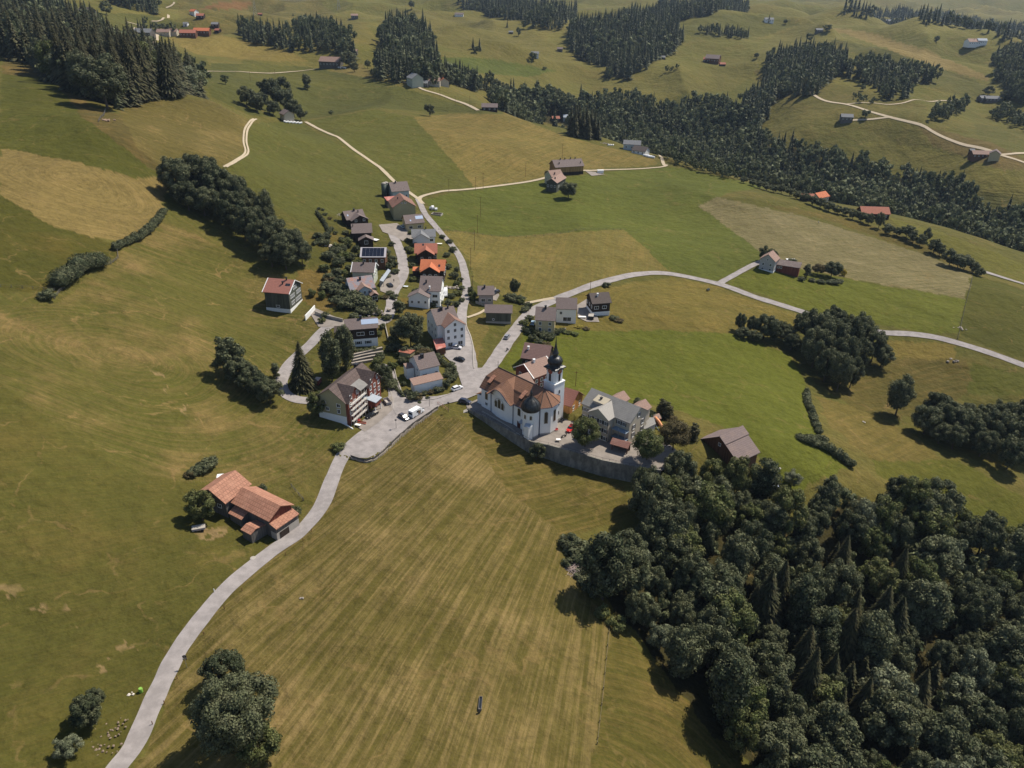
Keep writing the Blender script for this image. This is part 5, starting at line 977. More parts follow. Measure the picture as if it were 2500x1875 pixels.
H_('n',(500,495),(1495,400),(370,240),6,'long yellow timber barn with mauve roof on the hill track',R_BR,wood('ochre_timber',(.30,.19,.08)),cat='barn',name='barn',chim=[(.18,-.55,.5),(.9,-.6,.4),(.28,0,.5),(.43,0,.5),(.62,0,.5),(.78,0,.5)],base=2.2,basemat=W_DK)
H_('n',(590,1020),(905,815),(400,868),6,'farmhouse with faded pink roof below the yellow barn, behind the large tree',R_PK,W_GG,win=[('f',2,3),('l',3,3.5)],chim=[(.2,-.3,.6)])
H_('n',(400,830),(820,770),(390,600),6.4,'rear half of the pink roofed hill farmhouse, nearest the yellow barn',R_PK,W_GN,win=[('l',2,4)],chim=[(.35,-.6,.6)])
# --- orange roofed farm at the lower left
r,fr,dd=H_('B',(890,858),(1238,575),(715,670),5.6,'dwelling half of the orange roofed farm with dark shaded gable',R_FM,W_GY,pitch=30,win=[('l',.35,3.6,1.2,1.),('l',.75,3.6,1.2,1.)],cat='farmhouse',name='farmhouse')
r,fr,dd=H_('B',(955,832),(1485,1077),(995,622),5.2,'barn half of the orange roofed farm with reddish gable above a lean-to',R_FM,W_GY,pitch=28,cat='barn',name='barn',zb=None)
hx,hy,wx,wy=dd['hx'],dd['hy'],dd['wx'],dd['wy']
MB().add([(wx+.03,-wy+.1,3.4),(wx+.03,wy-.1,3.4),(wx+.03,wy-.1,5.2),(wx+.03,0,dd['hr']-.4),(wx+.03,-wy+.1,5.2)],[(0,1,2,3,4)]).obj('gable_boarding',W_RD,r)
MB().slab([(wx-.05,-wy-.2,4.1),(wx+2.6,-wy-.2,3.3),(wx+2.6,wy+.2,3.3),(wx-.05,wy+.2,4.1)],.18).obj('lean_to_roof',R_FM,r)
MB().box(wx+.1,wx+2.2,-wy,wy,1.6,3.3).obj('lean_to_wall',W_GY,r); MB().box(wx+.1,wx+2.25,-wy-.04,wy+.04,-3,1.6).obj('lean_to_plinth',M_CONC,r)
for k,y in enumerate((-.55,-.15)):
    MB().box(wx+2.2,wx+2.32,wy*y-.8,wy*y+.8,-.6,1.4).obj('door',W_DK,r)
MB().slab([(-hx+1,-hy-1.9,3.2),(-hx+6.2,-hy-1.9,3.2),(-hx+6.2,-wy,4.3),(-hx+1,-wy,4.3)],.16).obj('porch_roof',R_FM,r); MB().box(-hx+1.2,-hx+6,-hy-1.6,-wy,-2.5,3.3).obj('porch_wall',W_GY,r)
MB().slab([(hx-6,-hy-4.4,2.9),(hx-2.2,-hy-4.4,2.9),(hx-2.2,-hy-2.6,3.6),(hx-6,-hy-2.6,3.6)],.16).slab([(hx-6,-hy-2.6,3.62),(hx-2.2,-hy-2.6,3.62),(hx-2.2,-wy,2.9),(hx-6,-wy,2.9)],.16).obj('porch_roof',R_FM,r); MB().box(hx-5.8,hx-2.4,-hy-4.1,-wy,-2.5,2.9).obj('porch_wall',W_GY,r)
# --- inn
R_INN=tiles('inn_dark_tiles',(.13,.095,.085),(.17,.12,.105),1.,.5,.3)
r,fr,dd=H_('h',(750,1058),(1420,450),(385,745),8.2,'large inn with crossing dark brown roofs and a scaffold on its red timber gables',R_INN,W_OL,pitch=36,cat='inn',name='inn',wings=[(.22,.42,1.,{'mat':W_RD,'pitch':48}),(.79,.42,1.6,{'mat':W_RD,'pitch':48})],
   win=[('l',2,6.6,1.2,1.1),('l',.75,4.5,1,1.3),('l',.35,4.6,1.,1.1),('w1',2,9.8,.9,1.3),('w1',3,7.4,.9,1.3),('w1',3,4.9,.9,1.3),('w1',2,2.2,1.4,1.3),('w0',2,9.6,1.,1.3),('w0',3,7.,1,1.3),('w0',3,4.4,1.,1.3)],chim=[(.86,.1,1.2)],base=0,deep=4)
hx,hy,wx,wy,hr=dd['hx'],dd['hy'],dd['wx'],dd['wy'],dd['hr']
MB().box(-wx-.05,wx+.05,-wy-.05,wy+.05,-4,3.).obj('plinth',W_WH,r)
MB().slab([(-hx*.30,-hy-.6,hr-3.4),(hx*.30,-hy-.6,hr-3.4),(hx*.30,-hy*.25,hr-1.6),(-hx*.30,-hy*.25,hr-1.6)],.2).obj('dormer_roof',R_SL,r); MB().box(-hx*.27,hx*.27,-hy-.2,-hy*.3,6,hr-3.3).obj('dormer_wall',W_DK,r)
MB().slab([(hx*.02,-hy-4.6,4.3),(hx*.42,-hy-4.6,4.3),(hx*.42,-wy,5.2),(hx*.02,-wy,5.2)],.2).obj('winter_garden_roof',R_MT,r); MB().box(hx*.04,hx*.40,-hy-4.3,-wy,2.4,4.3).obj('winter_garden_wall',W_RD,r)
for x in (hx*.05,hx*.39): MB().box(x-.12,x+.12,-hy-4.2,-hy-3.96,-1,2.4).obj('post',M_WHITE,r)
q=MB()
SX0,SX1=-hx+.5,-hx*.08
for i in range(6):
    x=SX0+(SX1-SX0)*i/5
    for y in (-hy-2.1,-hy-1.2): q.tube([(x,y,-.5),(x,y,9.4)],.045,5)
for zz in (1.9,3.9,5.9,7.9):
    q.box(SX0,SX1,-hy-2.1,-hy-1.2,zz,zz+.06)
    for y in (-hy-2.12,): q.tube([(SX0,y,zz+1),(SX1,y,zz+1)],.04,5); q.tube([(SX0,y,zz+.5),(SX1,y,zz+.5)],.04,5)
for k in range(3): q.tube([(SX0+(SX1-SX0)*k/3,-hy-2.13,.2+2*k),(SX0+(SX1-SX0)*(k+1)/3,-hy-2.13,2.2+2*k)],.035,5)
sc=q.obj('scaffold',flat('scaffold_steel',(.55,.52,.48),.5)); sc.matrix_world=Matrix.Translation(r.location)@Matrix.Rotation(r.rotation_euler.z,4,'Z')
tag(sc,'metal scaffold with plank decks standing against the near gable of the inn','scaffold')
# --- parsonage with crossing slate roofs
r,fr,dd=H_('k',(0,540),(1125,960),(160,180),8.6,'big cream parsonage with crossing grey slate roofs behind the round plaza tree',R_SL,W_CR,pitch=33,ov=.4,cat='parsonage',name='parsonage',wings=[(.47,.44,3.2,{'roof':tiles('pale_slate',(.40,.375,.34),(.33,.31,.29),.5,.2,.6),'tall':1})],
   win=[('w0',4,7.,.8,1.2),('w0',4,4.2,.8,1.2),('w0',4,1.5,.8,1.2),('f',.05,6.8,.9,1.2),('f',.13,6.8,.9,1.2),('f',.20,6.8,.9,1.2),('f',.05,4,.9,1.2),('f',.14,4,.9,1.2),('r',2,3.2,1,1.5),('r',2,6,1,1.5),('r',.5,9.4,.9,1.3),('f',.78,7.2,.9,1.2),('f',.88,7.2,.9,1.2)],chim=[(.30,-.45,.6)],shut=M_DARK)
hx,hy,wx,wy,hr=dd['hx'],dd['hy'],dd['wx'],dd['wy'],dd['hr']
MB().slab([(-hx*.62,-hy*.78,hr-1.5),(-hx*.12,-hy*.78,hr-1.5),(-hx*.12,-hy*.2,hr-.7),(-hx*.62,-hy*.2,hr-.7)],.15).obj('dormer_roof',plaster('pale_flat_roof',(.42,.37,.28)),r); MB().box(-hx*.6,-hx*.14,-hy*.72,-hy*.2,hr-4.5,hr-1.6).obj('dormer_wall',M_CONC,r)
q=MB()
for z_ in (2.6,5.4): q.box(hx*.42,hx*.97,-hy-1.8,-wy,z_,z_+.12)
for x in (hx*.42,hx*.7,hx*.96): q.box(x-.06,x+.06,-hy-1.8,-hy-1.68,-1,6.4)
q.slab([(hx*.5,-hy-2.2,0),(hx*.62,-hy-2.2,0),(hx*.95,-hy-2.2,2.7),(hx*.83,-hy-2.2,2.7)],.1); q.obj('balcony',flat('blue_grey_steel',(.20,.25,.30),.5),r)
for zz,AA,BB,CC,lb in (('k',(1040,480),(1360,520),(1225,350),'a'),):
    pass
def crossroof(root,dd,u,w,depth,roof,wall):      # gable wing on the far side
    Lr=dd['hx']*2; x=(u-.5)*Lr; w2=w/2; tn=dd['tn']; he=dd['He']-.5; hw=min(he+w2*.75,dd['hr']-.6); y0=0; y1=dd['hy']+depth; tz=(hw-he)/w2
    q=MB(); q.slab([(x,y0,hw),(x,y1,hw),(x-w2,y1,he),(x-w2,y0,he)],.18); q.slab([(x,y1,hw),(x,y0,hw),(x+w2,y0,he),(x+w2,y1,he)],.18); q.obj('rear_roof',roof,root)
    xa=w2-.4; q=MB(); wv=[(x-xa,0,-2),(x+xa,0,-2),(x+xa,0,he),(x,0,hw-.2),(x-xa,0,he)]; wv2=[(a_,y1-.5,c_) for a_,b_,c_ in wv]
    q.add(wv+wv2,[(0,1,2,3,4),(9,8,7,6,5)]+[(i,i+5,(i+1)%5+5,(i+1)%5) for i in range(5)]); q.obj('rear_wall',wall,root)
crossroof(r,dd,.36,5.5,3.4,R_PK,W_CR); crossroof(r,dd,.80,5.5,3.4,R_PK,W_CR)
# --- simple pent roofs given by their four corners in the photo (order: near-left, near-right, far-right, far-left)
def pent(z,c4,h,rise,label,roof,wall,cat='shed',name='shed',th=.16,open_=False):
    c=[zp(z,q) for q in c4]; g=P(*c[0],h); z0=G(g.x,g.y)
    lo=[P(*c[0],zabs=z0+h),P(*c[1],zabs=z0+h)]; hi=[P(*c[2],zabs=z0+h+rise),P(*c[3],zabs=z0+h+rise)]; pts=lo+hi
    cx=sum(p.x for p in pts)/4; cy=sum(p.y for p in pts)/4; root=empty(name,(cx,cy,z0),0,label,cat)
    lp=[(p.x-cx,p.y-cy,p.z-z0) for p in pts]; MB().slab(lp,th).obj('roof',roof,root)
    k=.93; w=[(x*k,y*k) for x,y,_ in lp]; tz=[q[2]-th for q in lp]; n=4
    if open_:
        q=MB()
        for x,y in w: q.box(x-.08,x+.08,y-.08,y+.08,-1.5,h-th)
        q.obj('post',wall,root)
    else: MB().add([(x,y,-2.) for x,y in w]+[(x,y,t) for (x,y),t in zip(w,tz)],[(3,2,1,0),(4,5,6,7)]+[(i,(i+1)%4,(i+1)%4+4,i+4) for i in range(4)]).obj('wall',wall,root)
    return root
pent('i',[(335,1250),(580,1168),(495,937),(240,985)],3,.7,'small shed with a faded red sheet metal roof beside the tall white house',R_RU,W_BRN)
pent('j',[(410,1140),(1168,935),(1058,768),(300,965)],3.6,.9,'low white side wing with pink tiled pent roof in front of the small white house',R_PK,W_WH,'annex','annex')
pent('j',[(215,715),(412,680),(330,555),(130,590)],4.4,.5,'white garage block at the left of the small white house',R_PK,W_WH,'annex','annex')
pent('j',[(0,295),(300,338),(425,240),(40,225)],2.6,.3,'long low garage with red tiled roof in the shade of the big tree',R_RD,W_OL,'garage','garage')
pent('g',[(1625,1050),(1750,1092),(1992,705),(1900,652)],2.6,.2,'carport with long pale metal roof on the village street',R_MT,M_CONC,'carport','carport',open_=True)
pent('a',[(240,398),(345,372),(338,335),(200,352)],4.5,.6,'lean-to with whitish and pink roof at the left of the olive barn',R_RU,W_GY,'lean-to','lean_to')
pent('a',[(570,1220),(655,1215),(650,1168),(575,1172)],2.8,.5,'small orange roofed garage left of the bright orange house',R_OR,W_DK,'garage','garage')
pent('g',[(475,1145),(650,1135),(650,1068),(480,1072)],3,.3,'small red roofed shed left of the rust coloured roof',R_RU,W_DK)
pent('e',[(770,610),(905,540),(880,470),(800,475)],3.2,.5,'grey roofed annex right of the parsonage',R_SL,W_GR,'annex','annex')
pent('e',[(870,490),(965,480),(935,422),(880,445)],2.6,.6,'small pink tiled garden house behind the parsonage',R_PK,W_BRN)
# covered well on the churchyard wall
r,fr,dd=H_('k',(680,1425),(1095,1525),(705,1330),2.9,'roofed wooden shelter with mossy red roof on the churchyard wall',tiles('mossy_red_tiles',(.30,.15,.12),(.36,.24,.20)),W_BRN,Wf=3.4,pitch=30,cat='shelter',name='shelter',ov=.3)
bpy.data.objects.remove([c for c in r.children if c.name.startswith('wall')][0])
for x,y in ((-1,-1),(1,-1),(1,1),(-1,1)): MB().box(x*dd['wx']*.92-.15,x*dd['wx']*.92+.15,y*1.1-.15,y*1.1+.15,-1,2.9).obj('post',W_BRN,r)
MB().box(-dd['wx'],dd['wx'],1.1,1.25,0,2.7).obj('back_wall',W_BRN,r)
# silos
for i,(x,y) in enumerate(((205,345),(232,335))):
    p=V(*[q/K for q in zp('a',(x,y))]); z0=G(p.x,p.y); e=empty('silo',(p.x,p.y,z0),0,('left' if i==0 else 'right')+' dark green silo beside the uppermost pale house','silo','dark green silos')
    MB().lathe([(1.5,-1),(1.5,7.5)],16).obj('tank',flat('silo_green',(.06,.08,.07),.5),e,True); MB().lathe([(1.55,7.5),(1.2,8.1),(.1,8.5)],16).obj('lid',M_CONC,e,True)
# --- far farms and huts: foot point, length, width, eaves, rotation, roof, wall, label
def far_house(z,p,Ln,W,He,rot,roof,wall,label,cat='farmhouse',name='farmhouse',win=1):
    q=P(*zp(z,p)); z0=G(q.x,q.y)-.3; root=empty(name,(q.x,q.y,z0),math.radians(rot),label,cat); hx,hy=Ln/2,W/2; hr=He+hy*.62; wx,wy=hx-.5,hy-.5
    MB().add([(-wx,-wy,-3),(wx,-wy,-3),(wx,wy,-3),(-wx,wy,-3),(-wx,-wy,He),(wx,-wy,He),(wx,wy,He),(-wx,wy,He),(-wx,0,hr-.3),(wx,0,hr-.3)],[(0,1,5,4),(2,3,7,6),(1,2,6,9,5),(3,0,4,8,7),(4,5,9,8),(7,8,9,6),(0,3,2,1)]).obj('wall',wall,root)
    MB().slab([(-hx,-hy,He-.1),(hx,-hy,He-.1),(hx,0,hr),(-hx,0,hr)],.25).slab([(hx,hy,He-.1),(-hx,hy,He-.1),(-hx,0,hr),(hx,0,hr)],.25).obj('roof',roof,root)
    if win and Ln>9:
        n=int(Ln/4)
        for k in range(n): window(root,(-wx,-wy,1,0,0,-1),2*wx*(k+.5)/n,He*.6,1.1,1.2)
    elif win: MB().box(-.7,.7,-wy-.08,-wy+.05,-.3,1.9).obj('door',W_DK,root)
    return root
for a in [
('6',(575,570),25,15,7,-12,R_PK,W_GY,'big weathered barn with pink roof on the far hill, white bales beside it','barn','barn'),
('6',(1225,690),15,13,8,-60,R_GR,W_GN,'grey roofed barn with pale gable at the far meadow road','barn','barn'),
('6',(1285,690),12,7,3.5,-10,R_GR,W_GY,'low open shed in front of the far grey barn','shed','shed'),
('6',(1360,682),16,9,5,0,R_PK,W_CR,'long pinkish red roofed house of the far farm'),
('6',(1440,682),10,11,5,-70,R_OR,W_CR,'far farmhouse with glowing orange gable roof'),
('6',(1645,645),9,7,3,0,R_GR,W_GY,'little grey hut in front of the far wood edge','hut','hut'),
('6',(1806,862),15,9,4,0,R_BR,W_DK,'brown barn standing on the crest by the far road bend','barn','barn'),
('6',(250,996),11,9,6,-55,R_BR,W_CR,'pale gabled barn beside the row of white bales','barn','barn'),
('6',(740,190),14,10,6,10,R_PK,W_GY,'round shouldered hut below the pylon','hut','hut'),
('6',(745,465),9,7,4,0,R_PK,W_GY,'small pink roofed hut half hidden by trees','hut','hut'),
('6',(1545,142),18,9,4,0,R_BR,W_WH,'small white farm between trees near the top centre'),
('6',(1948,262),8,6,3,0,R_GR,W_GY,'tiny grey hut on the far pale ridge','hut','hut'),
('6',(2140,428),11,8,4,0,R_GR,W_WH,'little white hut right of the reddish field','hut','hut'),
('0',(575,232),19,13,5,-20,R_DK,W_GY,'dark farmhouse at the top left beside a round tree'),
('0',(1022,382),24,14,5,-8,R_GR,W_GY,'wide grey roofed farm at the top left road','farmhouse','farmhouse'),
('0',(1175,372),18,11,5,0,R_PK,W_CR,'left pinkish roofed building of the top left hamlet'),
('0',(1240,366),15,11,5,0,R_PK,W_CR,'right pinkish roofed building of the top left hamlet'),
('0',(1362,372),22,12,5,5,R_RD,W_BRN,'left red roofed farm of the pair at the top left'),
('0',(1468,352),22,11,5,0,R_OR,W_BRN,'right red roofed farm of the pair, white bales in front'),
('0',(1400,207),12,10,6,-30,R_OR,W_WH,'white house with orange roof high on the left meadow','house','house'),
('0',(1450,230),11,9,4,0,R_RD,W_DK,'small red roofed barn right of the white house on the left meadow','barn','barn'),
('0',(1566,292),10,8,4,0,R_GR,W_DK,'small grey roofed hut above the round tree at the upper left','hut','hut'),
('0',(1586,332),8,7,3,-20,R_RD,W_DK,'tiny red roofed hut beside the round tree at the upper left','hut','hut'),
('0',(1338,290),7,6,3,0,R_GR,W_WH,'tiny white hut at the foot of the small wood','hut','hut'),
('0',(1907,192),8,6,3,0,R_RD,W_DK,'tiny red hut on the far open pasture','hut','hut'),
('0',(885,118),12,9,5,0,R_GR,W_WH,'white house half hidden in the top left forest','house','house'),
('0',(1690,18),40,14,5,0,R_RD,W_WH,'cluster building with red roofs cut by the top edge'),
('2',(605,198),13,9,4,0,R_RD,W_DK,'red roofed hut on the pale clearing at the top centre','hut','hut'),
('2',(1420,16),22,14,6,0,R_RD,W_CR,'red roofed farm at the very top right of centre'),
('2',(1225,416),9,7,3,0,R_GR,W_GY,'little grey hut at the tip of the ravine meadow','hut','hut'),
('2',(1615,430),22,16,7,-25,R_BR,W_BRN,'large brown farmhouse on the far middle meadow'),
('2',(1567,428),10,9,5,-20,R_RD,W_DK,'red fronted outbuilding left of the large brown farmhouse','barn','barn'),
('2',(1690,452),9,7,3,0,R_RD,W_DK,'red roofed shed right of the large brown farmhouse','shed','shed'),
('2',(2035,102),17,10,5,0,R_GR,W_WH,'white house beside the slim spruce on the far slope','house','house'),
('2',(420,918),10,8,3,10,R_RD,W_DK,'red roofed hut between ravine trees','hut','hut'),
('2',(505,918),9,9,5,0,R_MT,W_BL,'pale blue hut left of the tall spruce group','hut','hut'),
('2',(1015,1128),15,9,6,-10,R_GR,W_BL,'pale barn on the crest at the end of the hill track','barn','barn'),
('2',(1085,1152),13,10,3.5,-35,R_DK,W_WH,'dark roofed low barn right of the pale crest barn','barn','barn'),
('2',(434,384),9,7,4,0,R_BR,W_GY,'tiny hut above the ravine forest','hut','hut'),
('8',(530,165),12,8,4,0,R_GR,W_GY,'grey hut beside the tree clump on the ridge','hut','hut'),
('8',(762,842),13,9,5,-8,R_GR,W_GY,'grey timber hut on the far right meadow','hut','hut'),
('8',(1800,648),10,8,4,20,R_GR,W_GY,'left part of the grey farm at the upper right'),
('8',(1875,650),18,9,4,-3,R_GR,W_GY,'right part of the grey farm at the upper right','barn','barn'),
('8',(1808,1085),20,9,4,0,R_PK,W_BRN,'long pink roofed barn at the right road fork','barn','barn'),
('8',(1912,1095),10,10,6,60,R_BR,W_YE,'yellow gabled farmhouse at the right road fork'),
('8',(1735,1060),5,4,4,0,R_GR,W_DK,'tiny hut left of the pink roofed barn','hut','hut'),
('8',(575,1466),12,9,4,35,R_OR,W_CR,'orange gabled house hidden behind the hedge row','house','house'),
('8',(482,1466),9,7,3,0,R_RD,W_DK,'low red roof left of the orange gabled house','barn','barn'),
('8',(992,1575),19,11,4,-3,R_RD,W_DK,'red sheet roofed barn below the bushes on the right','barn','barn'),
('8',(1728,222),30,14,6,10,R_PK,W_WH,'pale farm group in the hazy valley at the top right'),
('8',(1780,212),16,10,6,0,R_MT,W_WH,'white roofed hall of the hazy valley farm','hall','hall'),
('8',(1080,76),30,14,6,0,R_GR,W_GY,'grey farm in the hazy far meadows'),
]:
    far_house(*a)
print(DBG)
# ------------------------------------------------------------------ church (local frame: x along the nave, y away from the village street side)
ZB=.25
ch=empty('church',(CO[0],CO[1],ZB),-math.pi/4,'white baroque church with red brown tiled roof and black onion domes, in the centre','church')
bm_c=None
M_COPPER,nt,b=newmat('blackened_copper',.42,.5); tc=N(nt,'ShaderNodeTexCoord'); n1=N(nt,'ShaderNodeTexNoise',Scale=.9,Detail=5.,Roughness=.6); L(nt,tc,'Object',n1,'Vector')
nt.links.new(MIX(nt,RAMP(nt,n1.outputs[0],(.4,.7)),(.010,.011,.012),(.045,.052,.05)),b.inputs['Base Color'])
M_PIPE=flat('blue_black_pipe',(.03,.04,.09),.4); M_TRIM=plaster('stone_trim',(.52,.49,.43),.05); M_ALT=flat('brown_leaded_glass',(.06,.048,.03),.25,.5); M_FOOT=plaster('grey_socle',(.40,.38,.35),.1)
def bell(s):
    u=(s-4.8)/10.4; u=min(max(u,0),1); v=math.sin(math.pi*u); return 7.35+3.5*(v**1.5 if v>0 else 0)
# walls: body with bowed transept
q=MB(); N_=22; fr_=[]
for i in range(N_+1):
    s=4.8+10.4*i/N_; fr_.append((s,-1.0*math.sin(math.pi*i/N_)))
body=[(0,0)]+fr_+[(21,0),(25.1,2.2),(26.9,5.3),(26.6,9.),(23.8,12.),(0,12.4)]
q.prism(body,-6,7.4)
vs=[(s,t,7.2) for s,t in fr_]+[(s,t,bell(s)-.05) for s,t in fr_]; n=len(fr_); q.add(vs,[(i,i+1,i+1+n,i+n) for i in range(n-1)])
q.prism([(20.5,0.2),(25.1,2.2),(26.9,5.3),(26.6,9.),(23.8,12.),(20.5,12.2)],7.3,9.)
q.add([(0,0,7.3),(0,12.4,7.3),(0,10.1,10.5),(0,2.3,10.5)],[(0,1,2,3)])
q.obj('wall',W_WH,ch)
MB().prism([(s+(.05 if s>20 else -.05 if s<1 else 0),t-.05 if t<6 else t+.05) for s,t in body],-6,-.6).obj('plinth',M_FOOT,ch)
# nave roof, broken (gambrel) profile, hipped at the street end
E0=-.5; pr=[(-.55,7.25),(2.3,10.6),(6.2,13.2),(10.1,10.6),(12.95,7.25)]; S1=22.8
q=MB(); A_=[(-.45,)+p for p in pr]; A_[2]=(1.5,6.2,13.2); A_[1]=(-.25,2.3,10.6); A_[3]=(-.25,10.1,10.6); Bq=[(S1,)+p for p in pr]
q.add(A_+Bq,[(0,1,6,5),(1,2,7,6),(2,3,8,7),(3,4,9,8),(1,3,2)])
nv=q.obj('roof',R_CH,ch); sm=nv.modifiers.new('thickness','SOLIDIFY'); sm.thickness=.2; sm.offset=-1
# choir roof facets
ap=(22.6,6.4,13.25); ev=[(19.8,-.4,8.8),(25.4,1.8,8.9),(27.4,5.1,8.9),(27.1,9.2,8.9),(24.1,12.5,8.9),(19.8,12.8,8.8)]
q=MB(); q.add([ap]+ev+[(19.8,6.4,13.22)],[(0,1,2),(0,2,3),(0,3,4),(0,4,5),(0,5,6),(0,7,1),(0,6,7)]); o=q.obj('choir_roof',R_CH,ch); sm=o.modifiers.new('thickness','SOLIDIFY'); sm.thickness=.2; sm.offset=-1
q=MB()
for e in ev[1:5]: q.tube([(ap[0],ap[1],ap[2]+.05),(e[0],e[1],e[2]+.06)],.09,5)
q.tube([(-.3,2.3,10.66),(S1,2.3,10.66)],.06,4); q.tube([(1.5,6.2,13.27),(22.6,6.3,13.3)],.12,5); q.obj('ridge_tiles',R_DK,ch)
# transept roof lofted from the bell gable to a hip
q=MB(); ns,ntt=24,10; vs=[]
for j in range(ntt+1):
    t=-1.75+7.9*j/ntt; k=min(max((t+1.4)/3.6,0),1)
    for i in range(ns+1):
        s=4.2+11.6*i/ns; zb_=bell(s)+.12 if 4.8<s<15.2 else 7.3; zt=13.05-abs(s-10)*.80
        ty=t-(.95*math.sin(math.pi*min(max((s-4.8)/10.4,0),1)) if j==0 else 0)*.6
        vs.append((s,ty,zb_*(1-k)+max(zt,7.3)*k))
q.add(vs,[(j*(ns+1)+i,j*(ns+1)+i+1,(j+1)*(ns+1)+i+1,(j+1)*(ns+1)+i) for j in range(ntt) for i in range(ns)])
o=q.obj('transept_roof',R_CH,ch); sm=o.modifiers.new('thickness','SOLIDIFY'); sm.thickness=.22; sm.offset=-1
# eaves line in dark tin
q=MB(); q.tube([(-.4,-.5,7.2),(4.9,-.5,7.25)]+[(s,-1.75-.5*math.sin(math.pi*(s-4.8)/10.4),bell(s)+.02) for s in np.linspace(5.2,14.9,14)]+[(15.2,-.55,7.25),(20.2,-.5,7.3)],.13,6); q.tube([(e[0],e[1],e[2]-.1) for e in ev[1:5]],.1,6); q.obj('gutter',M_PIPE,ch)
for s,t,zt in ((4.85,-.14,7.2),(15.25,-.14,7.2),(25.15,2.0,8.8)): MB().tube([(s,t,-2),(s,t,zt)],.12,6).obj('downpipe',M_PIPE,ch)
# roof dormers
for s in (2.9,17.6):
    MB().slab([(s-.75,.6,10.0),(s+.75,.6,10.0),(s+.75,3.4,11.65),(s-.75,3.4,11.65)],.14).obj('dormer_roof',R_FM,ch); MB().box(s-.6,s+.6,.8,3.,8.5,9.95).obj('dormer_wall',M_DARK,ch)
def arch_window(par,fr,u,z,w,h,glass=M_ALT,trim=M_TRIM,tw=.18,name='window'):
    ox,oy,dx,dy,nx,ny=fr
    def ring(a,b,e): # half width, outset, arched outline
        pts=[(-a,-e),(a,-e),(a,h-w/2)]+[(a*math.cos(th),h-w/2+a*math.sin(th)) for th in np.linspace(.15,math.pi-.15,8)]+[(-a,h-w/2)]
        return [(ox+dx*(u+p[0])+nx*b,oy+dy*(u+p[0])+ny*b,z+p[1]) for p in pts]
    f0=ring(w/2+tw,-.1,tw); f1=ring(w/2+tw,.06,tw); n=len(f0); m=MB(); m.add(f0+f1,[tuple(range(n,2*n))]+[(i,(i+1)%n,(i+1)%n+n,i+n) for i in range(n)]); f=m.obj(name,trim,par)
    g0=ring(w/2,0,0); g1=ring(w/2,.075,0); m=MB(); m.add(g0+g1,[tuple(range(n,2*n))]+[(i,(i+1)%n,(i+1)%n+n,i+n) for i in range(n)]); m.obj('pane',glass,f)
FW=(0,0,1,0,0,-1)
arch_window(ch,FW,2.5,3.6,1.1,2.7); arch_window(ch,FW,17.9,3.9,1.15,2.6)
window(ch,FW,2.5,1.9,.9,.8,None,M_TRIM)
FT=(0,-.96,1,0,0,-1)
for k,(u,w,h) in enumerate(((8.2,1.0,2.3),(9.7,1.15,3.2),(11.25,1.0,2.3))): arch_window(ch,(0,-1.0,1,0,0,-1),u,3.6,w,h)
q=MB(); v,f=raw_tube([(9.7+2.35*math.cos(a),-1.03,4.6+2.5*math.sin(a)) for a in np.linspace(0,math.pi,16)],[.1]*16,5); q.add(v,f); q.obj('window_arch',M_TRIM,ch)
def facet(p,q_):
    dx,dy=q_[0]-p[0],q_[1]-p[1]; l=math.hypot(dx,dy); dx/=l;dy/=l; return (p[0],p[1],dx,dy,dy,-dx),l
fr,l=facet((25.1,2.2),(26.9,5.3)); arch_window(ch,fr,l*.55,3.0,1.05,4.1)
fr,l=facet((26.9,5.3),(26.6,9.)); arch_window(ch,fr,l*.5,3.0,1.05,4.1)
# portal
MB().box(17.2,18.6,-.12,.1,-1.2,1.5).obj('door',flat('dark_red_door',(.09,.03,.025),.6),ch); MB().box(16.9,18.9,-.9,0,-3,-1.2).box(17.1,18.7,-.07,0,1.5,1.7).obj('door_step',M_CONC,ch)
MB().slab([(18.9,-1.3,2.3),(20.3,-1.3,2.3),(20.3,0,3.),(18.9,0,3.)],.12).obj('canopy',R_MT,ch)
# entrance porch at the street end
MB().box(-2.7,0,.6,5.2,-3,3.5).obj('porch_wall',W_WH,ch); MB().slab([(-3.2,.2,3.3),(0,.2,5.0),(0,5.6,5.0),(-3.2,5.6,3.3)],.15).obj('porch_roof',R_CH,ch)
# stair turret with black dome
cx,cy=22.6,.5
oct_=[(cx+2.75*math.cos(math.radians(a)),cy+2.75*math.sin(math.radians(a))) for a in range(22,382,45)]
MB().prism(oct_,-6,8.3).obj('turret_wall',W_WH,ch); MB().lathe([(2.83,-6),(2.83,-.6)],8,cx,cy,math.radians(22)).obj('turret_plinth',M_FOOT,ch)
dm=MB().lathe([(2.9,8.1),(3.15,8.35),(3.05,9.3),(2.8,10.2),(2.3,11.0),(1.5,11.7),(.8,12.2),(.4,12.8),(.28,13.5),(.45,13.8),(.25,14.1),(.04,15.4)],16,cx,cy).obj('turret_dome',M_COPPER,ch,True)
q=MB()
for k in range(8):
    a=k*math.pi/4; q.tube([(cx+r*math.cos(a),cy+r*math.sin(a),z) for r,z in ((3.14,8.5),(3.1,9.3),(2.84,10.2),(2.33,11.05),(1.53,11.75),(.83,12.25))],.05,4)
q.obj('dome_rib',M_COPPER,dm)
for k in (5,6): 
    a0=math.radians(22+45*k-22.5*0); p,q2=oct_[k-1],oct_[k]; fr,l=facet(p,q2); arch_window(ch,fr,l/2,5.6,.55,1.3)
    window(ch,fr,l/2,2.9 if k==5 else 1.2,.8,.8,None,M_TRIM)
fr,l=facet(oct_[6],oct_[7]); arch_window(ch,fr,l/2,5.6,.55,1.3)
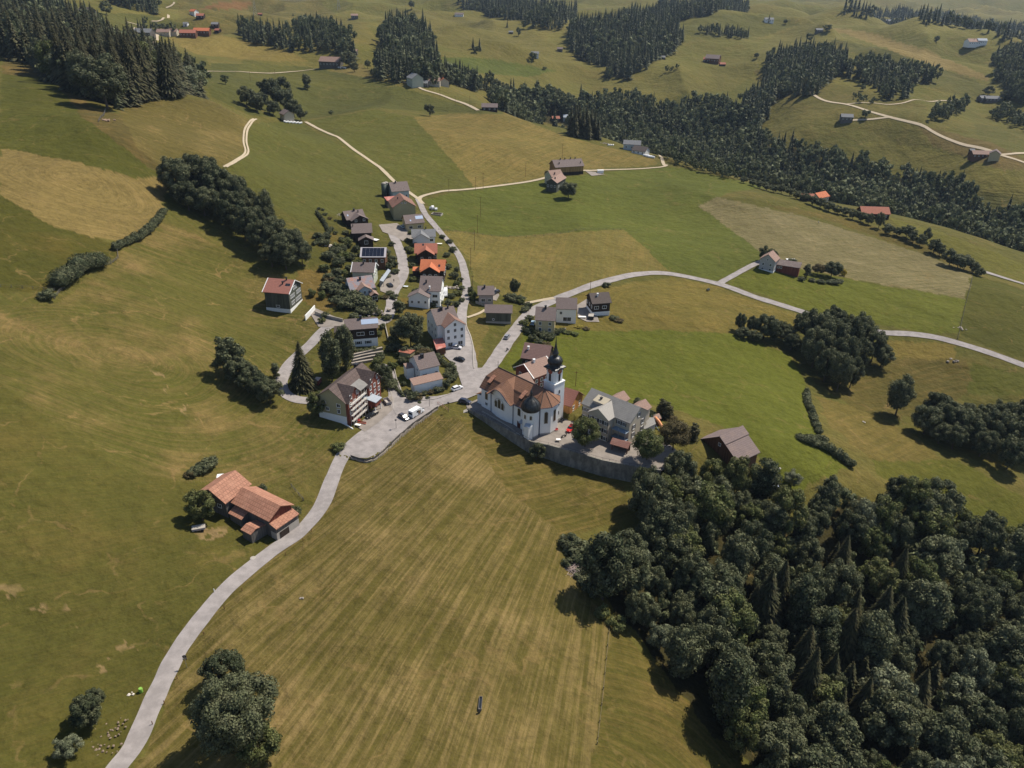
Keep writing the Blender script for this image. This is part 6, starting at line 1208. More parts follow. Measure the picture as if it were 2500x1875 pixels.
MB().slab([(23.6,-3.6,3.8),(25.4,-2.6,3.8),(24.8,-1.6,4.4),(23.2,-2.4,4.4)],.1).obj('canopy',R_MT,ch); MB().box(23.2,25.2,-3.1,-1.2,-6,3.9).obj('porch_wall',W_WH,ch)
# bell tower
tx,ty=21.4,12.3; h2=2.4
MB().box(tx-h2,tx+h2,ty-h2,ty+h2,-4,13.5).obj('tower_wall',W_WH,ch); MB().box(tx-h2-.14,tx+h2+.14,ty-h2-.14,ty+h2+.14,13.5,13.8).obj('cornice',W_WH,ch); MB().box(tx-h2-.05,tx+h2+.05,ty-h2-.05,ty+h2+.05,-4,.3).obj('tower_plinth',M_FOOT,ch)
c=.62; bl=[(2.1,-2.1+c),(2.1,2.1-c),(2.1-c,2.1),(-2.1+c,2.1),(-2.1,2.1-c),(-2.1,-2.1+c),(-2.1+c,-2.1),(2.1-c,-2.1)]
MB().prism([(tx+x,ty+y) for x,y in bl],13.8,18.5).obj('belfry_wall',W_WH,ch)
for d in ((1,0,0,-1),(0,1,1,0),(0,-1,-1,0)):     # windows, clock faces on three visible sides
    dx,dy,nx,ny=d; fr=(tx+nx*2.1,ty+ny*2.1,dx,dy,nx,ny); arch_window(ch,fr,0,14.2,.95,2.7,M_DARK,W_WH,.12)
    m=MB(); n=20; pts=[(tx+nx*2.12+dx*.95*math.cos(a),ty+ny*2.12+dy*.95*math.cos(a),17.75+.95*math.sin(a)) for a in np.linspace(0,2*math.pi,n,endpoint=False)]; p2=[(x+nx*.14,y+ny*.14,z) for x,y,z in pts]
    m.add(pts+p2,[tuple(range(n,2*n))]+[(i,(i+1)%n,(i+1)%n+n,i+n) for i in range(n)]); ck=m.obj('clock_face',flat('clock_red',(.30,.07,.05),.5),ch)
    m=MB(); m.tube([(tx+nx*2.3,ty+ny*2.3,17.75),(tx+nx*2.3+dx*.15,ty+ny*2.3+dy*.15,18.5)],.05,4).tube([(tx+nx*2.3,ty+ny*2.3,17.75),(tx+nx*2.3-dx*.5,ty+ny*2.3-dy*.5,17.6)],.06,4); m.obj('clock_hand',flat('gilding',(.7,.5,.15),.3,.5,.8),ck)
    m=MB()
    v,f=raw_tube([(tx+nx*2.5+dx*1.25*math.cos(a),ty+ny*2.5+dy*1.25*math.cos(a),17.75+1.2*math.sin(a)) for a in np.linspace(.25,math.pi-.25,9)],[.2]*9,5); m.add(v,f); m.obj('clock_hood',M_COPPER,ch)
for z in (2.,5.4,9.9):
    arch_window(ch,(tx+h2,ty,0,1,1,0),0,z,.5,1.2,M_DARK,M_TRIM,.1)
m=MB(); R2=math.sqrt(2)
m.lathe([(2.3*R2,18.35),(2.62*R2,18.45),(2.5*R2,18.8),(1.9*R2,19.15)],4,tx,ty,math.pi/4); m.obj('tower_cornice',M_COPPER,ch)
on=MB().lathe([(2.2,19.0),(1.75,19.3),(1.72,19.5),(2.15,19.85),(2.42,20.4),(2.42,21.0),(2.1,21.7),(1.5,22.15),(1.0,22.4)],16,tx,ty).obj('onion_dome',M_COPPER,ch,True)
m=MB()
for k in range(16):
    a=k*math.pi/8; m.tube([(tx+r*math.cos(a),ty+r*math.sin(a),z) for r,z in ((1.74,19.5),(2.17,19.85),(2.44,20.4),(2.44,21.0),(2.12,21.7),(1.52,22.17))],.035,4)
m.obj('dome_rib',M_COPPER,on)
MB().lathe([(.82,22.3),(.82,23.4)],8,tx,ty).obj('lantern',M_COPPER,ch); MB().lathe([(1.1,23.3),(1.05,23.55),(.75,24.3),(.45,25.3),(.22,26.8),(.05,29.3),(.02,30.2)],8,tx,ty).obj('spire',M_COPPER,ch); 
MB().lathe([(.14,28.0),(.14,28.2)],8,tx,ty).box(tx-.3,tx+.3,ty-.03,ty+.03,29.7,29.78).obj('cross',M_COPPER,ch)
MB().tube([(1.5,6.2,13.2),(1.5,6.2,15.6)],[.10,.03],6).tube([(1.2,6.2,15.0),(1.8,6.2,15.0)],.04,4).obj('finial',M_COPPER,ch)
# ------------------------------------------------------------------ churchyard
def yz(x,y): return float(yard_z(x,y))
w=densify(YARD,2.5); xs=[p[0] for p in w]; ys=[p[1] for p in w]; gx,gy=np.meshgrid(np.arange(min(xs),max(xs),3),np.arange(min(ys),max(ys),3)); gx=gx.ravel();gy=gy.ravel(); sel=inpoly(gx,gy,w)
r=delaunay_2d_cdt([Vector(p) for p in w]+[Vector((a,b)) for a,b in zip(gx[sel],gy[sel])],[(i,(i+1)%len(w)) for i in range(len(w))],[list(range(len(w)))],2,1e-4)
o=mesh_obj('churchyard_paving',[(p.x,p.y,yz(p.x,p.y)) for p in r[0]],[list(f) for f in r[2]],M_PAVE); 
if o.data.polygons[0].normal.z<0: o.data.flip_normals()
tag(o,kind='structure')
def wall_strip(name,pts,th,ztop,zbot,mat,label,cat='wall'):
    vs=[];fs=[]; n=len(pts)
    for i,p in enumerate(pts):
        a=pts[max(i-1,0)];b=pts[min(i+1,n-1)]; dx,dy=b[0]-a[0],b[1]-a[1]; l=math.hypot(dx,dy); nx,ny=-dy/l*th/2,dx/l*th/2; zt=ztop(*p) if callable(ztop) else ztop; zb_=zbot(*p) if callable(zbot) else zbot
        vs+=[(p[0]+nx,p[1]+ny,zb_),(p[0]-nx,p[1]-ny,zb_),(p[0]-nx,p[1]-ny,zt),(p[0]+nx,p[1]+ny,zt)]
    for i in range(n-1):
        for k in range(4): fs.append((i*4+k,i*4+(k+1)%4,(i+1)*4+(k+1)%4,(i+1)*4+k))
    fs+=[(0,1,2,3),tuple((n-1)*4+k for k in (3,2,1,0))]; m=MB(); m.add(vs,fs); o=m.obj(name,mat); return tag(o,label,cat)
M_OLDC,nt,b=newmat('stained_concrete',.95,.1); tc=N(nt,'ShaderNodeNewGeometry'); mp=N(nt,'ShaderNodeMapping'); L(nt,tc,'Position',mp,'Vector'); mp.inputs['Scale'].default_value=(.5,.5,.22); n1=N(nt,'ShaderNodeTexNoise',Scale=1.,Detail=6.,Roughness=.7); L(nt,mp,0,n1,'Vector')
nt.links.new(MIX(nt,RAMP(nt,n1.outputs[0],(.35,.7)),(.13,.125,.11),(.30,.28,.24)),b.inputs['Base Color'])
ED=densify([cxy(*q) for q in YEDGE],2.,False)
wall_strip('churchyard_wall',ED,.5,lambda x,y: yz(x,y)+.55,lambda x,y: G(x,y)-3,M_OLDC,'long stained retaining wall carrying the churchyard above the mown slope')
m=MB()
for i in range(0,len(ED),1):
    x,y=ED[i]; m.tube([(x,y,yz(x,y)+.5),(x,y,yz(x,y)+1.25)],.035,4)
m.tube([(x,y,yz(x,y)+1.25) for x,y in ED],.035,4); tag(m.obj('railing',M_DARK),'thin dark railing on top of the churchyard wall','railing')
INN_=[cxy(*q) for q in ((3,-2.6),(10,-2.5),(17,-2.6),(22,-3.1))]
wall_strip('low_kerb_wall',INN_,.35,lambda x,y: yz(x,y)+.4,lambda x,y: yz(x,y)-1,M_CONC,'pale kerb wall along the shaded path at the foot of the church')
# road retaining wall and board fence
RP=[(p.x,p.y) for p in resample(catmull([Vector(q) for q in RWALL],5),1.6)]
wall_strip('road_wall',RP,.4,lambda x,y: G(x,y)+.35,lambda x,y: G(x,y)-3.2,M_STONE,'curved stone wall holding the village road above the striped field')
def fence(pts,h,label,mat=W_GY,rails=3,post=2.4,board=None,zf=None,name='fence'):
    zf=zf or G; pts=[Vector(p) for p in pts]; pp=resample(pts,post); f=empty(name,(pp[0].x,pp[0].y,zf(pp[0].x,pp[0].y)),0,label,'fence'); o=Vector((pp[0].x,pp[0].y,zf(pp[0].x,pp[0].y)))
    m=MB()
    for p in pp: z=zf(p.x,p.y)-o.z; m.box(p.x-o.x-.07,p.x-o.x+.07,p.y-o.y-.07,p.y-o.y+.07,z-.5,z+h)
    m.obj('post',mat,f)['kind']='stuff' if len(pp)>100 else 'part'
    m=MB()
    for a,b in zip(pp,pp[1:]):
        za,zb_=zf(a.x,a.y)-o.z,zf(b.x,b.y)-o.z
        if board: m.slab([(a.x-o.x,a.y-o.y,za+h*.95),(b.x-o.x,b.y-o.y,zb_+h*.95),(b.x-o.x+.04,b.y-o.y+.04,zb_+h*.95),(a.x-o.x+.04,a.y-o.y+.04,za+h*.95)],h*.8)
        else:
            for k in range(rails): zz=h*(.35+.6*k/max(1,rails-1)); m.tube([(a.x-o.x,a.y-o.y,za+zz),(b.x-o.x,b.y-o.y,zb_+zz)],.035 if post>=3 else .055,4)
    m.obj('rail',mat,f); 
    for c_ in f.children:
        if 'kind' in c_ and c_['kind']=='part': del c_['kind']
    return f
fence([(x,y) for x,y in RP],1.0,'grey board fence along the edge of the curved road wall',W_GY,board=True,zf=lambda x,y: G(x,y)+.3)
def pxs(z,L_): return [(p.x,p.y) for p in (P(*zp(z,q)) for q in L_)]
fence(pxs('v',[(243,566),(247,590),(228,605),(208,606)]),1.2,'pale wooden fence between the two dark hedges on the left')
fence(pxs('v',[(134,658),(122,668),(112,682)]),1.2,'short wooden fence below the broad hedge mass',post=2)
fence(pxs('0',[(742,965),(728,1010),(690,1060)]),1.2,'pale wooden fence below the large hillside tree')
fence(pxs('B',[(1775,600),(1860,690),(1945,780)]),1.2,'short pole fence beside the widening of the lower road',W_GY,2)
fence(pxs('v',[(-5,660),(60,662),(112,664)]),1.1,'thin wire fence running to the left edge',W_GY,2,3)
fence(pxs('R',[(1835,520),(1800,680),(1750,940)]),1.,'thin field fence dropping to the valley road on the right',W_GY,2,4)
fence(pxs('v',[(935,503),(1000,508),(1080,512),(1200,502),(1340,488)]),1.,'thin field fence between the green and the straw meadow',W_GY,2,5)
fence(pxs('v',[(1336,1335),(1332,1400),(1326,1500),(1318,1600)]),.8,'overgrown fence line at the right of the striped field',plaster('dry_fence_wood',(.22,.18,.12)),1,4)
# garden and yard walls
def wl(z,L_,h,label,mat=M_CONC,th=.3,top=None,name='wall',dz=1.): 
    pts=[(p.x,p.y) for p in resample([Vector(q) for q in pxs(z,L_)],1.2)]; return wall_strip(name,pts,th,lambda x,y: G(x,y)+h,lambda x,y: G(x,y)-dz,mat,label)
wl('c',[(240,556),(285,505),(328,452)],2.2,'white slanting wall of the garage ramp below the tall dark timber house',W_WH)
wl('c',[(330,492),(380,512),(480,536),(602,560)],1.5,'curved concrete wall behind the garage court')
wl('c',[(1005,560),(1020,620),(1045,715),(1085,765)],.9,'curved garden wall beside the long steps under the big village tree')
for k,(pp_,wd) in enumerate(((((705,885),(800,860),(900,830),(990,805)),'topmost'),(((700,915),(800,885),(900,862),(1000,842)),'second highest'),(((700,942),(800,915),(900,890),(1005,876)),'third'),(((700,970),(800,945),(900,925),(1000,915)),'lowest'))):
    wl('c',pp_,.9,wd+' of the four rough stone terrace walls above the inn',M_STONE,.9,name='terrace_wall')
wl('b',[(1060,795),(1120,755),(1200,715),(1270,675),(1330,640)],.6,'low stone garden wall bordering the bright meadow below the yellow house',M_STONE)
wl('c',[(1782,520),(1800,580),(1835,650),(1862,740),(1868,860),(1880,965)],.5,'low kerb wall between the upper road and the straw triangle',M_CONC,.35)
wl('c',[(1110,985),(1150,1130),(1195,1220),(1260,1272),(1370,1292),(1500,1280),(1600,1245),(1672,1212)],.45,'low garden wall curving around the lawn of the small white house',M_CONC,.25)
wl('a',[(860,1130),(0,0)],1,'x') if False else None
wl('h',[(690,1470),(800,1520),(925,1590)],.35,'white kerb at the lower end of the inn yard',W_WH,.3)
wl('b',[(130,345),(245,375)],1.2,'concrete terrace wall in front of the grey walled house',M_CONC)
wl('c',[(1075,1180),(1110,1290),(1120,1380)],.3,'thin kerb separating the inn yard from the village lane',M_CONC,.2) 
# stairs and landing at the churchyard corner
def at2(z,p): q=P(*zp(z,p)); return q
p=P(1112,1013); st=empty('stairs',(p.x,p.y,-.1),0,'grey outdoor steps with a landing at the corner below the church forecourt','stairs')
a=P(1112,1013)-p; b=P(1140,1000)-p; d=(b-a); m=MB(); m.box(-1.6,1.2,-1.,1.3,-3,-.5); m.obj('landing',M_CONC,st); m=MB(); n=9
for k in range(n):
    x=1.2+k*.36; m.box(x,x+.36,-.7+k*.12,1.1+k*.12,-3,-.45+k*.13)
m.obj('step',M_CONC,st)
fence([(q.x,q.y) for q in (P(1071,994),P(1083,1000),P(1096,1009))],1.1,'pinkish pipe railing beside the outdoor steps',flat('pink_rail',(.5,.25,.2)),2,2,name='railing')
# ------------------------------------------------------------------ vehicles
M_TYRE=flat('tyre_rubber',(.02,.02,.02),.9)
def vehicle(z,p,head,label,col,kind='car',group=None,cat=None,rough=.25):
    q=P(*zp(z,p)); q2=P(*zp(z,head)); ang=math.atan2(q2.y-q.y,q2.x-q.x); z0=G(q.x,q.y)+lift(q.x,q.y)+.02; s,t=cst(q.x,q.y)
    if inpoly(np.array([q.x]),np.array([q.y]),YARD)[0]: z0=yz(q.x,q.y)
    paint=flat('paint_'+label.split()[0],col,rough,.6)
    nm={'car':'parked_car','van':'camper_van','pickup':'pickup_truck','tractor':'tractor','atv':'quad_bike'}[kind]; e=empty(nm,(q.x,q.y,z0),ang,label,cat or {'van':'van','pickup':'truck','tractor':'tractor','atv':'vehicle'}.get(kind,'car'),group)
    def loft(name,secs,mat,par=e):   # secs: x, half width, z low, z high, top half width
        m=MB(); vs=[]
        for x,w,zl,zh,wt in secs: vs+=[(x,-w,zl),(x,w,zl),(x,w,(zl+zh)/2),(x,wt,zh),(x,-wt,zh),(x,-w,(zl+zh)/2)]
        n=len(secs); fs=[(i*6+k,i*6+(k+1)%6,(i+1)*6+(k+1)%6,(i+1)*6+k) for i in range(n-1) for k in range(6)]+[tuple(range(6))[::-1],tuple((n-1)*6+k for k in range(6))]; m.add(vs,fs); return m.obj(name,mat,par)
    if kind=='tractor':
        loft('hood',[(.2,.35,.9,1.5,.3),(1.8,.33,.9,1.4,.28)],paint); loft('cab',[(-1.2,.6,.9,2.4,.5),(.2,.6,.9,2.4,.5)],M_GLASS); MB().box(-1.3,.3,-.65,.65,2.4,2.5).obj('roof',paint,e); rr=[(-.8,.72,.8),(1.3,.45,.6)]
    elif kind=='atv': loft('body',[(-.9,.4,.5,.9,.35),(.9,.35,.5,.95,.25)],paint); MB().box(-.2,.2,-.25,.25,.9,1.1).obj('seat',M_DARK,e); rr=[(-.6,.33,.5),(.6,.33,.5)]
    elif kind=='van':
        loft('body',[(-2.9,.98,.45,2.45,.92),(-2.85,1.02,.4,2.65,.95),(1.2,1.02,.4,2.65,.95),(1.9,1.,.4,2.0,.8),(2.6,.97,.45,1.25,.85),(2.95,.85,.5,.95,.75)],paint)
        loft('windscreen',[(1.35,.93,1.45,2.5,.86),(2.35,.9,1.3,1.45,.8)],M_GLASS); MB().box(-2.93,-2.88,-.75,.75,1.35,2.1).obj('rear_window',M_GLASS,e); MB().box(-.9,.1,-1.05,-1.02,1.4,2.1).obj('side_window',M_GLASS,e); MB().box(-.2,1.0,-1.06,-1.03,.6,1.9).obj('side_graphic',flat('brown_graphic',(.16,.11,.07)),e); rr=[(-1.8,.36,.95),(1.9,.36,.95)]
    else:
        up=kind=='pickup'; Lh=2.55 if up else 2.2
        loft('body',[(-Lh,.78,.4,.85,.7),(-Lh+.12,.88,.3,.98,.8),(-1.2,.9,.28,1.0,.82),(.9,.9,.28,.98,.82),(Lh-.35,.86,.3,.86,.75),(Lh,.72,.38,.66,.62)],paint)
        x0=-.6 if up else -1.75
        loft('cabin_glass',[(x0-.25,.8,.95,1.0,.74),(x0+.2,.8,.95,1.44,.62),(.35,.8,.95,1.46,.62),(1.15,.78,.9,.98,.72)],M_GLASS)
        loft('roof',[(x0+.18,.63,1.4,1.47,.58),(-.3,.65,1.42,1.52,.6),(.38,.63,1.4,1.48,.58)],paint)
        if up: MB().box(-2.4,-1.0,-.75,.75,.9,1.02).obj('load_bed',M_CONC,e)
        rr=[(-1.35,.33,.8),(1.4,.33,.8)]
        for s_ in (-1,1): MB().box(Lh-.12,Lh-.02,s_*.6-.14,s_*.6+.14,.6,.72).obj('headlight',M_WHITE,e)
    for x,r,y in rr:
        for s_ in (-1,1):
            m=MB(); m.tube([(x,s_*(y-.12),r),(x,s_*(y+.12),r)],r,14); wo=m.obj('wheel',M_TYRE,e); m=MB(); m.tube([(x,s_*(y+.10),r),(x,s_*(y+.135),r)],r*.55,10); m.obj('rim',M_CONC,wo)
    return e
for a in [((940,980),)]: pass
ZM['s']=(940,980,9.217)
vehicle('s',(450,480),(560,545),'dark grey car with silver bonnet parked behind the camper van',(.07,.065,.075))
vehicle('s',(735,385),(860,300),'white high roofed camper van parked along the curved road wall',(.80,.81,.82),'van')
vehicle('s',(1815,75),(1935,120),'dark blue car at the corner of the church forecourt',(.03,.035,.06))
vehicle('c',(1725,1172),(1790,1145),'white estate car waiting beside the hedge at the square',(.72,.72,.74))
vehicle('c',(1735,892),(1690,880),'black car on the paved court below the tall white house',(.015,.017,.02))
vehicle('c',(1700,778),(1760,785),'silver white car, front one of the two in front of the tall white house',(.6,.6,.63))
vehicle('c',(1718,750),(1775,755),'slate grey car, rear one of the two in front of the tall white house',(.16,.17,.2))
vehicle('h',(1315,1300),(1200,1370),'black pickup in the inn yard beside the road',(.012,.014,.018),'pickup')
vehicle('h',(1430,1060),(1380,1110),'red tractor in the inn yard',(.55,.07,.03),'tractor')
vehicle('b',(560,790),(590,750),'grey car driving down the valley road',(.22,.23,.26))
vehicle('b',(893,595),(905,560),'pale blue car beside the narrow yellow house',(.35,.48,.58))
vehicle('a',(437,712),(415,695),'light blue car by the yellow house with the solar collectors',(.45,.6,.66))
vehicle('g',(1985,1250),(1900,1180),'black car parked nose in by the carport',(.02,.02,.025))
vehicle('a',(975,1500),(978,1550),'white van beside the tall white house below the orange roof',(.75,.75,.76),'van')
vehicle('d',(1475,1255),(1440,1300),'bright red car half under the round tree on the churchyard',(.60,.03,.02))
vehicle('R',(55,672),(70,665),'dark quad bike in the straw field below the valley road',(.05,.07,.08),'atv')
vehicle('b',(395,208),(380,215),'dark car behind the grey walled house',(.03,.03,.04))
# trailers
def boxthing(z,p,dim,rot,mat,label,cat,name,parts=None,zoff=0,yard=False):
    q=P(*zp(z,p)); z0=yz(q.x,q.y) if inpoly(np.array([q.x]),np.array([q.y]),YARD)[0] else G(q.x,q.y)+.02; e=empty(name,(q.x,q.y,z0+zoff),math.radians(rot),label,cat); a,b,c=dim
    return e
def cart(z,p,dim,rot,mat,label,cat,name,lid=None):
    e=boxthing(z,p,dim,rot,mat,label,cat,name); a,b,c=dim; m=MB(); m.box(-a/2,a/2,-b/2,b/2,.45,.45+.1); 
    for x0,x1,y0,y1 in ((-a/2,a/2,-b/2,-b/2+.08),(-a/2,a/2,b/2-.08,b/2),(-a/2,-a/2+.08,-b/2+.08,b/2-.08),(a/2-.08,a/2,-b/2+.08,b/2-.08)): m.box(x0,x1,y0,y1,.55,.45+c)
    m.obj('box',mat,e)
    if lid: MB().box(-a/2-.04,a/2+.04,-b/2-.04,b/2+.04,.45+c,.5+c).obj('lid',lid,e)
    for x in (-a*.25,a*.25):
        for s_ in (-1,1): m=MB(); m.tube([(x,s_*(b/2),.3),(x,s_*(b/2+.16),.3)],.3,12); m.obj('wheel',M_TYRE,e)
    m=MB(); m.tube([(a/2,0,.5),(a/2+1.2,0,.45)],.05,5); m.obj('drawbar',M_DARK,e); return e
cart('h',(1640,1010),(3.6,1.9,.9),-60,plaster('grey_boards',(.40,.36,.33)),'grey open trailer behind the red tractor','trailer','trailer')
cart('n',(2030,640),(4.6,2.3,2.1),5,W_WH,'white box trailer on the hill track right of the yellow barn','trailer','trailer',M_WHITE)
cart('B',(550,1225),(3.2,1.7,.6),20,W_PI,'small wooden farm cart on the bare yard of the orange roofed farm','cart','cart',M_CONC)
cart('h',(140,660),(3,1.8,1.6),80,flat('maroon_paint',(.18,.04,.04)),'maroon trailer with pale load in the grass behind the inn','trailer','trailer',flat('peach_tarpaulin',(.6,.45,.36)))
cart('b',(1655,495),(3.4,2.2,1.4),80,M_DARK,'dark covered cart below the dark chalet','cart','cart',M_CONC)
# furniture
def bench(z,p,rot,mat,label,L_=2.4,cat='bench'):
    e=boxthing(z,p,(0,0,0),rot,mat,label,cat,'bench'); MB().box(-L_/2,L_/2,-.22,.22,.42,.48).obj('seat',mat,e); MB().box(-L_/2,L_/2,.2,.26,.55,.95).obj('backrest',mat,e)
    for x in (-L_*.4,L_*.4): MB().box(x-.04,x+.04,-.2,.22,0,.42).obj('leg',M_DARK,e)
def table(z,p,rot,mat,label,a=1.8,b=.9,cat='table',legs=M_DARK):
    e=boxthing(z,p,(0,0,0),rot,mat,label,cat,'table'); MB().box(-a/2,a/2,-b/2,b/2,.7,.76).obj('tabletop',mat,e)
    for x in (-a*.42,a*.42):
        for y in (-b*.4,b*.4): MB().box(x-.03,x+.03,y-.03,y+.03,0,.7).obj('leg',legs,e)
bench('d',(1250,1280),10,M_RED,'red bench at the foot of the church choir',2.8)
table('d',(1315,1415),0,M_WHITE,'small white table on the churchyard paving near the parapet',1.4,1.)
table('d',(1335,1140),40,M_DARK,'dark low bin table beside the bell tower corner',1.8,1.)
bench('h',(1110,1470),-15,flat('rust_red',(.45,.12,.07)),'rust red garden bench at the front edge of the inn yard',3.)
bench('h',(1040,1420),30,M_RED,'red seat next to the rust red bench in the inn yard',1.4)
table('h',(1030,1525),-20,M_WHITE,'white table at the lower end of the inn yard',2.,1.)
table('h',(1195,1170),70,W_BRN,'brown garden table under the winter garden of the inn',3.2,1.2)
table('h',(1200,1235),70,W_BRN,'brown bench table nearer the road at the inn',2.6,1.)
ZM['u']=(1350,1000,2.765)
table('u',(1525,460),-30,flat('blue_white_cover',(.55,.60,.75)),'blue white garden table on gravel below the wooden barn',2.6,1.8)
table('b',(1540,490),0,M_WHITE,'white awning table between the white house and the dark chalet',3.2,1.4)
table('f',(1440,1250),-30,M_WHITE,'white awning beside the porch of the dark plain roofed house',3.4,2.6)
table('a',(880,900),0,M_WHITE,'white garden table right of the white gabled house',3.,1.2)
table('a',(500,1425),-10,flat('paleblue',(.6,.66,.7)),'pale blue tarpaulin table left of the tall white house wing',2.2,1.2)
table('n',(480,1290),0,M_WHITE,'white garden furniture in front of the pink roofed farmhouse',3.,1.6)
table('R',(605,447),0,M_WHITE,'white tent table behind the red brown valley barn',5,2.2)
# slide behind the parsonage
q=P(*zp('k',(1780,1040))); e=empty('playground_slide',(q.x,q.y,G(q.x,q.y)),math.radians(-50),'orange tube slide with blue frame behind the parsonage','slide')
MB().tube([(-2.2,0,3.2),(-.6,0,2.5),(1.,0,1.2),(2.4,0,.5)],.5,10).obj('tube',flat('orange_plastic',(.75,.32,.14),.4),e,True); m=MB()
for x,y in ((-3,-.8),(-1.6,-.8),(-3,.8),(-1.6,.8)): m.tube([(x,y,0),(x,y,3.8)],.08,5)
m.tube([(-3,-.8,3.),(1.4,-1.6,.2)],.06,5).box(-3,-1.6,-.8,.8,2.5,2.6); m.obj('frame',flat('blue_paint',(.2,.32,.45)),e)
# bales
def bale(x,y,r,label,group,L_=1.3,rot=0):
    e=MB(); e.tube([(-L_/2,0,r),(-L_/2+.06,0,r),(L_/2-.06,0,r),(L_/2,0,r)],[r*.9,r,r,r*.9],14); o=e.obj('silage_bale',M_WHITE,None,False); o.location=(x,y,G(x,y)-.05); o.rotation_euler=(0,0,rot); tag(o,label,'bale',group)
for k in range(11):
    q=P(*zp('6',(228+k*13,1008+(k%2)*4+k*.6))); bale(q.x,q.y,.75,'white wrapped silage bale in the row below the pale gabled barn','silage bales at the crest farm',1.4,.6)
for k in range(6): q=P(*zp('6',(618+k*13,572+(k%3)*3))); bale(q.x,q.y,.85,'white wrapped silage bale beside the big weathered far barn','silage bales at the far hill barn',1.5,k)
for k in range(3): q=P(*zp('2',(1130+k*20,1172+k*5))); bale(q.x,q.y,.9,'long white silage roll at the end of the hill track','silage rolls at the track end',5.5,-.5)
for k,(x,y) in enumerate(((785,485),(765,480),(825,490))): q=P(*zp('a',(x,y))); bale(q.x,q.y,(1.3,.8,.8)[k],('large round','left small','right small')[k]+' white bale beside the dark pit on the meadow',None,1.6,.4)
for k in range(3): q=P(*zp('2',(835+k*17,1098))); bale(q.x,q.y,.7,'white bale lying at the rubble on the hill crest','bales on the hill crest',1.4,1)
for k in range(4): q=P(*zp('0',(1480+k*13,350))); bale(q.x,q.y,1.2,'white bale in front of the red roofed farm at the top left','bales at the top left farm',2,1)
q=P(*zp('a',(840,540))); e=empty('compost_pit',(q.x,q.y,G(q.x,q.y)),-.25,'dark compost pit with pale rim on the meadow right of the road fork','pit'); m=MB()
for a_ in ((-3,3,-2,-1.8),(-3,3,1.8,2),(-3,-2.8,-1.8,1.8),(2.8,3,-1.8,1.8)): m.box(a_[0],a_[1],a_[2],a_[3],-.5,.7)
m.obj('rim',M_CONC,e); m=MB(); m.lathe([(2.6,-.3),(2.4,.5),(1.4,.95),(.1,1.1)],12); o=m.obj('manure',flat('dark_compost',(.035,.025,.02),.95),e); o.scale=(1.05,.68,1)
# brush pile, trough, rocks, barrel, signs
rng=np.random.RandomState(5); q=P(*zp('u',(185,1060))); m=MB()
for k in range(240):
    a=rng.rand()*6.28; x,y=rng.normal(0,1.7),rng.normal(0,1.7); l=rng.uniform(.8,2.2); z=max(.1,1.1-.3*math.hypot(x,y))*rng.rand()+.1; m.tube([(x-l/2*math.cos(a),y-l/2*math.sin(a),z+rng.uniform(-.2,.2)),(x+l/2*math.cos(a),y+l/2*math.sin(a),z+rng.uniform(-.2,.4))],.05,4)
o=m.obj('brushwood_pile',flat('bleached_wood',(.48,.38,.34),.9)); o.location=(q.x,q.y,G(q.x,q.y)); tag(o,'pile of bleached branches at the left rim of the big wood','brushwood')
q=P(1201,1722); e=empty('water_trough',(q.x,q.y,G(q.x,q.y)),math.radians(88),'narrow wooden water trough alone in the striped field','trough'); m=MB()
for a_ in ((-1.6,1.6,-.35,-.25),(-1.6,1.6,.25,.35),(-1.6,-1.5,-.25,.25),(1.5,1.6,-.25,.25)): m.box(*a_,.0,.55)
m.box(-1.5,1.5,-.25,.25,0,.1); m.obj('basin',W_GY,e); MB().box(-1.5,1.5,-.25,.25,.1,.3).obj('water',M_GLASS,e); MB().box(-2.1,-1.8,-.15,.15,0,1.1).obj('post',W_GY,e)
def rocks(z,p,n,spread,size,label,cat='rocks',col=M_STONE,name='rock_pile'):
    q=P(*zp(z,p)); rg=np.random.RandomState(abs(int(p[0]))); bm=bmesh.new()
    for k in range(n):
        r=size*rg.uniform(.5,1.2); M=Matrix.Translation((rg.normal(0,spread),rg.normal(0,spread*.7),r*.3))@Matrix.Rotation(rg.rand()*3,4,'Z')@Matrix.Diagonal((r,r*rg.uniform(.6,1),r*rg.uniform(.5,.8),1)); bmesh.ops.create_icosphere(bm,subdivisions=1,radius=1,matrix=M)
    for v in bm.verts: v.co+=Vector(rg.normal(0,size*.08,3))
    me=bpy.data.meshes.new(name); bm.to_mesh(me); bm.free(); me.materials.append(col); o=bpy.data.objects.new(name,me); COL.objects.link(o); o.location=(q.x,q.y,G(q.x,q.y)); return tag(o,label,cat)
PST=plaster('pale_stone',(.55,.50,.44),.2)
rocks('f',(350,1480) if 0 else (-130,1480),9,1.3,.9,'cluster of pale boulders on the lawn left of the village',col=PST)
rocks('f',(180,430),40,1.9,.35,'strip of grey rubble left of the uppermost brown house')
rocks('0',(745,1045),16,2.2,.9,'heap of reddish logs and stones below the hillside tree',col=M_EARTH)
rocks('u',(1455,335),30,2.6,.5,'white stone heap right of the brown wooden barn',col=PST)
rocks('c',(890,450),26,3.2,1.2,'rocky outcrop above the terraced walls near the village bend')
rocks('R',(1130,1520),3,.6,.5,'pale stones in the hay meadow at the lower right',col=PST)
rocks('R',(1740,1085),8,1.8,.7,'rubble patch in the terraced pasture on the right')
rocks('R',(1770,870),8,1.8,.7,'rubble patch by the field fence on the right')
rocks('2',(810,1085),14,2.4,.8,'rubble on the hill crest left of the pale barn')
rocks('a',(1040,1410),14,1.6,.9,'grey rockery between the tall white house and the upper road')
rocks('a',(1890,0),1,1,.1,'x') if False else None
ZM['w']=(0,1275,2.765)
rocks('w',(2088,562),3,.3,.35,'single grey stone in the striped field near the road')
rocks('w',(968,1262),5,.5,.4,'pale stump and stones on the roadside bank',col=PST)
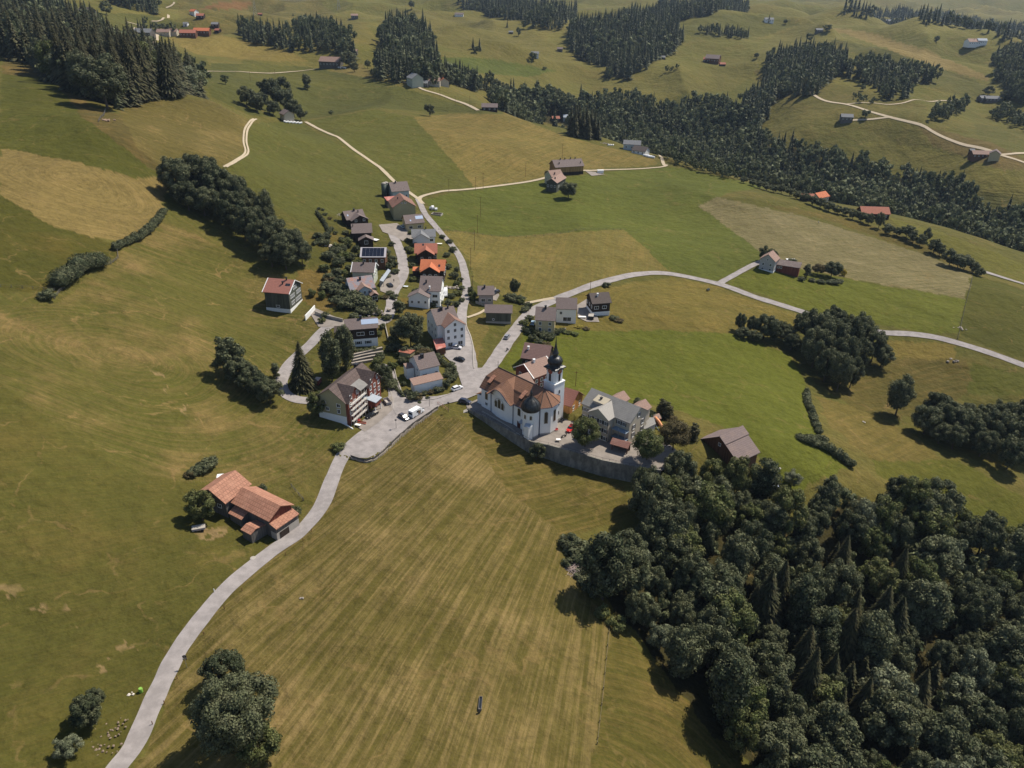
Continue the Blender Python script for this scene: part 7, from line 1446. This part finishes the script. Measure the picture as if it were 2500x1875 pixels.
rocks('w',(838,1490),26,1.9,.26,'stony eroded bank at the bottom left beside the road',col=plaster('bank_stone',(.22,.165,.12),.3),name='bank_rubble')['kind']='stuff'
rocks('w',(770,1600),30,2.1,.28,'stony bank cut by the bottom edge left of the road',col=bpy.data.materials['bank_stone'],name='bank_rubble')['kind']='stuff'
q=P(*zp('w',(1030,1235))); m=MB(); m.lathe([(.38,0),(.42,.5),(.42,.9),(.36,1.1)],12); o=m.obj('barrel',flat('lime_plastic',(.22,.42,.07),.5)); o.location=(q.x,q.y,G(q.x,q.y)); tag(o,'lime green barrel on the bank left of the lower road','barrel')
q=P(*zp('B',(1290,1578))); m=MB(); m.lathe([(.7,-.2),(.7,.12),(.55,.16)],14); o=m.obj('well_cover',M_CONC); o.location=(q.x,q.y,G(q.x,q.y)); tag(o,'round pale well cover in the grass below the orange roofed farm','cover')
q=P(*zp('B',(825,560))); e=empty('rain_tank',(q.x,q.y,G(q.x,q.y)),.2,'white square tank behind the orange roofed farm','tank'); MB().box(-.8,.8,-.8,.8,0,1.9).obj('tank',plaster('grey_tank',(.35,.35,.38)),e); MB().box(-.9,.9,-.9,.9,1.9,2.05).obj('lid',M_WHITE,e)
q=P(482,1658); e=empty('road_sign',(q.x,q.y,G(q.x,q.y)),math.radians(12),'round road sign with a plate below seen from behind on the lower road','road sign')
m=MB(); m.tube([(0,0,-.3),(0,0,3.6)],.05,6); m.obj('post',flat('zinc',(.45,.45,.46),.4,.5,.6),e); m=MB(); m.tube([(0,-.03,3.25),(0,.03,3.25)],.42,20); m.obj('disc',flat('sign_back',(.05,.05,.065),.5),e); MB().box(-.45,.45,-.03,.03,2.45,2.75).obj('plate',flat('sign_back_grey',(.12,.12,.13),.5),e)
for k,(x,y) in enumerate(((2140,112),(2085,178),(1970,278),(1687,528),(1572,655),(1440,835),(1330,1005),(1270,1135),(1190,1310),(1115,1452))):
    q=P(*zp('w',(x,y))); m=MB(); m.box(-.06,.06,-.06,.06,-.3,1.0); o=m.obj('marker_post',W_BRN); o.location=(q.x,q.y,G(q.x,q.y)); tag(o,'short brown marker post at the right edge of the lower road','post','marker posts along the lower road')
q=P(*zp('w',(1500,545))); m=MB(); m.box(-.08,.08,-.06,.06,-.2,1.1); o=m.obj('reflector_post',M_WHITE); o.location=(q.x,q.y,G(q.x,q.y)); tag(o,'white reflector post left of the lower road','post')
# lamps and poles
def lamp(px,py,h,label):
    q=P(px,py); e=empty('street_lamp',(q.x,q.y,G(q.x,q.y)),0,label,'street lamp'); MB().tube([(0,0,-.3),(0,0,h)],[.07,.05],6).obj('post',M_DARK,e); MB().lathe([(.05,h-.05),(.38,h+.02),(.34,h+.2),(.08,h+.28)],10).obj('lamp_head',M_DARK,e)
lamp(1097.5,1012,3.6,'street lamp at the outdoor steps beside the church'); lamp(971.5,1057,3.2,'street lamp at the curved road wall below the camper van'); lamp(939.5,805,4.2,'street lamp at the bend behind the dark chalet'); lamp(1051,1001,3.6,'slim post at the bend of the road above the field')
def pole(z,p,h,label,arm=.0):
    q=P(*zp(z,p)); e=MB(); e.tube([(0,0,-.5),(0,0,h)],[.11,.08],6)
    if arm: e.box(-arm,arm,-.05,.05,h-.5,h-.38)
    o=e.obj('power_pole',W_BRN); o.location=(q.x,q.y,G(q.x,q.y)); tag(o,label,'power pole')
for z,p,h,lb in (('a',(973,282),9,'leftmost power pole on the hill track'),('a',(1290,238),9,'second power pole along the hill track'),('a',(1378,222),11,'tall power pole at the boundary of green and straw field on the track'),('a',(1360,552),12,'power pole in the green meadow, upper of two'),('a',(1330,747),10.5,'power pole at the fence of the straw meadow'),('a',(1302,950),11,'upper power pole in the straw meadow beside the upper road'),('a',(1267,1190),11.5,'lower power pole in the straw meadow beside the upper road'),
 ('a',(1293,1400),6,'power pole behind the grey walled house'),('2',(205,1362),10,'power pole on the upper straw field left of the yellow barn'),('2',(482,1215),11,'tall power pole directly behind the yellow barn'),('d',(1522,650),6,'dark pole behind the orange timber building'),('b',(1632,150),6,'pole behind the dark brown chalet'),
 ('p',(1545,1085),9,'first of the poles at the far road'),('p',(1713,1170),9,'middle pole at the far road'),('p',(1870,1165),9,'last pole before the brown crest barn'),('0',(1850,700),8,'left pole on the far green meadow'),('0',(2040,665),8,'right pole on the far green meadow'),('6',(143,655),7,'pole left of the far hill barn')):
    pole(z,p,h,lb,.7)
def pylon(px,py,h,label):
    q=P(px,py); m=MB(); e=empty('pylon',(q.x,q.y,G(q.x,q.y)),.3,label,'pylon')
    for s_ in (-1,1):
        for t_ in (-1,1): m.tube([(s_*3,t_*3,-1),(s_*.5,t_*.5,h*.75),(0,0,h)],.14,4)
    for k in range(7):
        z0,z1=h*.1*k,h*.1*(k+1); a,b=3-2.5*z0/(h*.75),3-2.5*z1/(h*.75)
        for s_ in (-1,1): m.tube([(s_*a,-a,z0),(-s_*b,-b,z1)],.09,3); m.tube([(s_*a,a,z0),(-s_*b,b,z1)],.09,3); m.tube([(-a,s_*a,z0),(-b,-s_*b,z1)],.09,3); m.tube([(a,s_*a,z0),(b,-s_*b,z1)],.09,3)
    m.obj('lattice',flat('galvanised',(.30,.31,.32),.5),e); m=MB()
    for z in (h*.75,h*.87): m.box(-6,6,-.15,.15,z,z+.3)
    m.obj('cross_arm',bpy.data.materials['galvanised'],e); return e
y1=pylon(592,62,38,'lattice pylon at the top left of centre'); y2=pylon(795,40,38,'lattice pylon above the far hut near the top')
m=MB()
for dx,hh in ((-6,29),(6,29),(-6,33.4),(6,33.4)):
    A_=Vector((y1.location.x+dx,y1.location.y,y1.location.z+hh)); B_=Vector((y2.location.x+dx,y2.location.y,y2.location.z+hh)); D_=A_-Vector((B_.x-A_.x,(B_.y-A_.y)*1.,-30))*1.2; E_=B_+(B_-A_)*1.4
    for a,b in ((D_,A_),(A_,B_),(B_,E_)): m.tube([tuple(a.lerp(b,k/8)-Vector((0,0,9*4*(k/8)*(1-k/8)))) for k in range(9)],.07,3)
tag(m.obj('power_line',flat('wire',(.35,.36,.38),.4)),'high voltage wires sagging between the lattice pylons at the top','wire')
# steps beside the chalet
ribbon('garden_steps',[(878.5*K/K,0),(0,0)],1,M_STONE) if False else None
# ------------------------------------------------------------------ people
SKIN=flat('skin',(.45,.26,.18),.6); HAIR=flat('brown_hair',(.05,.03,.02),.8)
def person(x,y,z0,rot,label,top,leg,pose='walk',scale=1.):
    J={'hip':(0,0,.92),'chest':(0,0,1.28),'neck':(0,0,1.48),'head':(.02,0,1.62),'crown':(.02,0,1.74)}
    if pose=='walk': J.update(kl=(.16,.1,.50),al=(.02,.1,.09),tl=(.2,.1,.04),kr=(.06,-.1,.49),ar=(-.26,-.1,.13),tr=(-.1,-.1,.05),sl=(0,.19,1.42),el=(-.12,.24,1.14),hl=(-.02,.25,.90),sr=(0,-.19,1.42),er=(.1,-.24,1.15),hr=(.26,-.23,.96))
    elif pose=='ride': J={'hip':(-.1,0,.85),'chest':(.1,0,1.16),'neck':(.2,0,1.34),'head':(.26,0,1.48),'crown':(.27,0,1.60),'kl':(.32,.2,.72),'al':(.08,.22,.32),'tl':(.26,.22,.28),'kr':(.32,-.2,.72),'ar':(.08,-.22,.32),'tr':(.26,-.22,.28),'sl':(.16,.19,1.28),'el':(.36,.27,1.08),'hl':(.6,.24,1.02),'sr':(.16,-.19,1.28),'er':(.36,-.27,1.08),'hr':(.6,-.24,1.02)}
    else: J.update(kl=(.03,.1,.5),al=(0,.1,.09),tl=(.17,.11,.04),kr=(.03,-.1,.5),ar=(0,-.1,.09),tr=(.17,-.11,.04),sl=(0,.19,1.42),el=(.02,.25,1.14),hl=(.12,.22,.9),sr=(0,-.19,1.42),er=(.02,-.25,1.14),hr=(.12,-.22,.9))
    J['pl']=tuple(np.array(J['hip'])+(0,.1,-.03)); J['pr']=tuple(np.array(J['hip'])+(0,-.1,-.03))
    R={'hip':.15,'chest':.16,'neck':.065,'head':.105,'crown':.07,'pl':.1,'pr':.1,'kl':.065,'kr':.065,'al':.045,'ar':.045,'tl':.035,'tr':.035,'sl':.06,'sr':.06,'el':.042,'er':.042,'hl':.035,'hr':.035}
    E_=[('hip','chest'),('chest','neck'),('neck','head'),('head','crown'),('hip','pl'),('hip','pr'),('pl','kl'),('kl','al'),('al','tl'),('pr','kr'),('kr','ar'),('ar','tr'),('chest','sl'),('sl','el'),('el','hl'),('chest','sr'),('sr','er'),('er','hr')]
    ks=list(R); me=bpy.data.meshes.new('p'); me.from_pydata([J[k] for k in ks],[(ks.index(a),ks.index(b)) for a,b in E_],[]); o=bpy.data.objects.new('p',me); COL.objects.link(o)
    o.modifiers.new('s','SKIN'); 
    for i,k in enumerate(ks): me.skin_vertices[0].data[i].radius=(R[k],R[k])
    me.skin_vertices[0].data[0].use_root=True; sb=o.modifiers.new('d','SUBSURF'); sb.levels=1
    dg=bpy.context.evaluated_depsgraph_get(); dg.update(); nm=bpy.data.meshes.new_from_object(o.evaluated_get(dg)); bpy.data.objects.remove(o); nm.name='person'; nm.materials.clear()
    for m_ in (top,leg,SKIN,M_DARK): nm.materials.append(m_)
    hz=J['hip'][2]; nz=J['neck'][2]
    for f in nm.polygons:
        c=f.center; hand=min((c-Vector(J['hl'])).length,(c-Vector(J['hr'])).length)<.07; f.material_index=2 if c.z>nz-.02 or hand else 3 if c.z<.12 and pose!='ride' else 1 if c.z<hz+.02 and abs(c.y)<.21 else 0; f.use_smooth=True
    b_=bpy.data.objects.new('person',nm); COL.objects.link(b_); b_.location=(x,y,z0); b_.rotation_euler=(0,0,rot); b_.scale=(scale,)*3; tag(b_,label,'person')
    h=MB(); hd=J['head']; h.lathe([(.09,-.02),(.118,.03),(.11,.08),(.06,.13),(.01,.14)],10,hd[0]-.02,hd[1]); ho=h.obj('hair',HAIR if pose!='ride' else M_DARK,b_,True); ho.location=(0,0,hd[2]); 
    f_=MB()
    for s_ in (-1,1): f_.lathe([(.012,0),(.012,.02)],6,hd[0]+.095,s_*.035)
    f_.box(hd[0]+.095,hd[0]+.125,-.012,.012,-.04,.005); fo=f_.obj('face_features',flat('face_dark',(.2,.1,.08)),b_); fo.location=(0,0,hd[2])
    return b_
def at_px(px,py): q=P(px,py); return q.x,q.y,G(q.x,q.y)+lift(q.x,q.y)
SH=[flat('dark_shirt',(.03,.03,.04)),flat('navy_jeans',(.03,.04,.08)),flat('white_shirt',(.7,.7,.7)),flat('grey_trousers',(.15,.15,.16)),flat('black_leather',(.015,.015,.018))]
x,y,z=at_px(783.5,852); person(x,y,z,1.0,'person in dark clothes walking up the hairpin road, the upper of two',SH[0],SH[1])
x,y,z=at_px(775.5,862); person(x,y,z,1.0,'person in dark clothes walking up the hairpin road, the lower of two',SH[4],SH[3])
x,y,z=at_px(953,701); person(x,y,z,-1.,'person in black standing on the paved court by the carport',SH[4],SH[0],'stand')
x,y,z=at_px(1983,520); person(x,y,z,2,'person in a white shirt standing at the edge of the mown field',SH[2],SH[3],'stand')
x,y,z=at_px(1380,1066); 
z=yz(x,y); person(x+.9,y+.6,z,2,'person in dark clothes beside the motorcycle on the churchyard',SH[0],SH[3],'stand')
def moto(x,y,z,rot,label):
    e=empty('motorcycle',(x,y,z),rot,label,'motorcycle')
    for a in (-.68,.68): m=MB(); m.tube([(a,-.07,.32),(a,.07,.32)],.32,14); w_=m.obj('wheel',M_TYRE,e)
    m=MB(); m.tube([(-.6,0,.45),(-.1,0,.75),(.35,0,.85),(.62,0,.40)],[.08,.16,.14,.05],8); m.obj('frame',M_DARK,e); MB().box(-.65,.05,-.14,.14,.74,.84).obj('seat',M_DARK,e); MB().tube([(.42,-.36,1.02),(.5,0,1.0),(.42,.36,1.02)],.025,5).obj('handlebar',M_DARK,e)
x,y,z=at_px(1235.5,858); moto(x,y,z,-2.1,'motorcycle ridden down the valley road'); person(x,y,z,-2.1,'person in black riding the motorcycle on the valley road',SH[4],SH[0],'ride')
x,y,z=at_px(1380,1066); moto(x,y,yz(x,y),.6,'dark motorcycle parked on the churchyard near the red car')
SC.view_layers[0].update()
# ------------------------------------------------------------------ light
SUN_DIR=Vector((.81*math.cos(math.radians(55)),.586*math.cos(math.radians(55)),math.sin(math.radians(55)))).normalized()
w=bpy.data.worlds.new('World'); SC.world=w; w.use_nodes=True; nt=w.node_tree; bg=nt.nodes['Background']
sk=nt.nodes.new('ShaderNodeTexSky'); sk.sky_type='NISHITA'; sk.sun_disc=False; sk.sun_elevation=math.asin(SUN_DIR.z); sk.sun_rotation=math.atan2(SUN_DIR.x,SUN_DIR.y)
sk.altitude=900; sk.air_density=1; sk.dust_density=1.2
nt.links.new(sk.outputs[0],bg.inputs[0]); bg.inputs[1].default_value=.095
sd=bpy.data.lights.new('sun','SUN'); sd.energy=4.9; sd.angle=math.radians(.53); sd.color=(1,.92,.79)
so=bpy.data.objects.new('sun',sd); COL.objects.link(so); so.rotation_euler=SUN_DIR.to_track_quat('Z','Y').to_euler()
SC.view_settings.view_transform='Standard'; SC.view_settings.look='None'; SC.view_settings.gamma=1; SC.view_settings.exposure=0.28
# ------------------------------------------------------------------ haze
HZ=True
if HZ:
    bm=bmesh.new(); bmesh.ops.create_cube(bm,size=1); 
    zlo=float(GZ.min())-1; zhi=max(float(GZ.max()),H)+30
    for v in bm.verts: v.co=(v.co.x*26000,v.co.y*26000,(zlo if v.co.z<0 else zhi))
    me=bpy.data.meshes.new('haze'); bm.to_mesh(me); bm.free()
    m=bpy.data.materials.new('haze'); m.use_nodes=True; nt=m.node_tree; nt.nodes.remove(nt.nodes['Principled BSDF'])
    pv=nt.nodes.new('ShaderNodeVolumePrincipled'); pv.inputs['Color'].default_value=(.58,.74,1,1); pv.inputs['Density'].default_value=.000042; pv.inputs['Anisotropy'].default_value=.2
    nt.links.new(pv.outputs[0],nt.nodes['Material Output'].inputs['Volume']); me.materials.append(m)
    o=bpy.data.objects.new('haze',me); COL.objects.link(o); tag(o,kind='stuff',label='thin blue summer haze over the far hills',cat='haze')
SC.cycles.volume_bounces=0; SC.cycles.max_bounces=6; SC.cycles.diffuse_bounces=2; SC.cycles.transparent_max_bounces=6
